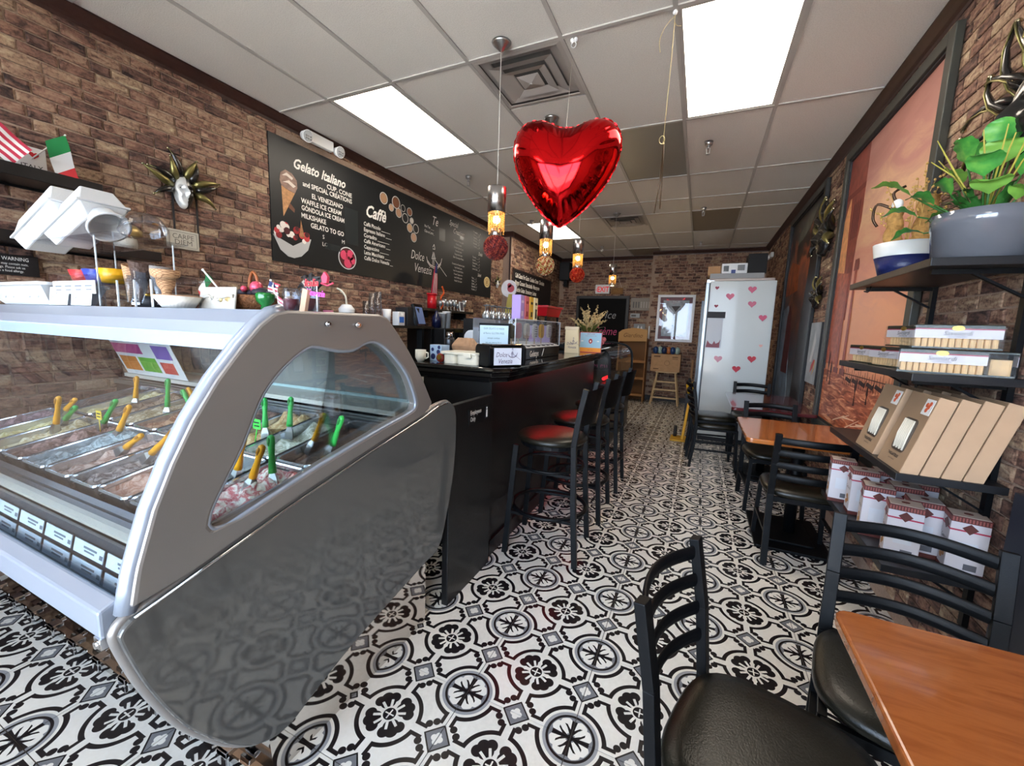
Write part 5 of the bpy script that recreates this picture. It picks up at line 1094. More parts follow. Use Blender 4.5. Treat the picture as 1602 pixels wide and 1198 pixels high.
for k in range(8):
    y = 4.56 + k * .085; h = rg.uniform(.10, .17)
    g = thing('stem_glass', ('stemmed drinking glass, %s from the red canister on the wall shelf' % ('first', 'second', 'third', 'fourth', 'fifth', 'sixth', 'seventh', 'eighth')[k]), 'glass', (-3.12, y, WS), 'glasses on the wall shelf')
    part('glass_bowl', B().lathe([(0, h * .35), (.03, h * .5), (.034, h), (.031, h), (.027, h * .52), (0, h * .4)], 14), mat('bright_glass', 'c9d0d4', .06, .7), g); part('glass_stem', B().lathe([(.026, 0), (.026, .004), (.005, .01), (.004, h * .36)], 12), MATS['bright_glass'], g)
solo('orange_ornament', B().tube(spline([(0, -.03, 0), (0, .02, .08), (0, -.03, .15), (0, .04, .22), (0, .0, .30)], 5), .012, 7), mat('orange_glass', 'd85a2a', .2), 'orange twisted ornament standing on the wall shelf', 'ornament', (-3.12, 4.60, WS))
pfm = thing('photo_frame', 'small framed photo on the wall shelf', 'picture', frame((-3.06, 5.0, WS), (0, 1, 0), (-.15, 0, 1))); part('frame', B().box(-.05, .05, 0, .13, 0, .01), white, pfm); part('photo', B().box(-.04, .04, .01, .12, .01, .011), mat('photo_grey', '5a5560', .4), pfm)
th = thing('thermostat', 'small white thermostat on the wall below the shelf', 'thermostat', LW(5.35, 1.55, -3.262)); part('thermostat_body', B().box(-.05, .05, -.06, .06, 0, .03), white, th, bev=.005); part('thermostat_screen', B().box(-.025, .025, .0, .045, .03, .032), ink, th)
# work-top machines
em = thing('espresso_machine', 'black espresso machine with a steel group head on the back counter', 'machine', (-2.86, 4.35, 1.0))
part('machine_body', B().box(-.22, .2, -.22, .22, .0, .38), blackgl, em, bev=.012); part('drip_tray', B().box(.2, .32, -.2, .2, .0, .05), steel, em, bev=.004); part('group_head', B().cyl((.24, 0, .2), (.24, 0, .28), .035), chrome, em); part('brew_arm', B().box(.18, .3, -.06, .06, .28, .33), black, em); part('portafilter', B().tube([(.24, 0, .19), (.38, 0, .18)], .012, 8), ink, em); part('steam_wand', B().tube([(.22, .15, .28), (.27, .16, .2), (.29, .17, .08)], .005, 6), chrome, em)
for k, (y, h) in enumerate(((4.22, .17), (4.33, .19))): solo('travel_cup', B().lathe([(0, 0), (.04, 0), (.052, h), (.055, h), (.055, h + .012), (0, h + .014)], 20), white, ('shorter', 'taller')[k] + ' white travel cup on the espresso machine', 'cup', (-2.86, y, 1.38), 'white travel cups on the espresso machine')
solo('blue_bottle', B().lathe([(0, 0), (.055, 0), (.058, .10), (.04, .15), (.018, .17), (.018, .2), (0, .2)], 20), mat('navy_bottle', '10183c', .2), 'dark blue round bottle beside the white travel cups', 'bottle', (-2.84, 4.08, 1.38 - .0))
bs = B().box(-3.1, -2.62, 3.93, 4.14, 1.0, 1.38); solo('coffee_grinder', bs, blackwood, 'black appliance housing under the blue bottle', 'machine', None, bev=.01)
hs_ = thing('steel_shaker', 'dark steel insulated bottle on the bar top behind the mug', 'bottle', (-1.66, 2.55, 1.18)); part('bottle_body', B().lathe([(0, 0), (.035, 0), (.036, .13), (.03, .145), (0, .145)], 20), mat('dark_steel', '4b4d50', .3, .8), hs_); part('bottle_cap', B().cyl((0, 0, .145), (0, 0, .185), .024, n=16), chrome, hs_)
# ================================================================== ON THE BAR
TOP = 1.18
def mug(label, x, y, r_, h, m, rz=0):
    t = thing('mug', label, 'mug', rotz(x, y, TOP, rz), None); part('mug_body', B().lathe([(0, 0), (r_ * .6, 0), (r_, h * .35), (r_, h), (r_ * .93, h), (r_ * .9, h * .4), (0, .006)], 24, fl=lambda a_: 1 + .012 * math.cos(16 * a_)), m, t); part('handle', B().tube([(r_ * .95, 0, h * .8), (r_ * 1.5, 0, h * .75), (r_ * 1.55, 0, h * .4), (r_ * .95, 0, h * .25)], .005, 8), m, t); return t
mug('small fluted white mug at the left end of the bar top', -1.60, 2.13, .034, .075, cream, 10)
pt = thing('floral_tin', 'pale blue square tin printed with dark blue roses on the bar top', 'tin', rotz(-1.545, 2.26, TOP, -8)); part('tin_body', B().box(-.05, .05, -.04, .04, 0, .105), mat('pale_blue', 'a9c4dc', .4), pt, bev=.003)
for x, z, r_ in ((-.02, .03, .02), (.025, .06, .016), (.02, .02, .014), (-.025, .075, .012), (.03, .09, .012)): part('rose_print', B().prism(circ(x, z, r_, 10), -.0412, -.0402, 'y'), mat('rose_blue', '1f2d63', .5), pt)
dg = thing('trinket', 'small red and gold trinket beside the floral tin', 'ornament', (-1.47, 2.16, TOP)); part('trinket_body', B().sph((0, 0, .03), .03, 12, 8, sc=(1, .6, 1)), mat('rust_red', '8a2c1c', .4), dg); part('trinket_face', B().cyl((.005, -.02, .035), (.005, -.024, .035), .016, n=14), gold, dg)
tu = thing('plastic_tub', 'cream plastic tub with two rounded compartments on the bar', 'tub', (0, 0, TOP)); part('tub_body', B().prism(rrect(-1.43, -1.34, 2.12, 2.26, .03), 0, .06).prism(rrect(-1.335, -1.19, 2.12, 2.30, .03), 0, .06), cream, tu, bev=.004); part('tub_lid', B().prism(rrect(-1.45, -1.185, 2.11, 2.31, .03), .06, .075), cream, tu, bev=.003); part('tub_tab', B().box(-1.27, -1.22, 2.10, 2.115, .045, .07), cream, tu)
bg_ = thing('paper_bag', 'crumpled brown paper bag lying on the bar', 'bag', (-1.50, 2.50, TOP))
def crump(u_, v_):
    a_ = 2 * math.pi * u_; f_ = math.sin(math.pi * (.08 + .84 * v_)) ** .4; n_ = noise.noise(Vector((math.cos(a_) * 2, math.sin(a_) * 2, v_ * 4))) * .018
    return ((.10 * f_ + n_) * math.cos(a_), (.05 * f_ + n_) * math.sin(a_), .15 * v_ + n_ * .3)
part('bag_body', B().grid(crump, 28, 14, cu=True, smooth=False), mat('brown_paper', 'b98f6b', .85), bg_)
for k, (x, y, z, lb) in enumerate(((-1.50, 2.66, 0, 'front'), (-1.42, 2.74, 0, 'rear'))): foam = thing('foam_container', '%s white foam lid standing behind the brown paper bag' % lb, 'lid', rotz(x, y, TOP, 5), 'foam lids on the bar'); part('lid_panel', B().prism(rrect(-.10, .10, 0, .20 + .04 * k, .05), -.006, .02, 'y'), styro, foam, bev=.008); part('lid_rim', B().prism(rrect(-.105, .105, -.0, .205 + .04 * k, .05), .02, .026, 'y'), styro, foam)
nd = thing('napkin_dispenser', 'black and chrome napkin dispenser with a Dolce Venezia card', 'napkin dispenser', Matrix.Translation((-1.09, 2.24, TOP)) @ Matrix.Rotation(math.radians(-32), 4, 'Z') @ Matrix.Translation((1.085, -2.26, 0)))
part('side_shell', B().prism(rrect(-1.17, -1.0, 0, .13, .03), 2.13, 2.15, 'y'), black, nd, bev=.005); part('side_shell', B().prism(rrect(-1.17, -1.0, 0, .13, .03), 2.37, 2.39, 'y'), black, nd, bev=.005)
part('body', B().prism(rrect(-1.165, -1.008, .002, .128, .03), 2.15, 2.37, 'y'), black, nd); part('chrome_top', B().box(-1.13, -1.01, 2.152, 2.368, .126, .134), chrome, nd, bev=.003)
cdn = part('logo_card', B().box(-1.008, -1.003, 2.165, 2.355, .012, .112), mat('logo_card', 'dfe4f2', .5), nd)
lm_ = frame((-1.0025, 2.26, .06), (0, 1, 0), (0, 0, 1)); purple = mat('logo_purple', '4a3a6a', .6)
text('lettering', 'Dolce', .04, lm_ @ TM(-.085, .0, 0), purple, cdn, 'LEFT', .3, sx=.8); text('lettering', 'Venezia', .04, lm_ @ TM(-.07, -.038, 0), purple, cdn, 'LEFT', .3, sx=.8)
g_ = gondola(cdn, 0, 0, .19, purple); g_.matrix_local = lm_ @ TM(.03, .005, .0005)
# notice
nt_ = thing('notice_stand', 'pale blue gelato notice in a black holder on the bar', 'notice', frame((-1.41, 2.55, TOP), (1, 0, 0), (0, 0, 1))); part('holder', B().box(-.008, .228, 0, .258, -.02, -.004), black, nt_); part('notice_sheet', B().box(0, .22, .03, .243, -.004, 0), mat('notice_blue', 'cfe6f2', .6), nt_)
for k, s_ in enumerate(('OUR GELATO IS MADE', 'all flavors GLUTEN FREE', 'except cookies', 'we use natural fruit', 'and vegan options', 'ask for samples')): text('lettering', s_, .0185, TM(.11, .215 - k * .032, .0006), mat('teal_ink', '4a7f86', .6), nt_, sx=.85)
# popsicle display
pd = thing('popsicle_display', 'clear popsicle display case with a black base lettered Gelatys', 'display case', (0, 0, TOP))
part('display_base', B().box(-1.50, -1.15, 2.58, 3.56, 0, .085), blackgl, pd, bev=.004); part('slot_tray', B().prism([(-1.15, .085), (-1.15, .092), (-1.24, .115), (-1.48, .115), (-1.48, .085)], 2.59, 3.55, 'y'), white, pd)
text('lettering', 'Gelatys', .062, frame((-1.1495, 2.95, .02), (0, 1, 0), (0, 0, 1)), chalk, pd, 'CENTER', 0, bold=.0015)
part('swoosh', B().bar((-1.149, 3.12, .015), (-1.149, 3.16, .075), .003, .004, up=(1, 0, 0)), chalk, pd)
for k in range(7): part('slot', B().box(-1.20, -1.162, 2.74 + k * .11, 2.78 + k * .11, .0945, .1035), mat('slot_dark', '3c3a3e', .4), pd)
for nm_, a_ in (('front_pane', (-1.152, -1.149, 2.58, 3.56, .115, .29)), ('side_pane', (-1.48, -1.15, 2.58, 2.583, .115, .29)), ('side_pane', (-1.48, -1.15, 3.557, 3.56, .115, .29)), ('top_pane', (-1.48, -1.15, 2.58, 3.56, .29, .294)), ): part(nm_, B().box(*a_), clear, pd)
part('back_pane', B().box(-1.483, -1.48, 2.58, 3.56, .115, .29), thin_glass('frosted_back', 'e8ecee', .3, 0, .1, .35), pd, 'slightly frosted back pane')  # milky white mixed in to brighten the otherwise dark interior
part('pane_edge', B().box(-1.153, -1.148, 2.577, 2.582, .09, .296).box(-1.153, -1.148, 3.557, 3.562, .09, .296).box(-1.153, -1.148, 2.58, 3.56, .291, .296), acry, pd)
part('pink_divider', B().box(-1.40, -1.2, 3.44, 3.445, .115, .26), mat('lavender_panel', 'c9b6e2', .4), pd)
for k, (cl, lb, wv) in enumerate((('5a5434', 'olive pistachio', 0), ('b0283a', 'raspberry red', 0), ('cfc3a4', 'cream with crumbs', 1), ('e6ddcc', 'striped cream', 2), ('f0b63a', 'mango yellow', 0), ('ddd4c6', 'pale striped', 2))):
    y = (2.66, 2.78, 2.94, 3.11, 3.26, 3.45)[k]; t = thing('popsicle', lb + ' popsicle in the clear display on the bar', 'popsicle', (-1.215, y, TOP + .10), 'popsicles in the display')
    part('ice', B().prism(rrect(-.042, .042, .055, .17, .036), -.012, .012, 'x'), mat('ice_' + cl, cl, .4, var=.25 if wv else .08, bscale=120), t, bev=.005); part('stick', B().box(-.003, .003, -.005, .005, 0, .06), mat('stick_wood', 'd9c19a', .7), t)
    if wv == 2:
        for q in range(5): part('stripe', B().box(-.0125, -.011, -.024, .024, .068 + q * .018, .074 + q * .018).box(.011, .0125, -.024, .024, .068 + q * .018, .074 + q * .018), mat('stripe_brown', '5a3a34', .5), t)
for k, (cl, lb, y) in enumerate((('b79ade', 'lavender', 2.965), ('d8707a', 'pink and white', 3.062), ('e0b030', 'yellow', 3.157), ('e9dcae', 'cream, cat-printed', 3.255))):
    t = thing('snack_carton', lb + ' tall carton standing on the popsicle display', 'carton', rotz(-1.32, y, TOP + .294, 4), 'tall cartons on the popsicle display'); part('carton', B().box(-.022, .05, -.044, .044, 0, .19), mat('carton_' + cl, cl, .5), t, bev=.002)
    part('carton_print', B().box(.0502, .0506, -.02, .02, .03, .07).box(.0502, .0506, -.028, .028, .13, .15), mat('cp%d' % k, ('e4d4f2', '8a1c2c', '2a2214', '1e1a1a')[k], .5), t)
    if k == 3: part('cat_print', B().prism([(-.025, .02), (.025, .02), (.02, .07), (.028, .10), (.02, .095), (.0, .098), (-.015, .095), (-.022, .102), (-.02, .07)], .0506, .051, 'x').box(-.03, .03, -.0458, -.0452, .02, .09), ink, t)
# logo bag, sign card, plant
lb_ = thing('logo_bag', 'tall cream paper bag printed with the Dolce Venezia logo', 'bag', frame((-1.235, 4.0, TOP), (1, 0, 0), (0, .02, 1))); part('bag', B().prism([(.0, 0), (.15, 0), (.13, .235), (.0, .235)], -.05, 0), mat('bag_cream', 'e3d6b4', .7), lb_, bev=.003); part('bag_fold', B().box(-.004, .135, .235, .265, -.03, .004), mat('bag_fold', 'd6cab0', .7), lb_)
text('lettering', 'Dolce', .035, TM(.02, .085, .001), purple, lb_, 'LEFT', .3, sx=.8); text('lettering', 'Venezia', .035, TM(.03, .05, .001), purple, lb_, 'LEFT', .3, sx=.8); g_ = gondola(lb_, 0, 0, .22, purple); g_.matrix_local = TM(.09, .105, .002)
sc_1 = thing('sign_card', 'light blue and orange card with a red emblem on the bar top', 'sign', frame((-1.18, 4.35, TOP), (1, 0, 0), (0, .06, 1))); part('card', B().box(0, .24, 0, .215, -.006, 0), mat('card_sky', '9cc6de', .6), sc_1); part('orange_band', B().box(0, .24, 0, .05, 0, .001), mat('band_orange', 'ef9a34', .6), sc_1); part('border', B().prism([(0, 0), (.24, 0), (.24, .215), (0, .215)], 0, .0012, 'z', hole=[(.006, .006), (.234, .006), (.234, .209), (.006, .209)]), mat('border_red', 'b8404a', .6), sc_1)
part('emblem', B().prism(circ(.12, .12, .02, 18, .026), 0, .0014), mat('emblem_red', 'a83038', .6), sc_1); part('emblem_mark', B().prism(circ(.12, .118, .007, 10, .011), .0014, .002), chalk, sc_1); text('lettering', 'GRATUITIES', .016, TM(.12, .19, .001), MATS['emblem_red'], sc_1); text('lettering', 'Thank you for your visit', .012, TM(.12, .172, .001), MATS['emblem_red'], sc_1); text('lettering', 'scan to tip', .014, TM(.12, .022, .0015), MATS['emblem_red'], sc_1)
for x in (.03, .20): part('cloud_print', B().prism(circ(x, .12, .014, 10, .006), 0, .0011), white, sc_1)
pl = thing('flower_arrangement', 'dried flower arrangement with tan spikes and green leaves at the bar end', 'plant', (-1.13, 4.55, TOP))
part('pot', B().lathe([(0, 0), (.08, 0), (.12, .17), (.125, .2), (.11, .2), (.0, .18)], 24), mat('maroon_pot', '5a2228', .4), pl)
tan = mat('tan_bloom', 'b8a070', .8, var=.2, bscale=60); lf = mat('olive_leaf', '6f7a38', .6, var=.25, bscale=30); rg = random.Random(12)
for k in range(17):
    a_ = k * 2.4; rr_ = rg.uniform(.06, .2); h = rg.uniform(.28, .52); tip = Vector((rr_ * math.cos(a_) * 1.2, rr_ * math.sin(a_), h)); base = Vector((.02 * math.cos(a_), .02 * math.sin(a_), .18))
    pts = [base.lerp(tip, q) + Vector((0, 0, .03 * math.sin(q * 3.1))) for q in (0, .35, .6, .8, 1)]
    b = B().tube(pts, [.003, .004, .003, .003, .002], 5)
    for q in range(14):
        c_ = base.lerp(tip, .45 + .55 * q / 13) + Vector((0, 0, .03 * math.sin((.45 + .55 * q / 13) * 3.1))); b.sph(c_ + Vector((rg.uniform(-.012, .012), rg.uniform(-.012, .012), rg.uniform(-.006, .006))), .013 * (1.25 - q / 14), 6, 4)
    part('flower_spike', b, tan, pl)
for k in range(22):
    a_ = k * 1.7; rr_ = rg.uniform(.1, .2); h = rg.uniform(.2, .34); d = Vector((math.cos(a_), math.sin(a_), 0)); s_ = Vector((-math.sin(a_), math.cos(a_), 0)); p0 = d * .04 + Z3 * .19; p2 = d * rr_ + Z3 * h; p1 = (p0 + p2) / 2 + Z3 * .03
    part('leaf', B().add([p0, p1 + s_ * .022, p2, p1 - s_ * .022, p1 + Z3 * .004], [(0, 1, 4), (1, 2, 4), (2, 3, 4), (3, 0, 4)], 0, True), lf, pl)
for x, y, z in ((.14, -.1, .17), (.18, -.06, .14), (.12, -.13, .12), (.17, -.1, .11)): part('blossom', B().sph((x, y, z), .028, 10, 7), mat('pink_blossom', 'b8606a', .6, var=.3, bscale=60), pl)
solo('white_dish', B().prism([(-.09, 0), (.09, .05), (.09, .062), (-.09, .014)], -.05, .05, 'y'), white, 'white curved dish beside the flower arrangement', 'dish', (-.99, 4.62, TOP + .0))
# glasses on the rack behind the popsicles, red crate, decorations
rk = thing('glass_rack', 'dark rack topped with upturned wine glasses behind the popsicle display', 'rack', (0, 0, 0)); part('rack_box', B().box(-2.15, -1.80, 3.55, 4.75, 0, 1.49), blackwood, rk)
rg = random.Random(2)
for k in range(12):
    t = thing('wine_glass', 'upturned wine glass, %s of the dozen on the dark rack' % ('leftmost', 'second from left', 'third from left', 'fourth from left', 'fifth from left', 'sixth from left', 'sixth from right', 'fifth from right', 'fourth from right', 'third from right', 'second from right', 'rightmost')[k], 'glass', (-1.95 - .06 * (k % 2), 3.68 + k * .065, 1.49), 'upturned wine glasses on the rack'); part('glass_bowl', B().lathe([(.028, 0), (.036, .04), (.02, .075), (.004, .085), (.026, .0)][:4], 14), MATS['bright_glass'], t); part('glass_stem', B().lathe([(.004, .085), (.004, .13), (.03, .138), (.03, .141)], 12), MATS['bright_glass'], t)
rc = thing('red_crate', 'red plastic crate on a black stand behind the bar', 'crate', (-2.0, 5.35, 0)); part('crate', B().add([(-.16, -.26, 1.58), (.16, -.26, 1.58), (.16, .26, 1.58), (-.16, .26, 1.58), (-.19, -.3, 1.70), (.19, -.3, 1.70), (.19, .3, 1.70), (-.19, .3, 1.70)], [(0, 3, 2, 1), (0, 1, 5, 4), (1, 2, 6, 5), (2, 3, 7, 6), (3, 0, 4, 7)]), redm, rc); part('crate_rim', B().prism([(-.2, -.31), (.2, -.31), (.2, .31), (-.2, .31)], 1.69, 1.715, 'z', hole=[(-.18, -.29), (.18, -.29), (.18, .29), (-.18, .29)]), redm, rc)
for x in (-.15, .15):
    for y in (-.24, .24): part('stand_leg', B().box(x - .012, x + .012, y - .012, y + .012, 0, 1.58), black, rc)
dk_ = thing('gelato_disc_sign', 'round white sign with a red ice cream swirl above the glasses', 'sign', rotz(-2.33, 4.98, -.01, 0)); part('sign_post', B().cyl((0, 0, 0), (0, 0, 1.84), .012, n=8), steel, dk_); part('disc', B().prism(circ(0, 1.93, .11, 26), -.012, .012, 'y'), mat('disc_grey', 'd3d0d4', .4), dk_); part('swirl', B().prism(circ(.03, 1.93, .05, 14), -.018, -.012, 'y').prism(circ(.01, 1.97, .03, 12), -.018, -.012, 'y'), mat('swirl_red', 'a84450', .5), dk_)
tr = thing('pyramid_bottle', 'olive triangular bottle shape standing behind the wine glasses', 'ornament', (-2.3, 4.88, 1.0)); part('pyramid', B().add([(-.12, -.08, 0), (.12, -.08, 0), (.12, .08, 0), (-.12, .08, 0), (.02, -.02, .84), (.06, -.02, .84), (.06, .02, .84), (.02, .02, .84)], [(0, 3, 2, 1), (4, 5, 6, 7), (0, 1, 5, 4), (1, 2, 6, 5), (2, 3, 7, 6), (3, 0, 4, 7)]), mat('olive_gold', 'a89a4c', .4, .3), tr); part('pale_side', B().add([(.122, -.08, 0), (.122, .08, 0), (.062, .02, .84), (.062, -.02, .84)], [(0, 1, 2, 3)]), mat('pale_olive', 'cfcf96', .5), tr)
part('pyramid_base', B().box(-.12, .12, -.08, .05, -1.0, 0), blackwood, tr)
ph = thing('red_holder', 'red holder of straws hanging behind the end frame', 'holder', (-1.56, 2.09, .90)); part('holder', B().tube([(0, 0, 0), (0, 0, .12)], [.014, .022], 10), redm, ph)
for k in range(4): part('straw', B().cyl((-.008 + k * .005, 0, .06), (-.016 + k * .009, 0, .19), .003, n=6), cream, ph)
# ================================================================== RIGHT WALL
shelfm = mat('shelf_black', '1a1b1e', .4, bump=.04)
un = thing('wall_shelving', 'black four-tier wall shelving of Italian snacks on the right', 'shelving', (0, 0, 0))
for z, xf in ((1.70, .70), (1.30, .70), (.93, .70), (.57, .70)): part('shelf_board', B().box(xf, 1.0, 1.92, 2.77, z - .028, z), shelfm, un, bev=.002)
for y in (2.02, 2.66):
    part('wall_standard', B().box(.99, 1.008, y - .014, y + .014, .35, 1.80), black, un)
    for z in (1.70, 1.30, .93, .57): part('bracket', B().bar((1.0, y, z - .13), (.84, y, z - .035), .008, .014, up=(0, 1, 0)).box(.74, 1.0, y - .008, y + .008, z - .045, z - .028), black, un)
part('hook', B().tube([(.74, 2.6, 1.672), (.74, 2.6, 1.655), (.73, 2.6, 1.645), (.715, 2.6, 1.65)], .003, 6), black, un)
# navy planter with straw-bottomed figures
np_ = thing('navy_planter', 'navy and white bowl planter with dried straw on the top shelf', 'planter', (.82, 2.50, 1.70))
part('bowl', B().lathe([(0, 0), (.085, 0), (.11, .09), (.0, .09)], 32), mat('navy_glaze', '1a2558', .35, bump=.15, bscale=90), np_, 'ribbed navy lower half'); part('rim', B().lathe([(.111, .09), (.12, .15), (.113, .15), (.10, .10), (.0, .10)], 32), mat('white_glaze', 'd8dcdc', .3), np_, 'white glazed upper half')
straw = mat('straw', 'a87f44', .8, var=.3, bscale=60, bump=.6); gs = mat('dry_gold', 'c9a45e', .5, .2)
def twist(label, par, x, y, z0, h, r_):
    b = B()
    def tw(u_, v_):
        a_ = 2 * math.pi * u_; rr_ = r_ * (1 - .25 * v_) * (1 + .16 * math.sin(3 * a_ + v_ * 14)); return (x + rr_ * math.cos(a_), y + rr_ * math.sin(a_), z0 + h * v_)
    b.grid(tw, 24, 20, cu=True); return part('straw_bundle', b, straw, par, label)
twist('twisted straw bundle with a pebble bird', np_, -.05, .02, .13, .17, .034); twist(None, np_, .045, -.02, .13, .22, .042)
part('white_pebble', B().sph((-.05, .02, .33), .026, 12, 8, sc=(.8, 1, 1)), white, np_)
for k, pts in enumerate((((-.06, .02, .31), (-.12, .03, .34), (-.13, .03, .28), (-.11, .03, .24)), ((-.04, .02, .32), (-.07, .02, .38), (-.03, .02, .41)))): part('bird_wire', B().tube(spline(pts, 5), .006, 6), mat('dark_bronze', '4a3628', .3, .7), np_)
rg = random.Random(4)
for k in range(16):
    a_ = rg.uniform(0, 6.28); h = rg.uniform(.28, .5); p0 = Vector((.03 * math.cos(a_), .03 * math.sin(a_), .12)); tip = Vector((rg.uniform(-.14, .12), rg.uniform(-.10, .08), h))
    b = B().tube([p0, p0.lerp(tip, .5) + Vector((.01, 0, .03)), tip], [.0022, .0018, .001], 5)
    for q in range(7): b.sph(p0.lerp(tip, .6 + q * .06) + Vector((rg.uniform(-.008, .008), rg.uniform(-.008, .008), rg.uniform(0, .02))), .0055, 5, 4)
    part('dry_stem', b, gs, np_)
gp_ = thing('grey_planter', 'round glossy grey planter with broad green leaves on the top shelf', 'planter', (.875, 2.06, 1.70))
part('pot', B().lathe([(0, 0), (.12, 0), (.132, .115), (.135, .118), (.142, .165), (.132, .165), (.12, .12), (0, .12)], 40), mat('grey_glaze', '777c86', .12, .2, coat=.5), gp_)
part('soil', B().cyl((0, 0, .12), (0, 0, .135), .125, n=24), mat('moss', '5a5230', .9, bump=.8), gp_)
leafm = mat('green_leaf', '3f8f3c', .4); V.nt = leafm.node_tree; _, _, _, vec = coords(); setcol(ramp(vnoise(vec, 18, 3), [(.3, '2c7a34'), (.5, '4ba045'), (.7, '7cbf52')]))
darkleaf = mat('dark_blade', '2f6a2a', .5, var=.3, bscale=20)
def leaf(par, base, tip, w, up=.05, m=leafm, fold=.2, name='leaf'):
    base, tip = Vector(base), Vector(tip); d = tip - base; s_ = d.cross(Z3).normalized(); n_ = s_.cross(d).normalized()
    def f_(u_, v_):
        wd = w * math.sin(math.pi * min(1, v_ * 1.02)) ** .75 * (1 - .35 * v_); x = (u_ - .5) * 2
        return base + d * v_ + Z3 * (up * math.sin(v_ * 2.6)) + s_ * (x * wd) + n_ * (abs(x) * wd * fold + .004 * math.sin(v_ * 20) * abs(x))
    return part(name, B().grid(f_, 7, 12), m, par)
rg = random.Random(21)
LV = [((-.30, .12, .30), .05), ((-.26, .10, .18), .05), ((-.12, -.02, .40), .055), ((-.02, -.10, .36), .06), ((.06, -.12, .30), .05), ((-.16, .0, .26), .05), ((-.06, -.14, .22), .055), ((.05, -.02, .40), .05), ((-.20, .16, .10), .045), ((-.14, .05, .14), .045), ((.02, .08, .42), .05), ((-.10, -.16, .30), .05), ((.04, -.16, .18), .05), ((-.22, .02, .22), .05), ((.0, -.02, .46), .05), ((-.08, .12, .34), .05)]
for k, (tp, w_) in enumerate(LV):
    tp = Vector(tp); b0 = Vector((tp.x * .62, tp.y * .62, .06 + tp.z * .68)); part('stem', B().tube([(tp.x * .1, tp.y * .1, .13), b0 * 1.0], [.004, .003], 6), darkleaf, gp_); leaf(gp_, b0, tp + Vector((0, 0, .0)), w_ * 1.1, .03, leafm if k % 3 else mat('light_leaf', '79b04a', .45, var=.2, bscale=20))
for k in range(26):
    a_ = rg.uniform(0, 6.28); L = rg.uniform(.1, .16); leaf(gp_, (.03 * math.cos(a_), .03 * math.sin(a_), .14), ((L if math.cos(a_) < 0 else L * .6) * math.cos(a_), L * math.sin(a_), .14 + rg.uniform(.02, .1)), .012, .04, darkleaf, .1, 'blade')
for k in range(10):
    a_ = rg.uniform(2, 5); part('yellow_sprig', B().tube([(0, 0, .15), (.1 * math.cos(a_), .1 * math.sin(a_) - .02, .3), (.17 * math.cos(a_), .17 * math.sin(a_) - .03, .36 + .03 * (k % 3))], [.002, .003, .0015], 5), mat('yellow_sprig', 'b9b04e', .6), gp_)
jester('large jester mask with gold braid horns high on the right wall', RW(2.08, 2.19, .985), 1.35, face='d8cfbd', dark='151414', horns=15, thin=.5, curl=.05, reach=1.25)
jester('gilded jester mask with a purple eye patch on the right wall', RW(4.78, 2.33, 1.0), 1.55, face='c9b98a', dark='3a2448', horns=8)
jester('small silver and gold mask below the gilded jester mask', RW(4.84, 1.79, 1.0), .95, face='cfcfcf', dark='6a5a2c', horns=7)
# ladyfinger packets
bisc = mat('ladyfinger', 'd9b483', .8, var=.12, bscale=60); film = thin_glass('cellophane', 'fbfdff', .22, .0, .08); labw = mat('label_white', 'c9c5ca', .55); labb = mat('label_black', '22281f', .4); labr = mat('label_maroon', '9c2040', .5)
def packet(label, x, y, z, rz, L=.215, n=11):
    t = thing('ladyfinger_packet', label, 'biscuit packet', rotz(x, y, z, rz), 'ladyfinger packets on the second shelf')
    for k in range(n):
        xx = -L / 2 + .016 + k * (L - .032) / (n - 1); part('ladyfinger', B().prism(rrect(-.0082, .0082, -.026, .026, .007, 2), .006, .060, 'z'), bisc, t, M=Matrix.Translation((xx, -.0, 0)))
    part('tray', B().box(-L / 2, L / 2, -.034, .034, 0, .006), mat('tray_dark', '1f2a20', .3), t)
    part('label_band', B().box(-L / 2 + .003, L / 2 - .003, -.0365, -.0355, .038, .072), labw, t); part('top_label', B().box(-L / 2 + .003, L / 2 - .003, -.0365, .036, .079, .0865), labb, t, bev=.002); part('black_band', B().box(-L / 2 + .003, L / 2 - .003, -.0367, -.0357, .072, .084), labb, t); part('red_line', B().box(-L / 2 + .003, L / 2 - .003, -.0369, -.036, .069, .073), labr, t)
    part('gold_badge', B().prism(circ(0, .074, .016, 16, .009), -.0385, -.0365, 'y'), mat('badge_gold', 'a8893c', .3, .8), t)
    text('lettering', 'Savoiardi', .022, frame((0, -.0372, .049), (1, 0, 0), (0, 0, 1)), ink, t, shear=.3, sx=.9); text('lettering', 'LADY FINGERS', .0075, frame((0, -.0372, .0415), (1, 0, 0), (0, 0, 1)), ink, t)
    part('wrapper', B().box(-L / 2 - .004, L / 2 + .004, -.039, .038, .0, .087), film, t, bev=.004)
    for s_ in (-1, 1):
        def cr(u_, v_, s_=s_): return (s_ * (L / 2 + .004 + .03 * u_), -.036 + .072 * v_ + .004 * math.sin(u_ * 9 + v_ * 5), .044 + (.04 * (1 - .15 * u_)) * 0 + .012 * math.sin(v_ * 14) * u_)
        b = B().grid(lambda u_, v_: (s_ * (L / 2 + .004 + .026 * u_), (.037 - .006 * u_) * math.cos(2 * math.pi * v_) * (1 - .1 * u_) + .003 * math.sin(9 * v_ * 6.28), .044 + .042 * math.sin(2 * math.pi * v_) * (1 - .15 * u_) + .004 * math.sin(7 * v_ * 6.28) * u_), 5, 40); part('wrapper_end', b, film, t)
    return t
S2 = 1.30
packet('ladyfinger packet farthest along the front row of the second shelf', .765, 2.57, S2, -80, .21); packet('ladyfinger packet second along the front row of the second shelf', .765, 2.30, S2, -80, .21)
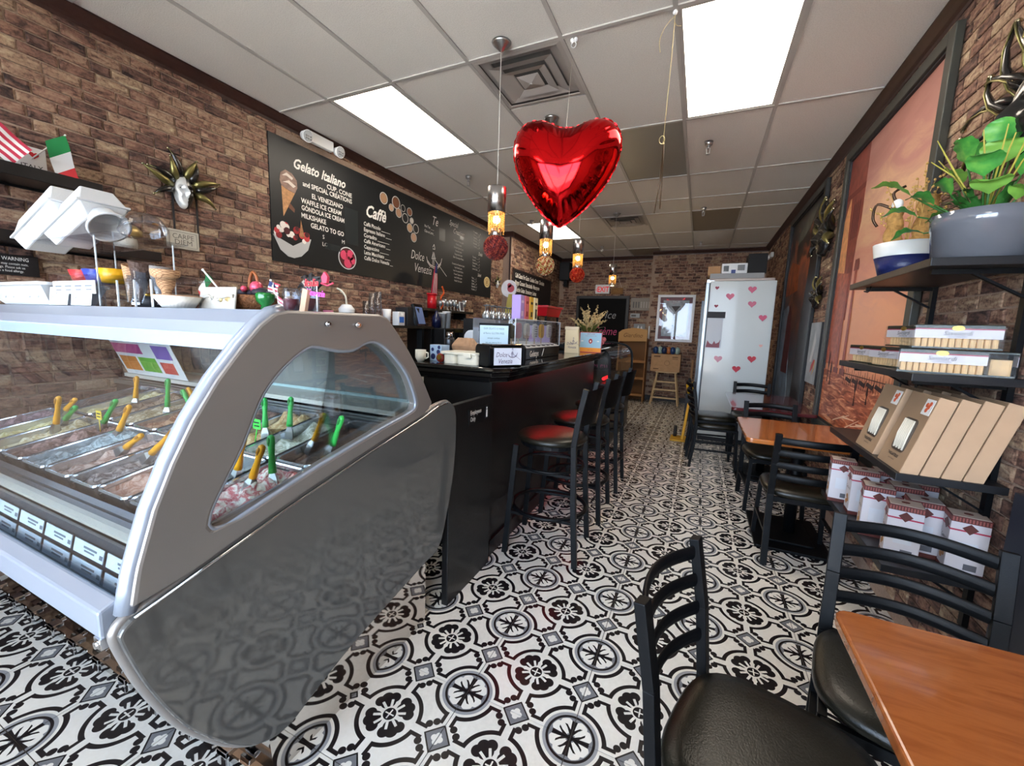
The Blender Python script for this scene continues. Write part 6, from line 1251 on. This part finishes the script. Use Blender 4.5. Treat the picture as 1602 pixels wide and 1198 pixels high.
packet('large-looking ladyfinger packet at the front corner of the lower layer', .80, 2.00, S2, -18, .225, 12); packet('ladyfinger packet half hidden in the upper layer', .80, 2.24, S2 + .09, -78, .21); packet('ladyfinger packet on top of the stack, facing the tables', .84, 2.03, S2 + .09, -14, .225, 12)
packet('ladyfinger packet seen end-on at the right of the second shelf', .96, 2.03, S2, 72, .19); 
# tall window boxes
kr = mat('box_kraft', 'b99a7c', .8, var=.05, bscale=10); krd = mat('box_kraft_front', '9c8064', .8, var=.05, bscale=10)
def tallbox(label, x, y, z, tilt=17):
    M = Matrix.Translation((x, y, z)) @ Matrix.Rotation(math.radians(tilt), 4, 'Y')
    t = thing('window_gift_box', label, 'box', M, 'tall kraft window boxes on the third shelf')
    part('carton', B().box(0, .051, -.105, .105, 0, .30), kr, t, bev=.0015); part('front_print', B().box(-.001, 0, -.103, .103, .002, .298), krd, t)
    wp = rrect(-.06, .045, .065, .20, .02); part('window', B().prism(wp, -.003, -.001, 'x'), mat('window_dark', '4b4038', .3), t)
    for k in range(7): part('pasta_strand', B().tube([(-.004, -.048 + k * .011, .075 + .006 * (k % 2)), (-.007, -.046 + k * .013, .13), (-.004, -.036 + k * .012, .192)], .0036, 6), mat('pale_pasta', 'e3dccb', .5), t)
    part('sticker', B().box(-.002, -.0011, -.095, -.035, .225, .285), paper, t)
    for y_, z_ in ((-.07, .255), (-.055, .262), (-.062, .243), (-.075, .268)): part('orange_dot', B().prism(circ(y_, z_, .009, 10), -.003, -.002, 'x'), mat('dot_orange', 'd8603a', .5), t)
    fm = frame((-.0022, .0, .042), (0, -1, 0), (0, 0, 1)); text('lettering', 'TAGLIATELLE', .016, fm, ink, t, sx=.9, bold=.0003); text('lettering', 'pasta di semola', .008, fm @ TM(0, -.014), ink, t); text('lettering', 'artigianale', .01, fm @ TM(0, .14), ink, t); part('flag_mark', B().box(-.0024, -.0012, -.02, .02, .193, .198), mat('mark_red', 'b83a30', .5), t)
    return t
S3 = .93
for k, (x, y, lb) in enumerate(((.713, 2.035, 'front tall kraft window box at the near corner of the third shelf'), (.771, 2.035, 'second tall kraft box behind the near front one'), (.829, 2.035, 'third tall kraft box in the near leaning row'), (.887, 2.035, 'last tall kraft box of the near row, against the wall'), (.713, 2.30, 'tall kraft window box in the far row with its window facing the tables'), (.769, 2.30, 'tall kraft box just behind the far front one'), (.825, 2.30, 'tall kraft box hidden third in the far row'), (.881, 2.30, 'tall kraft box at the wall end of the far row'))): tallbox(lb, x, y, S3, 15)
# cookie boxes
def cookiebox(label, x, y, z, rz):
    t = thing('cookie_box', label, 'box', rotz(x, y, z, rz), 'white cookie boxes on the bottom shelf')
    part('carton', B().box(-.048, .048, -.035, .035, 0, .155), labw, t, bev=.001); part('top_panel', B().box(-.046, .046, -.033, .033, .155, .157), mat('cookie_top', 'b9a89c', .5), t)
    rb_ = B(); w1, w2 = .0485, .0355
    rb_.box(-w1, w1, -w2, w2, .141, .156); part('brown_band', rb_, mat('band_brown', '58241e', .5), t); st = B()
    for k in range(12): st.box(-w1 - .0005, w1 + .0005, -w2 - .0005, -w2 + .001, 0, 0) if 0 else st.box(-.046 + k * .008, -.042 + k * .008, -w2 - .0006, w2 + .0006, .143, .153)
    for k in range(9): st.box(-w1 - .0006, w1 + .0006, -.033 + k * .008, -.029 + k * .008, .143, .153)
    part('band_stripes', st, mat('band_rust', '94504a', .5), t, kind='stuff'); part('crimson_line', B().box(-.0487, .0487, -.0357, .0357, .118, .122), mat('line_crimson', 'a82848', .5), t); part('bottom_band', B().box(-.0487, .0487, -.0357, .0357, 0, .012), MATS['band_brown'], t)
    for s_ in (-1, 1):
        part('diamond', B().prism([(-.02, .127), (0, .112), (.02, .127), (0, .14)], s_ * .0357 - .0004, s_ * .0357 + .0004, 'y'), MATS['band_brown'], t)
    part('diamond', B().prism([(-.025, .127), (0, .11), (.025, .127), (0, .141)], -.0489, -.0485, 'x'), MATS['band_brown'], t)
    fm = frame((-.049, 0, .082), (0, -1, 0), (0, 0, 1)); text('lettering', 'Cantuccini', .016, fm, ink, t, shear=.2, sx=.85); fm = frame((0, -.0358, .085), (1, 0, 0), (0, 0, 1)); part('print_block', B().box(-.025, .025, -.0361, -.0355, .05, .09), mat('pale_print', 'c9ccd4', .6), t); part('barcode', B().box(-.002, .03, -.0361, -.0355, .018, .034), mat('barcode', '5a5a60', .6), t)
    for y_, z_ in ((-.01, .045), (.008, .035), (.0, .055)): part('almond_print', B().prism(circ(y_, z_, .011, 10, .008), -.0492, -.0487, 'x'), mat('almond', 'a8743c', .6), t)
    part('seal', B().prism(circ(0, 0, .012, 12, .009), .157, .158, 'z'), MATS['band_brown'], t)
    return t
S4 = .57
cks = [(.74, 2.62, 8, 'farthest white cookie box, alone at the far end of the bottom shelf'), (.78, 2.46, 4, 'white cookie box in the far row at the shelf front'), (.88, 2.50, 6, 'white cookie box in the far row beside the wall'), (.76, 2.22, 10, 'white cookie box in the middle of the front row'), (.87, 2.28, 5, 'white cookie box in the middle row, second from the front'), (.95, 2.36, 6, 'white cookie box in the middle row against the wall'), (.78, 2.02, 12, 'nearest white cookie box, at the front corner of the bottom shelf'), (.87, 2.11, 8, 'white cookie box behind the nearest one'), (.95, 2.00, 10, 'rightmost white cookie box, close to the wall')]
for x, y, rz, lb in cks:
    o_ = cookiebox(lb, x, y, S4, -rz); o_.scale = (1.05, 1.2, 1.42)
# murals
def mural_frame(t, w_, h_, fw=.07, m=None):
    m = m or mat('mural_frame', '3b3c36', .45)
    for nm, a_ in (('left', (0, fw, 0, h_)), ('right', (w_ - fw, w_, 0, h_)), ('bottom', (fw, w_ - fw, 0, fw)), ('top', (fw, w_ - fw, h_ - fw, h_))): part('frame_rail', B().box(a_[0], a_[1], a_[2], a_[3], 0, .035), m, t, bev=.004)
    part('frame_lip', B().prism([(fw, fw), (w_ - fw, fw), (w_ - fw, h_ - fw), (fw, h_ - fw)], .004, .02, 'z', hole=[(fw + .014, fw + .014), (w_ - fw - .014, fw + .014), (w_ - fw - .014, h_ - fw - .014), (fw + .014, h_ - fw - .014)]), ink, t)
W1, H1 = 1.62, 2.26
m1 = thing('venice_mural', 'large framed mural of a Venice square at sunset, right wall', 'mural', frame((1.008, 4.42, .66), (0, -1, 0), (0, 0, 1))); mural_frame(m1, W1, H1)
ms = mat('mural_sky', 'd09a80', .35); V.nt = ms.node_tree; x_, y_, z_, vec = coords()
g = V.op('ADD', y_ * .42, (vnoise(scaled(V.nt.nodes['Texture Coordinate'].outputs['Object'], (1.2, 3.2, 1)), 2.2, 5, 1.2) - .5) * .35); setcol(ramp(g, [(.0, 'd9875e'), (.38, 'e3a078'), (.55, 'c98a78'), (.68, 'd8b08c'), (.8, 'b9847a'), (.95, 'a97468')]))
part('sky_print', B().box(.07, W1 - .07, .07, H1 - .07, 0, .004), ms, m1)
def pm_(name, c_, v=.15, s_=20): return mat(name, c_, .4, var=v, bscale=s_)
t_ = part('tower_print', B().prism([(.08, .9), (.44, .9), (.46, 1.5), (.50, 1.62), (.48, 2.19), (.08, 2.19)], .004, .0055), pm_('print_tower', '8a4438', .3, 14), m1, 'dark red brick bell tower')
part('tower_light', B().prism([(.08, .9), (.30, .9), (.24, 1.5), (.20, 1.9), (.08, 1.7)], .0055, .006), pm_('print_tower_lit', 'd99a66', .25, 18), t_)
for k in range(4): part('tower_slot', B().prism([(.29 + k * .042, 1.52), (.31 + k * .042, 1.52), (.312 + k * .042, 1.78), (.30 + k * .042, 1.80), (.288 + k * .042, 1.78)], .006, .0065), mat('print_slot', '5a2a2a', .5), t_)
part('tower_cornice', B().box(.08, .5, 1.86, 1.90, .006, .0068), mat('print_cornice', '70342f', .5), t_)
part('facade_print', B().prism([(.08, .55), (.34, .55), (.36, .92), (.42, 1.25), (.08, 1.3)], .0065, .007), pm_('print_facade', 'a85a44', .35, 22), m1)
for x in (.36, .52): 
    c_ = part('column_print', B().prism([(x, .52), (x + .06, .52), (x + .052, 1.26), (x + .008, 1.26)], .007, .0078), pm_('print_column', '9c4a3a', .2, 30), m1); part('column_head', B().prism([(x - .02, 1.26), (x + .08, 1.26), (x + .07, 1.34), (x - .01, 1.34)], .0078, .0082), pm_('print_capital', '7a3830', .2), c_); part('column_base', B().box(x - .03, x + .09, .47, .53, .0078, .0082), MATS['print_capital'], c_)
gr2 = mat('print_ground', 'a4583a', .4); V.nt = gr2.node_tree; _, _, _, vec = coords(); n_ = vnoise(scaled(vec, (1.5, 9, 1)), 3, 5, 1.5); setcol(ramp(n_, [(.3, '6a3022'), (.5, 'b0603e'), (.62, 'dd9a70'), (.75, 'f0cba4')])); 
part('ground_print', B().prism([(.085, .085), (W1 - .085, .085), (W1 - .085, .44), (.085, .50)], .0082, .009), gr2, m1, 'sunlit wet paving')
ft = B()
rg = random.Random(6)
for k in range(22):
    x = .62 + k * .042; ft.box(x, x + .004, .42, .52 + .02 * (k % 3), .009, .0095)
ft.box(.6, W1 - .09, .50, .506, .009, .0095); part('railing_print', ft, mat('print_dark_rail', '46231f', .5), m1, 'moored gondolas and railings', kind='stuff')
for k in range(6): part('gondola_print', B().prism([(.66 + k * .14, .46), (.78 + k * .14, .44), (.80 + k * .14, .50), (.77 + k * .14, .47), (.68 + k * .14, .485)], .0095, .0099), mat('print_gondola', '2e1a1c', .5), m1)
for x, y, h in ((.90, .30, .20), (1.12, .34, .12), (.20, .40, .26), (.28, .38, .2)): part('figure_print', B().prism([(x - .012, y), (x - .004, y + h * .45), (x - .018, y + h * .55), (x - .012, y + h * .85), (x, y + h), (x + .012, y + h * .85), (x + .018, y + h * .55), (x + .006, y + h * .4), (x + .016, y)], .0098, .0103), mat('print_figure', '3a1c1c', .5), m1)
for k in range(7): part('streak_print', B().prism([(.5 + .1 * k, .12 + .03 * (k % 3)), (.75 + .1 * k, .20 + .02 * (k % 2)), (.76 + .1 * k, .207 + .02 * (k % 2)), (.5 + .1 * k, .13 + .03 * (k % 3))], .009, .0094), mat('print_streak', 'efd6ba', .5), m1)
W2, H2 = 1.75, 2.42
m2 = thing('dark_mural', 'tall dark framed mural with orange and icy blue patches, far right wall', 'mural', frame((1.008, 6.75, .52), (0, -1, 0), (0, 0, 1))); mural_frame(m2, W2, H2, .07, mat('mural_frame_dark', '1e1f20', .4))
md = mat('mural_night', '3a2c2e', .3); V.nt = md.node_tree; x_, y_, z_, vec = coords(); n_ = vnoise(vec, 2.6, 5, 1.4); g = V.op('ADD', y_ * .38, (n_ - .5) * .8)
setcol(ramp(g, [(.0, '6d7f8c'), (.2, '3c4650'), (.4, '4a3330'), (.55, '7a4a3a'), (.68, 'b5623c'), (.76, '2c2422'), (1, '1d1c1e')])); part('night_print', B().box(.07, W2 - .07, .07, H2 - .07, 0, .004), md, m2)
part('orange_sky', B().prism([(.08, 1.42), (.8, 1.45), (.75, 1.75), (.3, 1.85), (.08, 1.7)], .004, .005), pm_('print_orange', 'b85e30', .4, 9), m2); part('ice_sheet', B().prism([(.08, .09), (.9, .09), (.62, 1.0), (.38, 1.3), (.08, 1.25)], .004, .0055), pm_('print_ice', '8d9da8', .35, 5), m2)
part('red_figure', B().prism([(.35, .45), (.75, .45), (.72, .9), (.62, 1.2), (.5, 1.3), (.4, 1.15)], .0055, .0062), pm_('print_wine2', '6a3234', .4, 12), m2); part('cloud_wisp', B().prism([(.5, 2.0), (1.1, 2.1), (1.4, 2.28), (1.0, 2.25), (.6, 2.15)], .004, .005), pm_('print_cloud', '5f6258', .4, 8), m2); part('dark_tree', B().prism([(1.1, .09), (W2 - .08, .09), (W2 - .08, 2.2), (1.3, 1.8), (1.15, 1.0)], .0045, .0052), pm_('print_tree', '241d1e', .3, 9), m2)
m3 = thing('koi_picture', 'small grey picture with a red and yellow fish beside the Venice mural', 'picture', frame((1.0, 4.90, .99), (0, -1, 0), (0, 0, 1))); part('picture_board', B().box(0, .38, 0, .57, 0, .02), mat('koi_grey', '8d9296', .35, var=.3, bscale=6), m3); part('picture_edge', B().box(.38, .40, 0, .57, 0, .022), ink, m3); part('fish_print', B().prism([(.16, .10), (.24, .14), (.30, .22), (.26, .23), (.18, .17)], .02, .021), mat('fish_red', 'b83a2c', .5), m3); part('fish_tail', B().prism([(.24, .08), (.28, .12), (.31, .22), (.29, .14)], .02, .0215), mat('fish_yellow', 'd8b040', .5), m3); part('pale_print', B().prism([(.1, .2), (.2, .5), (.25, .4), (.18, .2)], .02, .0205), mat('pale_patch', 'c3c6c8', .5), m3)
solo('wall_panel', B().box(.95, 1.008, 1.40, 1.80, .3, .95), mat('navy_panel', '1b2230', .5), 'dark blue panel on the wall at the far right edge', 'panel', None)
# ================================================================== FRIDGE
fg = thing('upright_fridge', 'tall white upright fridge covered in heart stickers', 'fridge', (0, 0, 0))
fw_ = mat('fridge_white', 'c9d0cf', .3, coat=.3)
part('cabinet', B().box(.065, .80, 6.0, 6.75, 0.06, 2.10), fw_, fg, bev=.008); part('door', B().box(.012, .055, 6.0, 6.74, .12, 2.08), mat('fridge_door', 'aab2b6', .25, .3), fg, bev=.006); part('door_gasket', B().box(.053, .067, 6.005, 6.735, .12, 2.06), mat('gasket', '1a2230', .4), fg); part('door_handle', B().box(-.02, .012, 6.02, 6.05, .5, 1.85), mat('handle_navy', '18202e', .3), fg, 'long dark blue handle strip'); part('fridge_foot', B().box(.08, .78, 6.03, 6.7, 0, .06), ink, fg); part('hinge', B().box(.02, .11, 6.02, 6.1, 2.08, 2.12), steel, fg)
part('open_latch', B().box(.06, .27, 5.985, 6.0, 1.63, 1.71), ink, fg, 'black sticker strip'); 
ph_ = part('photo_sticker', B().box(.07, .25, 5.994, 6.0, 1.24, 1.63), mat('photo_pale', 'c2c6cc', .4), fg, 'pale photo of a waterfront'); part('photo_skyline', B().prism([(.075, 1.25), (.235, 1.25), (.235, 1.31), (.24, 1.36), (.225, 1.32), (.19, 1.30), (.17, 1.335), (.15, 1.29), (.12, 1.30), (.09, 1.34)], 5.992, 5.994, 'y'), mat('photo_red', '8a4450', .5), ph_)
def on_fridge(px, py): return None
for k, (x, z, s_, cl) in enumerate([(0.145, 2.013, 0.042, '8f2440'), (0.541, 1.991, 0.084, 'c9587a'), (0.302, 1.906, 0.086, 'd06a86'), (0.154, 1.783, 0.042, '8a2038'), (0.555, 1.811, 0.082, 'd0708a'), (0.687, 1.644, 0.08, 'd0567a'), (0.7, 1.297, 0.038, 'e8b0a8'), (0.236, 1.106, 0.088, 'e0a0b0'), (0.617, 1.126, 0.086, 'c8283c'), (0.457, 0.989, 0.086, 'c41c34')]):
    part('heart_sticker', B().prism([(x + p[0], z + p[1]) for p in heart2d(26, s_ * 1.12)], 5.990, 6.0, 'y'), mat('heart_' + cl, cl, .5), fg)
solo('cardboard_slab', B().box(.04, .78, 6.02, 6.7, 2.10, 2.135), mat('foil_wrap', 'b4a8a0', .4, .2, bump=.8, bscale=20), 'crinkled wrapped package lying on the fridge', 'package', None, bev=.01)
solo('flat_white_box', B().box(.05, .66, 6.05, 6.6, 2.135, 2.20), mat('box_grey', '9a9c9c', .5), 'flat grey-white box on the fridge', 'box', None, bev=.002)
pb = thing('printed_box', 'white printed box on top of the pile on the fridge', 'box', (0, 0, 0)); part('carton', B().box(.18, .47, 6.1, 6.4, 2.20, 2.33), white, pb, bev=.002); part('carton_print', B().box(.20, .26, 6.095, 6.1, 2.23, 2.30), MATS['board_patch'], pb); part('blue_print', B().box(.29, .34, 6.095, 6.1, 2.2, 2.25), mat('blue_dot', '34488a', .5), pb); part('carton_print', B().box(.36, .44, 6.095, 6.1, 2.24, 2.31), mat('print_grey2', '7d8082', .5), pb)
solo('black_subwoofer', B().box(.47, .68, 6.08, 6.4, 2.20, 2.44), mat('matte_black', '0d0d0e', .7), 'black box speaker on top of the fridge pile', 'speaker', None, bev=.006)
solo('brown_carton', B().box(.02, .17, 6.25, 6.45, 2.20, 2.32), kraft, 'small brown carton on the fridge beside the printed box', 'box', None, bev=.002)
# ================================================================== BACK OF THE SHOP
dr = link('door_1', B().box(-2.62, -1.55, 9.46, 9.52, 0, 2.14).mesh('door_1', mat('door_black', '0d0d0e', .8, spec=.2)), None, None, kind='structure')
part('door_frame', B().prism([(-2.68, 0), (-1.49, 0), (-1.49, 2.2), (-2.68, 2.2)], 9.44, 9.50, 'y', hole=[(-2.62, .001), (-1.55, .001), (-1.55, 2.14), (-2.62, 2.14)]), mat('door_frame_m', '24201f', .5), dr)
text('door_lettering', 'Ice', .24, BW(-2.02, 1.70, 9.455), mat('ghost_white', '9a9a98', .7), dr, 'LEFT', .3, sx=.9); text('door_lettering', 'Crème', .26, BW(-2.28, 1.33, 9.455), mat('neon_pink', 'c9487e', .6), dr, 'LEFT', .3, sx=.75)
ex = thing('exit_sign', 'white EXIT sign with red letters above the black door', 'exit sign', BW(-2.10, 2.35, 9.50)); part('sign_housing', B().box(-.16, .16, -.10, .10, 0, .05), white, ex, bev=.004); text('exit_letters', 'EXIT', .16, TM(.015, -.058, .052), mat('exit_red', 'd8202a', .5, emit='ff2030', estr=.35), ex, bold=.003, sx=.8); text('exit_arrow', '‹', .14, TM(-.13, -.05, .052), MATS['exit_red'], ex)
bs_ = thing('brown_sign', 'small brown hanging sign right of the exit sign', 'sign', BW(-1.78, 2.31, 9.50)); part('sign_board', B().box(-.13, .13, -.07, .07, 0, .01), mat('sign_tan', '8a6230', .7), bs_); text('lettering', 'PRO', .08, TM(0, -.03, .011), mat('sign_tan2', 'a87c44', .7), bs_); part('sign_cord', B().bar((-.10, .07, .005), (0, .32, .005), .004, .004).bar((.10, .07, .005), (0, .32, .005), .004, .004), cream, bs_)
def bsign(name, label, x0, x1, z0, z1, cl, y=9.50):
    t = thing(name, label, 'sign', BW((x0 + x1) / 2, (z0 + z1) / 2, y)); part('board', B().box(-(x1 - x0) / 2, (x1 - x0) / 2, -(z1 - z0) / 2, (z1 - z0) / 2, 0, .015), mat('bs_' + cl, cl, .5), t, bev=.003); return t
q = bsign('restroom_sign', 'grey wooden sign with standing figures, right of the black door', -1.46, -1.0, 1.89, 2.16, '8d8478')
for k in range(7): part('figure_mark', B().box(-.18 + k * .055, -.155 + k * .055, -.08, .05, .015, .017), mat('mark_grey', '5e5a56', .6) if k < 3 else mat('mark_pale', 'b4aca0', .6), q)
q = bsign('small_plate', 'small pale metal plate below the restroom sign', -1.45, -1.25, 1.73, 1.82, 'a8abac'); part('plate_print', B().box(-.08, .02, -.02, .02, .015, .016), mat('mark_grey', '5e5a56', .6), q)
q = bsign('triangle_plate', 'small grey plate with a white triangle above the cardboard rack', -1.36, -1.12, 1.44, 1.60, '8b8f90'); part('triangle', B().prism([(-.06, -.05), (.0, -.05), (-.02, .05)], .015, .017).prism([(.01, -.05), (.07, -.05), (.05, .04)], .015, .017), white, q)
sp2 = thing('wall_speaker', 'black speaker mounted high in the far left corner', 'speaker', (-2.96, 9.38, 2.74)); part('speaker_cabinet', B().box(-.12, .12, -.10, .10, -.20, .20), MATS['matte_black'] if 'matte_black' in MATS else ink, sp2, bev=.01); part('speaker_grille', B().box(-.105, .105, -.108, -.10, -.185, .185), ink, sp2); part('mount', B().box(-.03, .05, -.03, .12, -.34, -.20), black, sp2)
# poster frame
po = thing('framed_poster', 'white framed glass poster with dark red border on the back wall', 'poster', BW(-.855, 1.245, 9.092)); pw, ph2 = .71, .945
wl2 = mat('frame_white', 'e6e8ee', .35)
for a_ in ((0, pw, 0, .05), (0, pw, ph2 - .05, ph2), (0, .05, .05, ph2 - .05), (pw - .05, pw, .05, ph2 - .05)): part('frame_rail', B().box(a_[0], a_[1], a_[2], a_[3], 0, .03), wl2, po, bev=.003)
part('poster_border', B().prism([(.05, .05), (pw - .05, .05), (pw - .05, ph2 - .05), (.05, ph2 - .05)], 0, .006, 'z', hole=[(.11, .11), (pw - .11, .11), (pw - .11, ph2 - .11), (.11, ph2 - .11)]), mat('poster_red', '6a2230', .4), po)
part('poster_sheet', B().box(.11, pw - .11, .11, ph2 - .11, 0, .005), mat('poster_grey', '9aa0a4', .35, var=.35, bscale=14), po); part('pale_wing', B().prism([(.14, .3), (.3, .25), (.32, .6), (.2, .72)], .005, .006).prism([(.4, .15), (.58, .2), (.58, .72), (.42, .6)], .005, .006), mat('poster_pale', 'dfe8f4', .3), po)
text('poster_lettering', 'ITALIA', .05, TM(pw / 2, .79, .007), chalk, po, sx=.9); part('poster_motif', B().prism([(.27, .72), (.44, .72), (.355, .60)], .006, .007).prism(circ(.22, .22, .035, 10), .006, .007).prism(circ(.30, .19, .02, 10), .006, .007), mat('motif_dark', '3a3a3a', .5), po)
part('poster_glass', B().box(.05, pw - .05, .05, ph2 - .05, .012, .015), MATS['pane_glass'], po)
# cardboard rack
rk2 = thing('cardboard_rack', 'tall brown cardboard display rack with empty shelves at the back', 'rack', (0, 0, 0)); rkm = mat('rack_card', '9c6f42', .8, var=.1, bscale=8); rkd = mat('rack_card_dark', '7a5430', .8)
part('side_panel', B().box(-1.52, -1.50, 8.62, 8.98, 0, 1.28), rkm, rk2); part('side_panel', B().box(-.98, -.96, 8.62, 8.98, 0, 1.28), rkm, rk2); part('back_panel', B().box(-1.5, -.98, 8.96, 8.98, 0, 1.3), rkd, rk2)
hp = [(-1.52, 1.22), (-.96, 1.24), (-.96, 1.46)] + [(-.96 - .56 * k / 8, 1.46 + .05 * math.sin(math.pi * k / 8) - .03 * k / 8) for k in range(1, 8)] + [(-1.52, 1.40)]
part('header_board', B().prism(hp, 8.60, 8.62, 'y'), mat('header_card', 'b58a54', .7), rk2); text('lettering', 'Giardino', .12, BW(-1.24, 1.31, 8.598), mat('header_ink', '6a4520', .7), rk2, shear=.3, sx=.9)
for z in (.12, .46, .80): part('rack_shelf', B().box(-1.5, -.98, 8.62, 8.96, z, z + .015), rkm, rk2); part('shelf_lip', B().box(-1.5, -.98, 8.61, 8.625, z, z + .05), rkm, rk2)
# stool with carton
es = thing('wooden_stool', 'tall pale wooden stool holding a cardboard carton at the back', 'stool', (-.55, 8.72, 0)); pine = mat('pine', 'cdb084', .6, var=.1, bscale=20)
for sx_ in (-1, 1):
    for sy_ in (-1, 1): part('leg', B().bar((sx_ * .26, sy_ * .15, 0), (sx_ * .17, sy_ * .11, .64), .026, .026), pine, es)
for z, wd in ((.14, .24), (.30, .215), (.46, .195)): part('rung', B().box(-wd, wd, -.15 + z * .05 - .012, -.15 + z * .05 + .012, z - .014, z + .014), pine, es)
for z in (.22, .4): part('side_rung', B().box(-.235 + z * .1, -.215 + z * .1, -.13, .13, z, z + .02), pine, es)
part('stool_seat', B().box(-.2, .2, -.15, .15, .64, .665), pine, es)
cbx = thing('cardboard_carton', 'brown cardboard carton on the wooden stool', 'box', (-.575, 8.72, .665)); part('carton', B().box(-.27, .27, -.17, .17, 0, .34), kraft, cbx, bev=.003); part('carton_print', B().box(-.22, -.10, -.172, -.17, .28, .31).box(.12, .22, -.172, -.17, .28, .30).box(.12, .22, -.172, -.17, .25, .26).prism(circ(.03, .17, .05, 14), -.172, -.17, 'y', hole=circ(.03, .17, .045, 14)).box(-.2, -.05, -.172, -.17, .12, .122).box(-.22, -.12, -.172, -.17, .04, .06), mat('carton_ink', '6e5038', .8), cbx)
bb3 = thing('snack_bag_pile', 'dark blue packaged goods lying on the cardboard carton', 'packages', (-.585, 8.72, 1.005))
for k in range(6): part('snack_bag', B().sph((-.2 + k * .08, -.02 + .03 * (k % 2), .07), .075, 12, 8, sc=(.75, .8, 1.0)), mat('bag_%d' % (k % 4), ('1e3a66', '9fb8b0', '16284c', 'b06a3a')[k % 4], .3, var=.4, bscale=25), bb3)
# hand truck
ht = thing('hand_truck', 'black and yellow folding hand truck beside the fridge', 'hand truck', (-.10, 5.85, 0)); yl = mat('truck_yellow', 'd8a520', .4)
part('toe_plate', B().box(-.15, .06, -.16, .12, .01, .03), yl, ht); part('truck_rail', B().bar((-.0, -.1, .03), (.05, .12, .62), .03, .03), yl, ht); part('truck_rail', B().bar((.06, -.1, .03), (.09, .12, .62), .03, .03), black, ht); part('truck_handle', B().tube([(.03, .1, .60), (.0, .1, .74), (.06, .12, .78), (.09, .12, .62)], .016, 8), yl, ht); part('truck_body', B().box(-.01, .09, .06, .12, .25, .62), ink, ht)
for s_ in (-.10, .11): part('wheel', B().cyl((s_ - .02, .1, .085), (s_ + .02, .1, .085), .085, n=20), ink, ht)
solo('broom_stick', B().box(-.115, -.075, 9.0, 9.06, .1, .9), kraft, 'flattened cardboard strip leaning between the poster and the fridge', 'cardboard', None)
wlb = solo('white_strip', B().box(-.995, -.975, 9.05, 9.085, 1.22, 1.55), white, 'thin white strip beside the cardboard rack', 'strip', None)
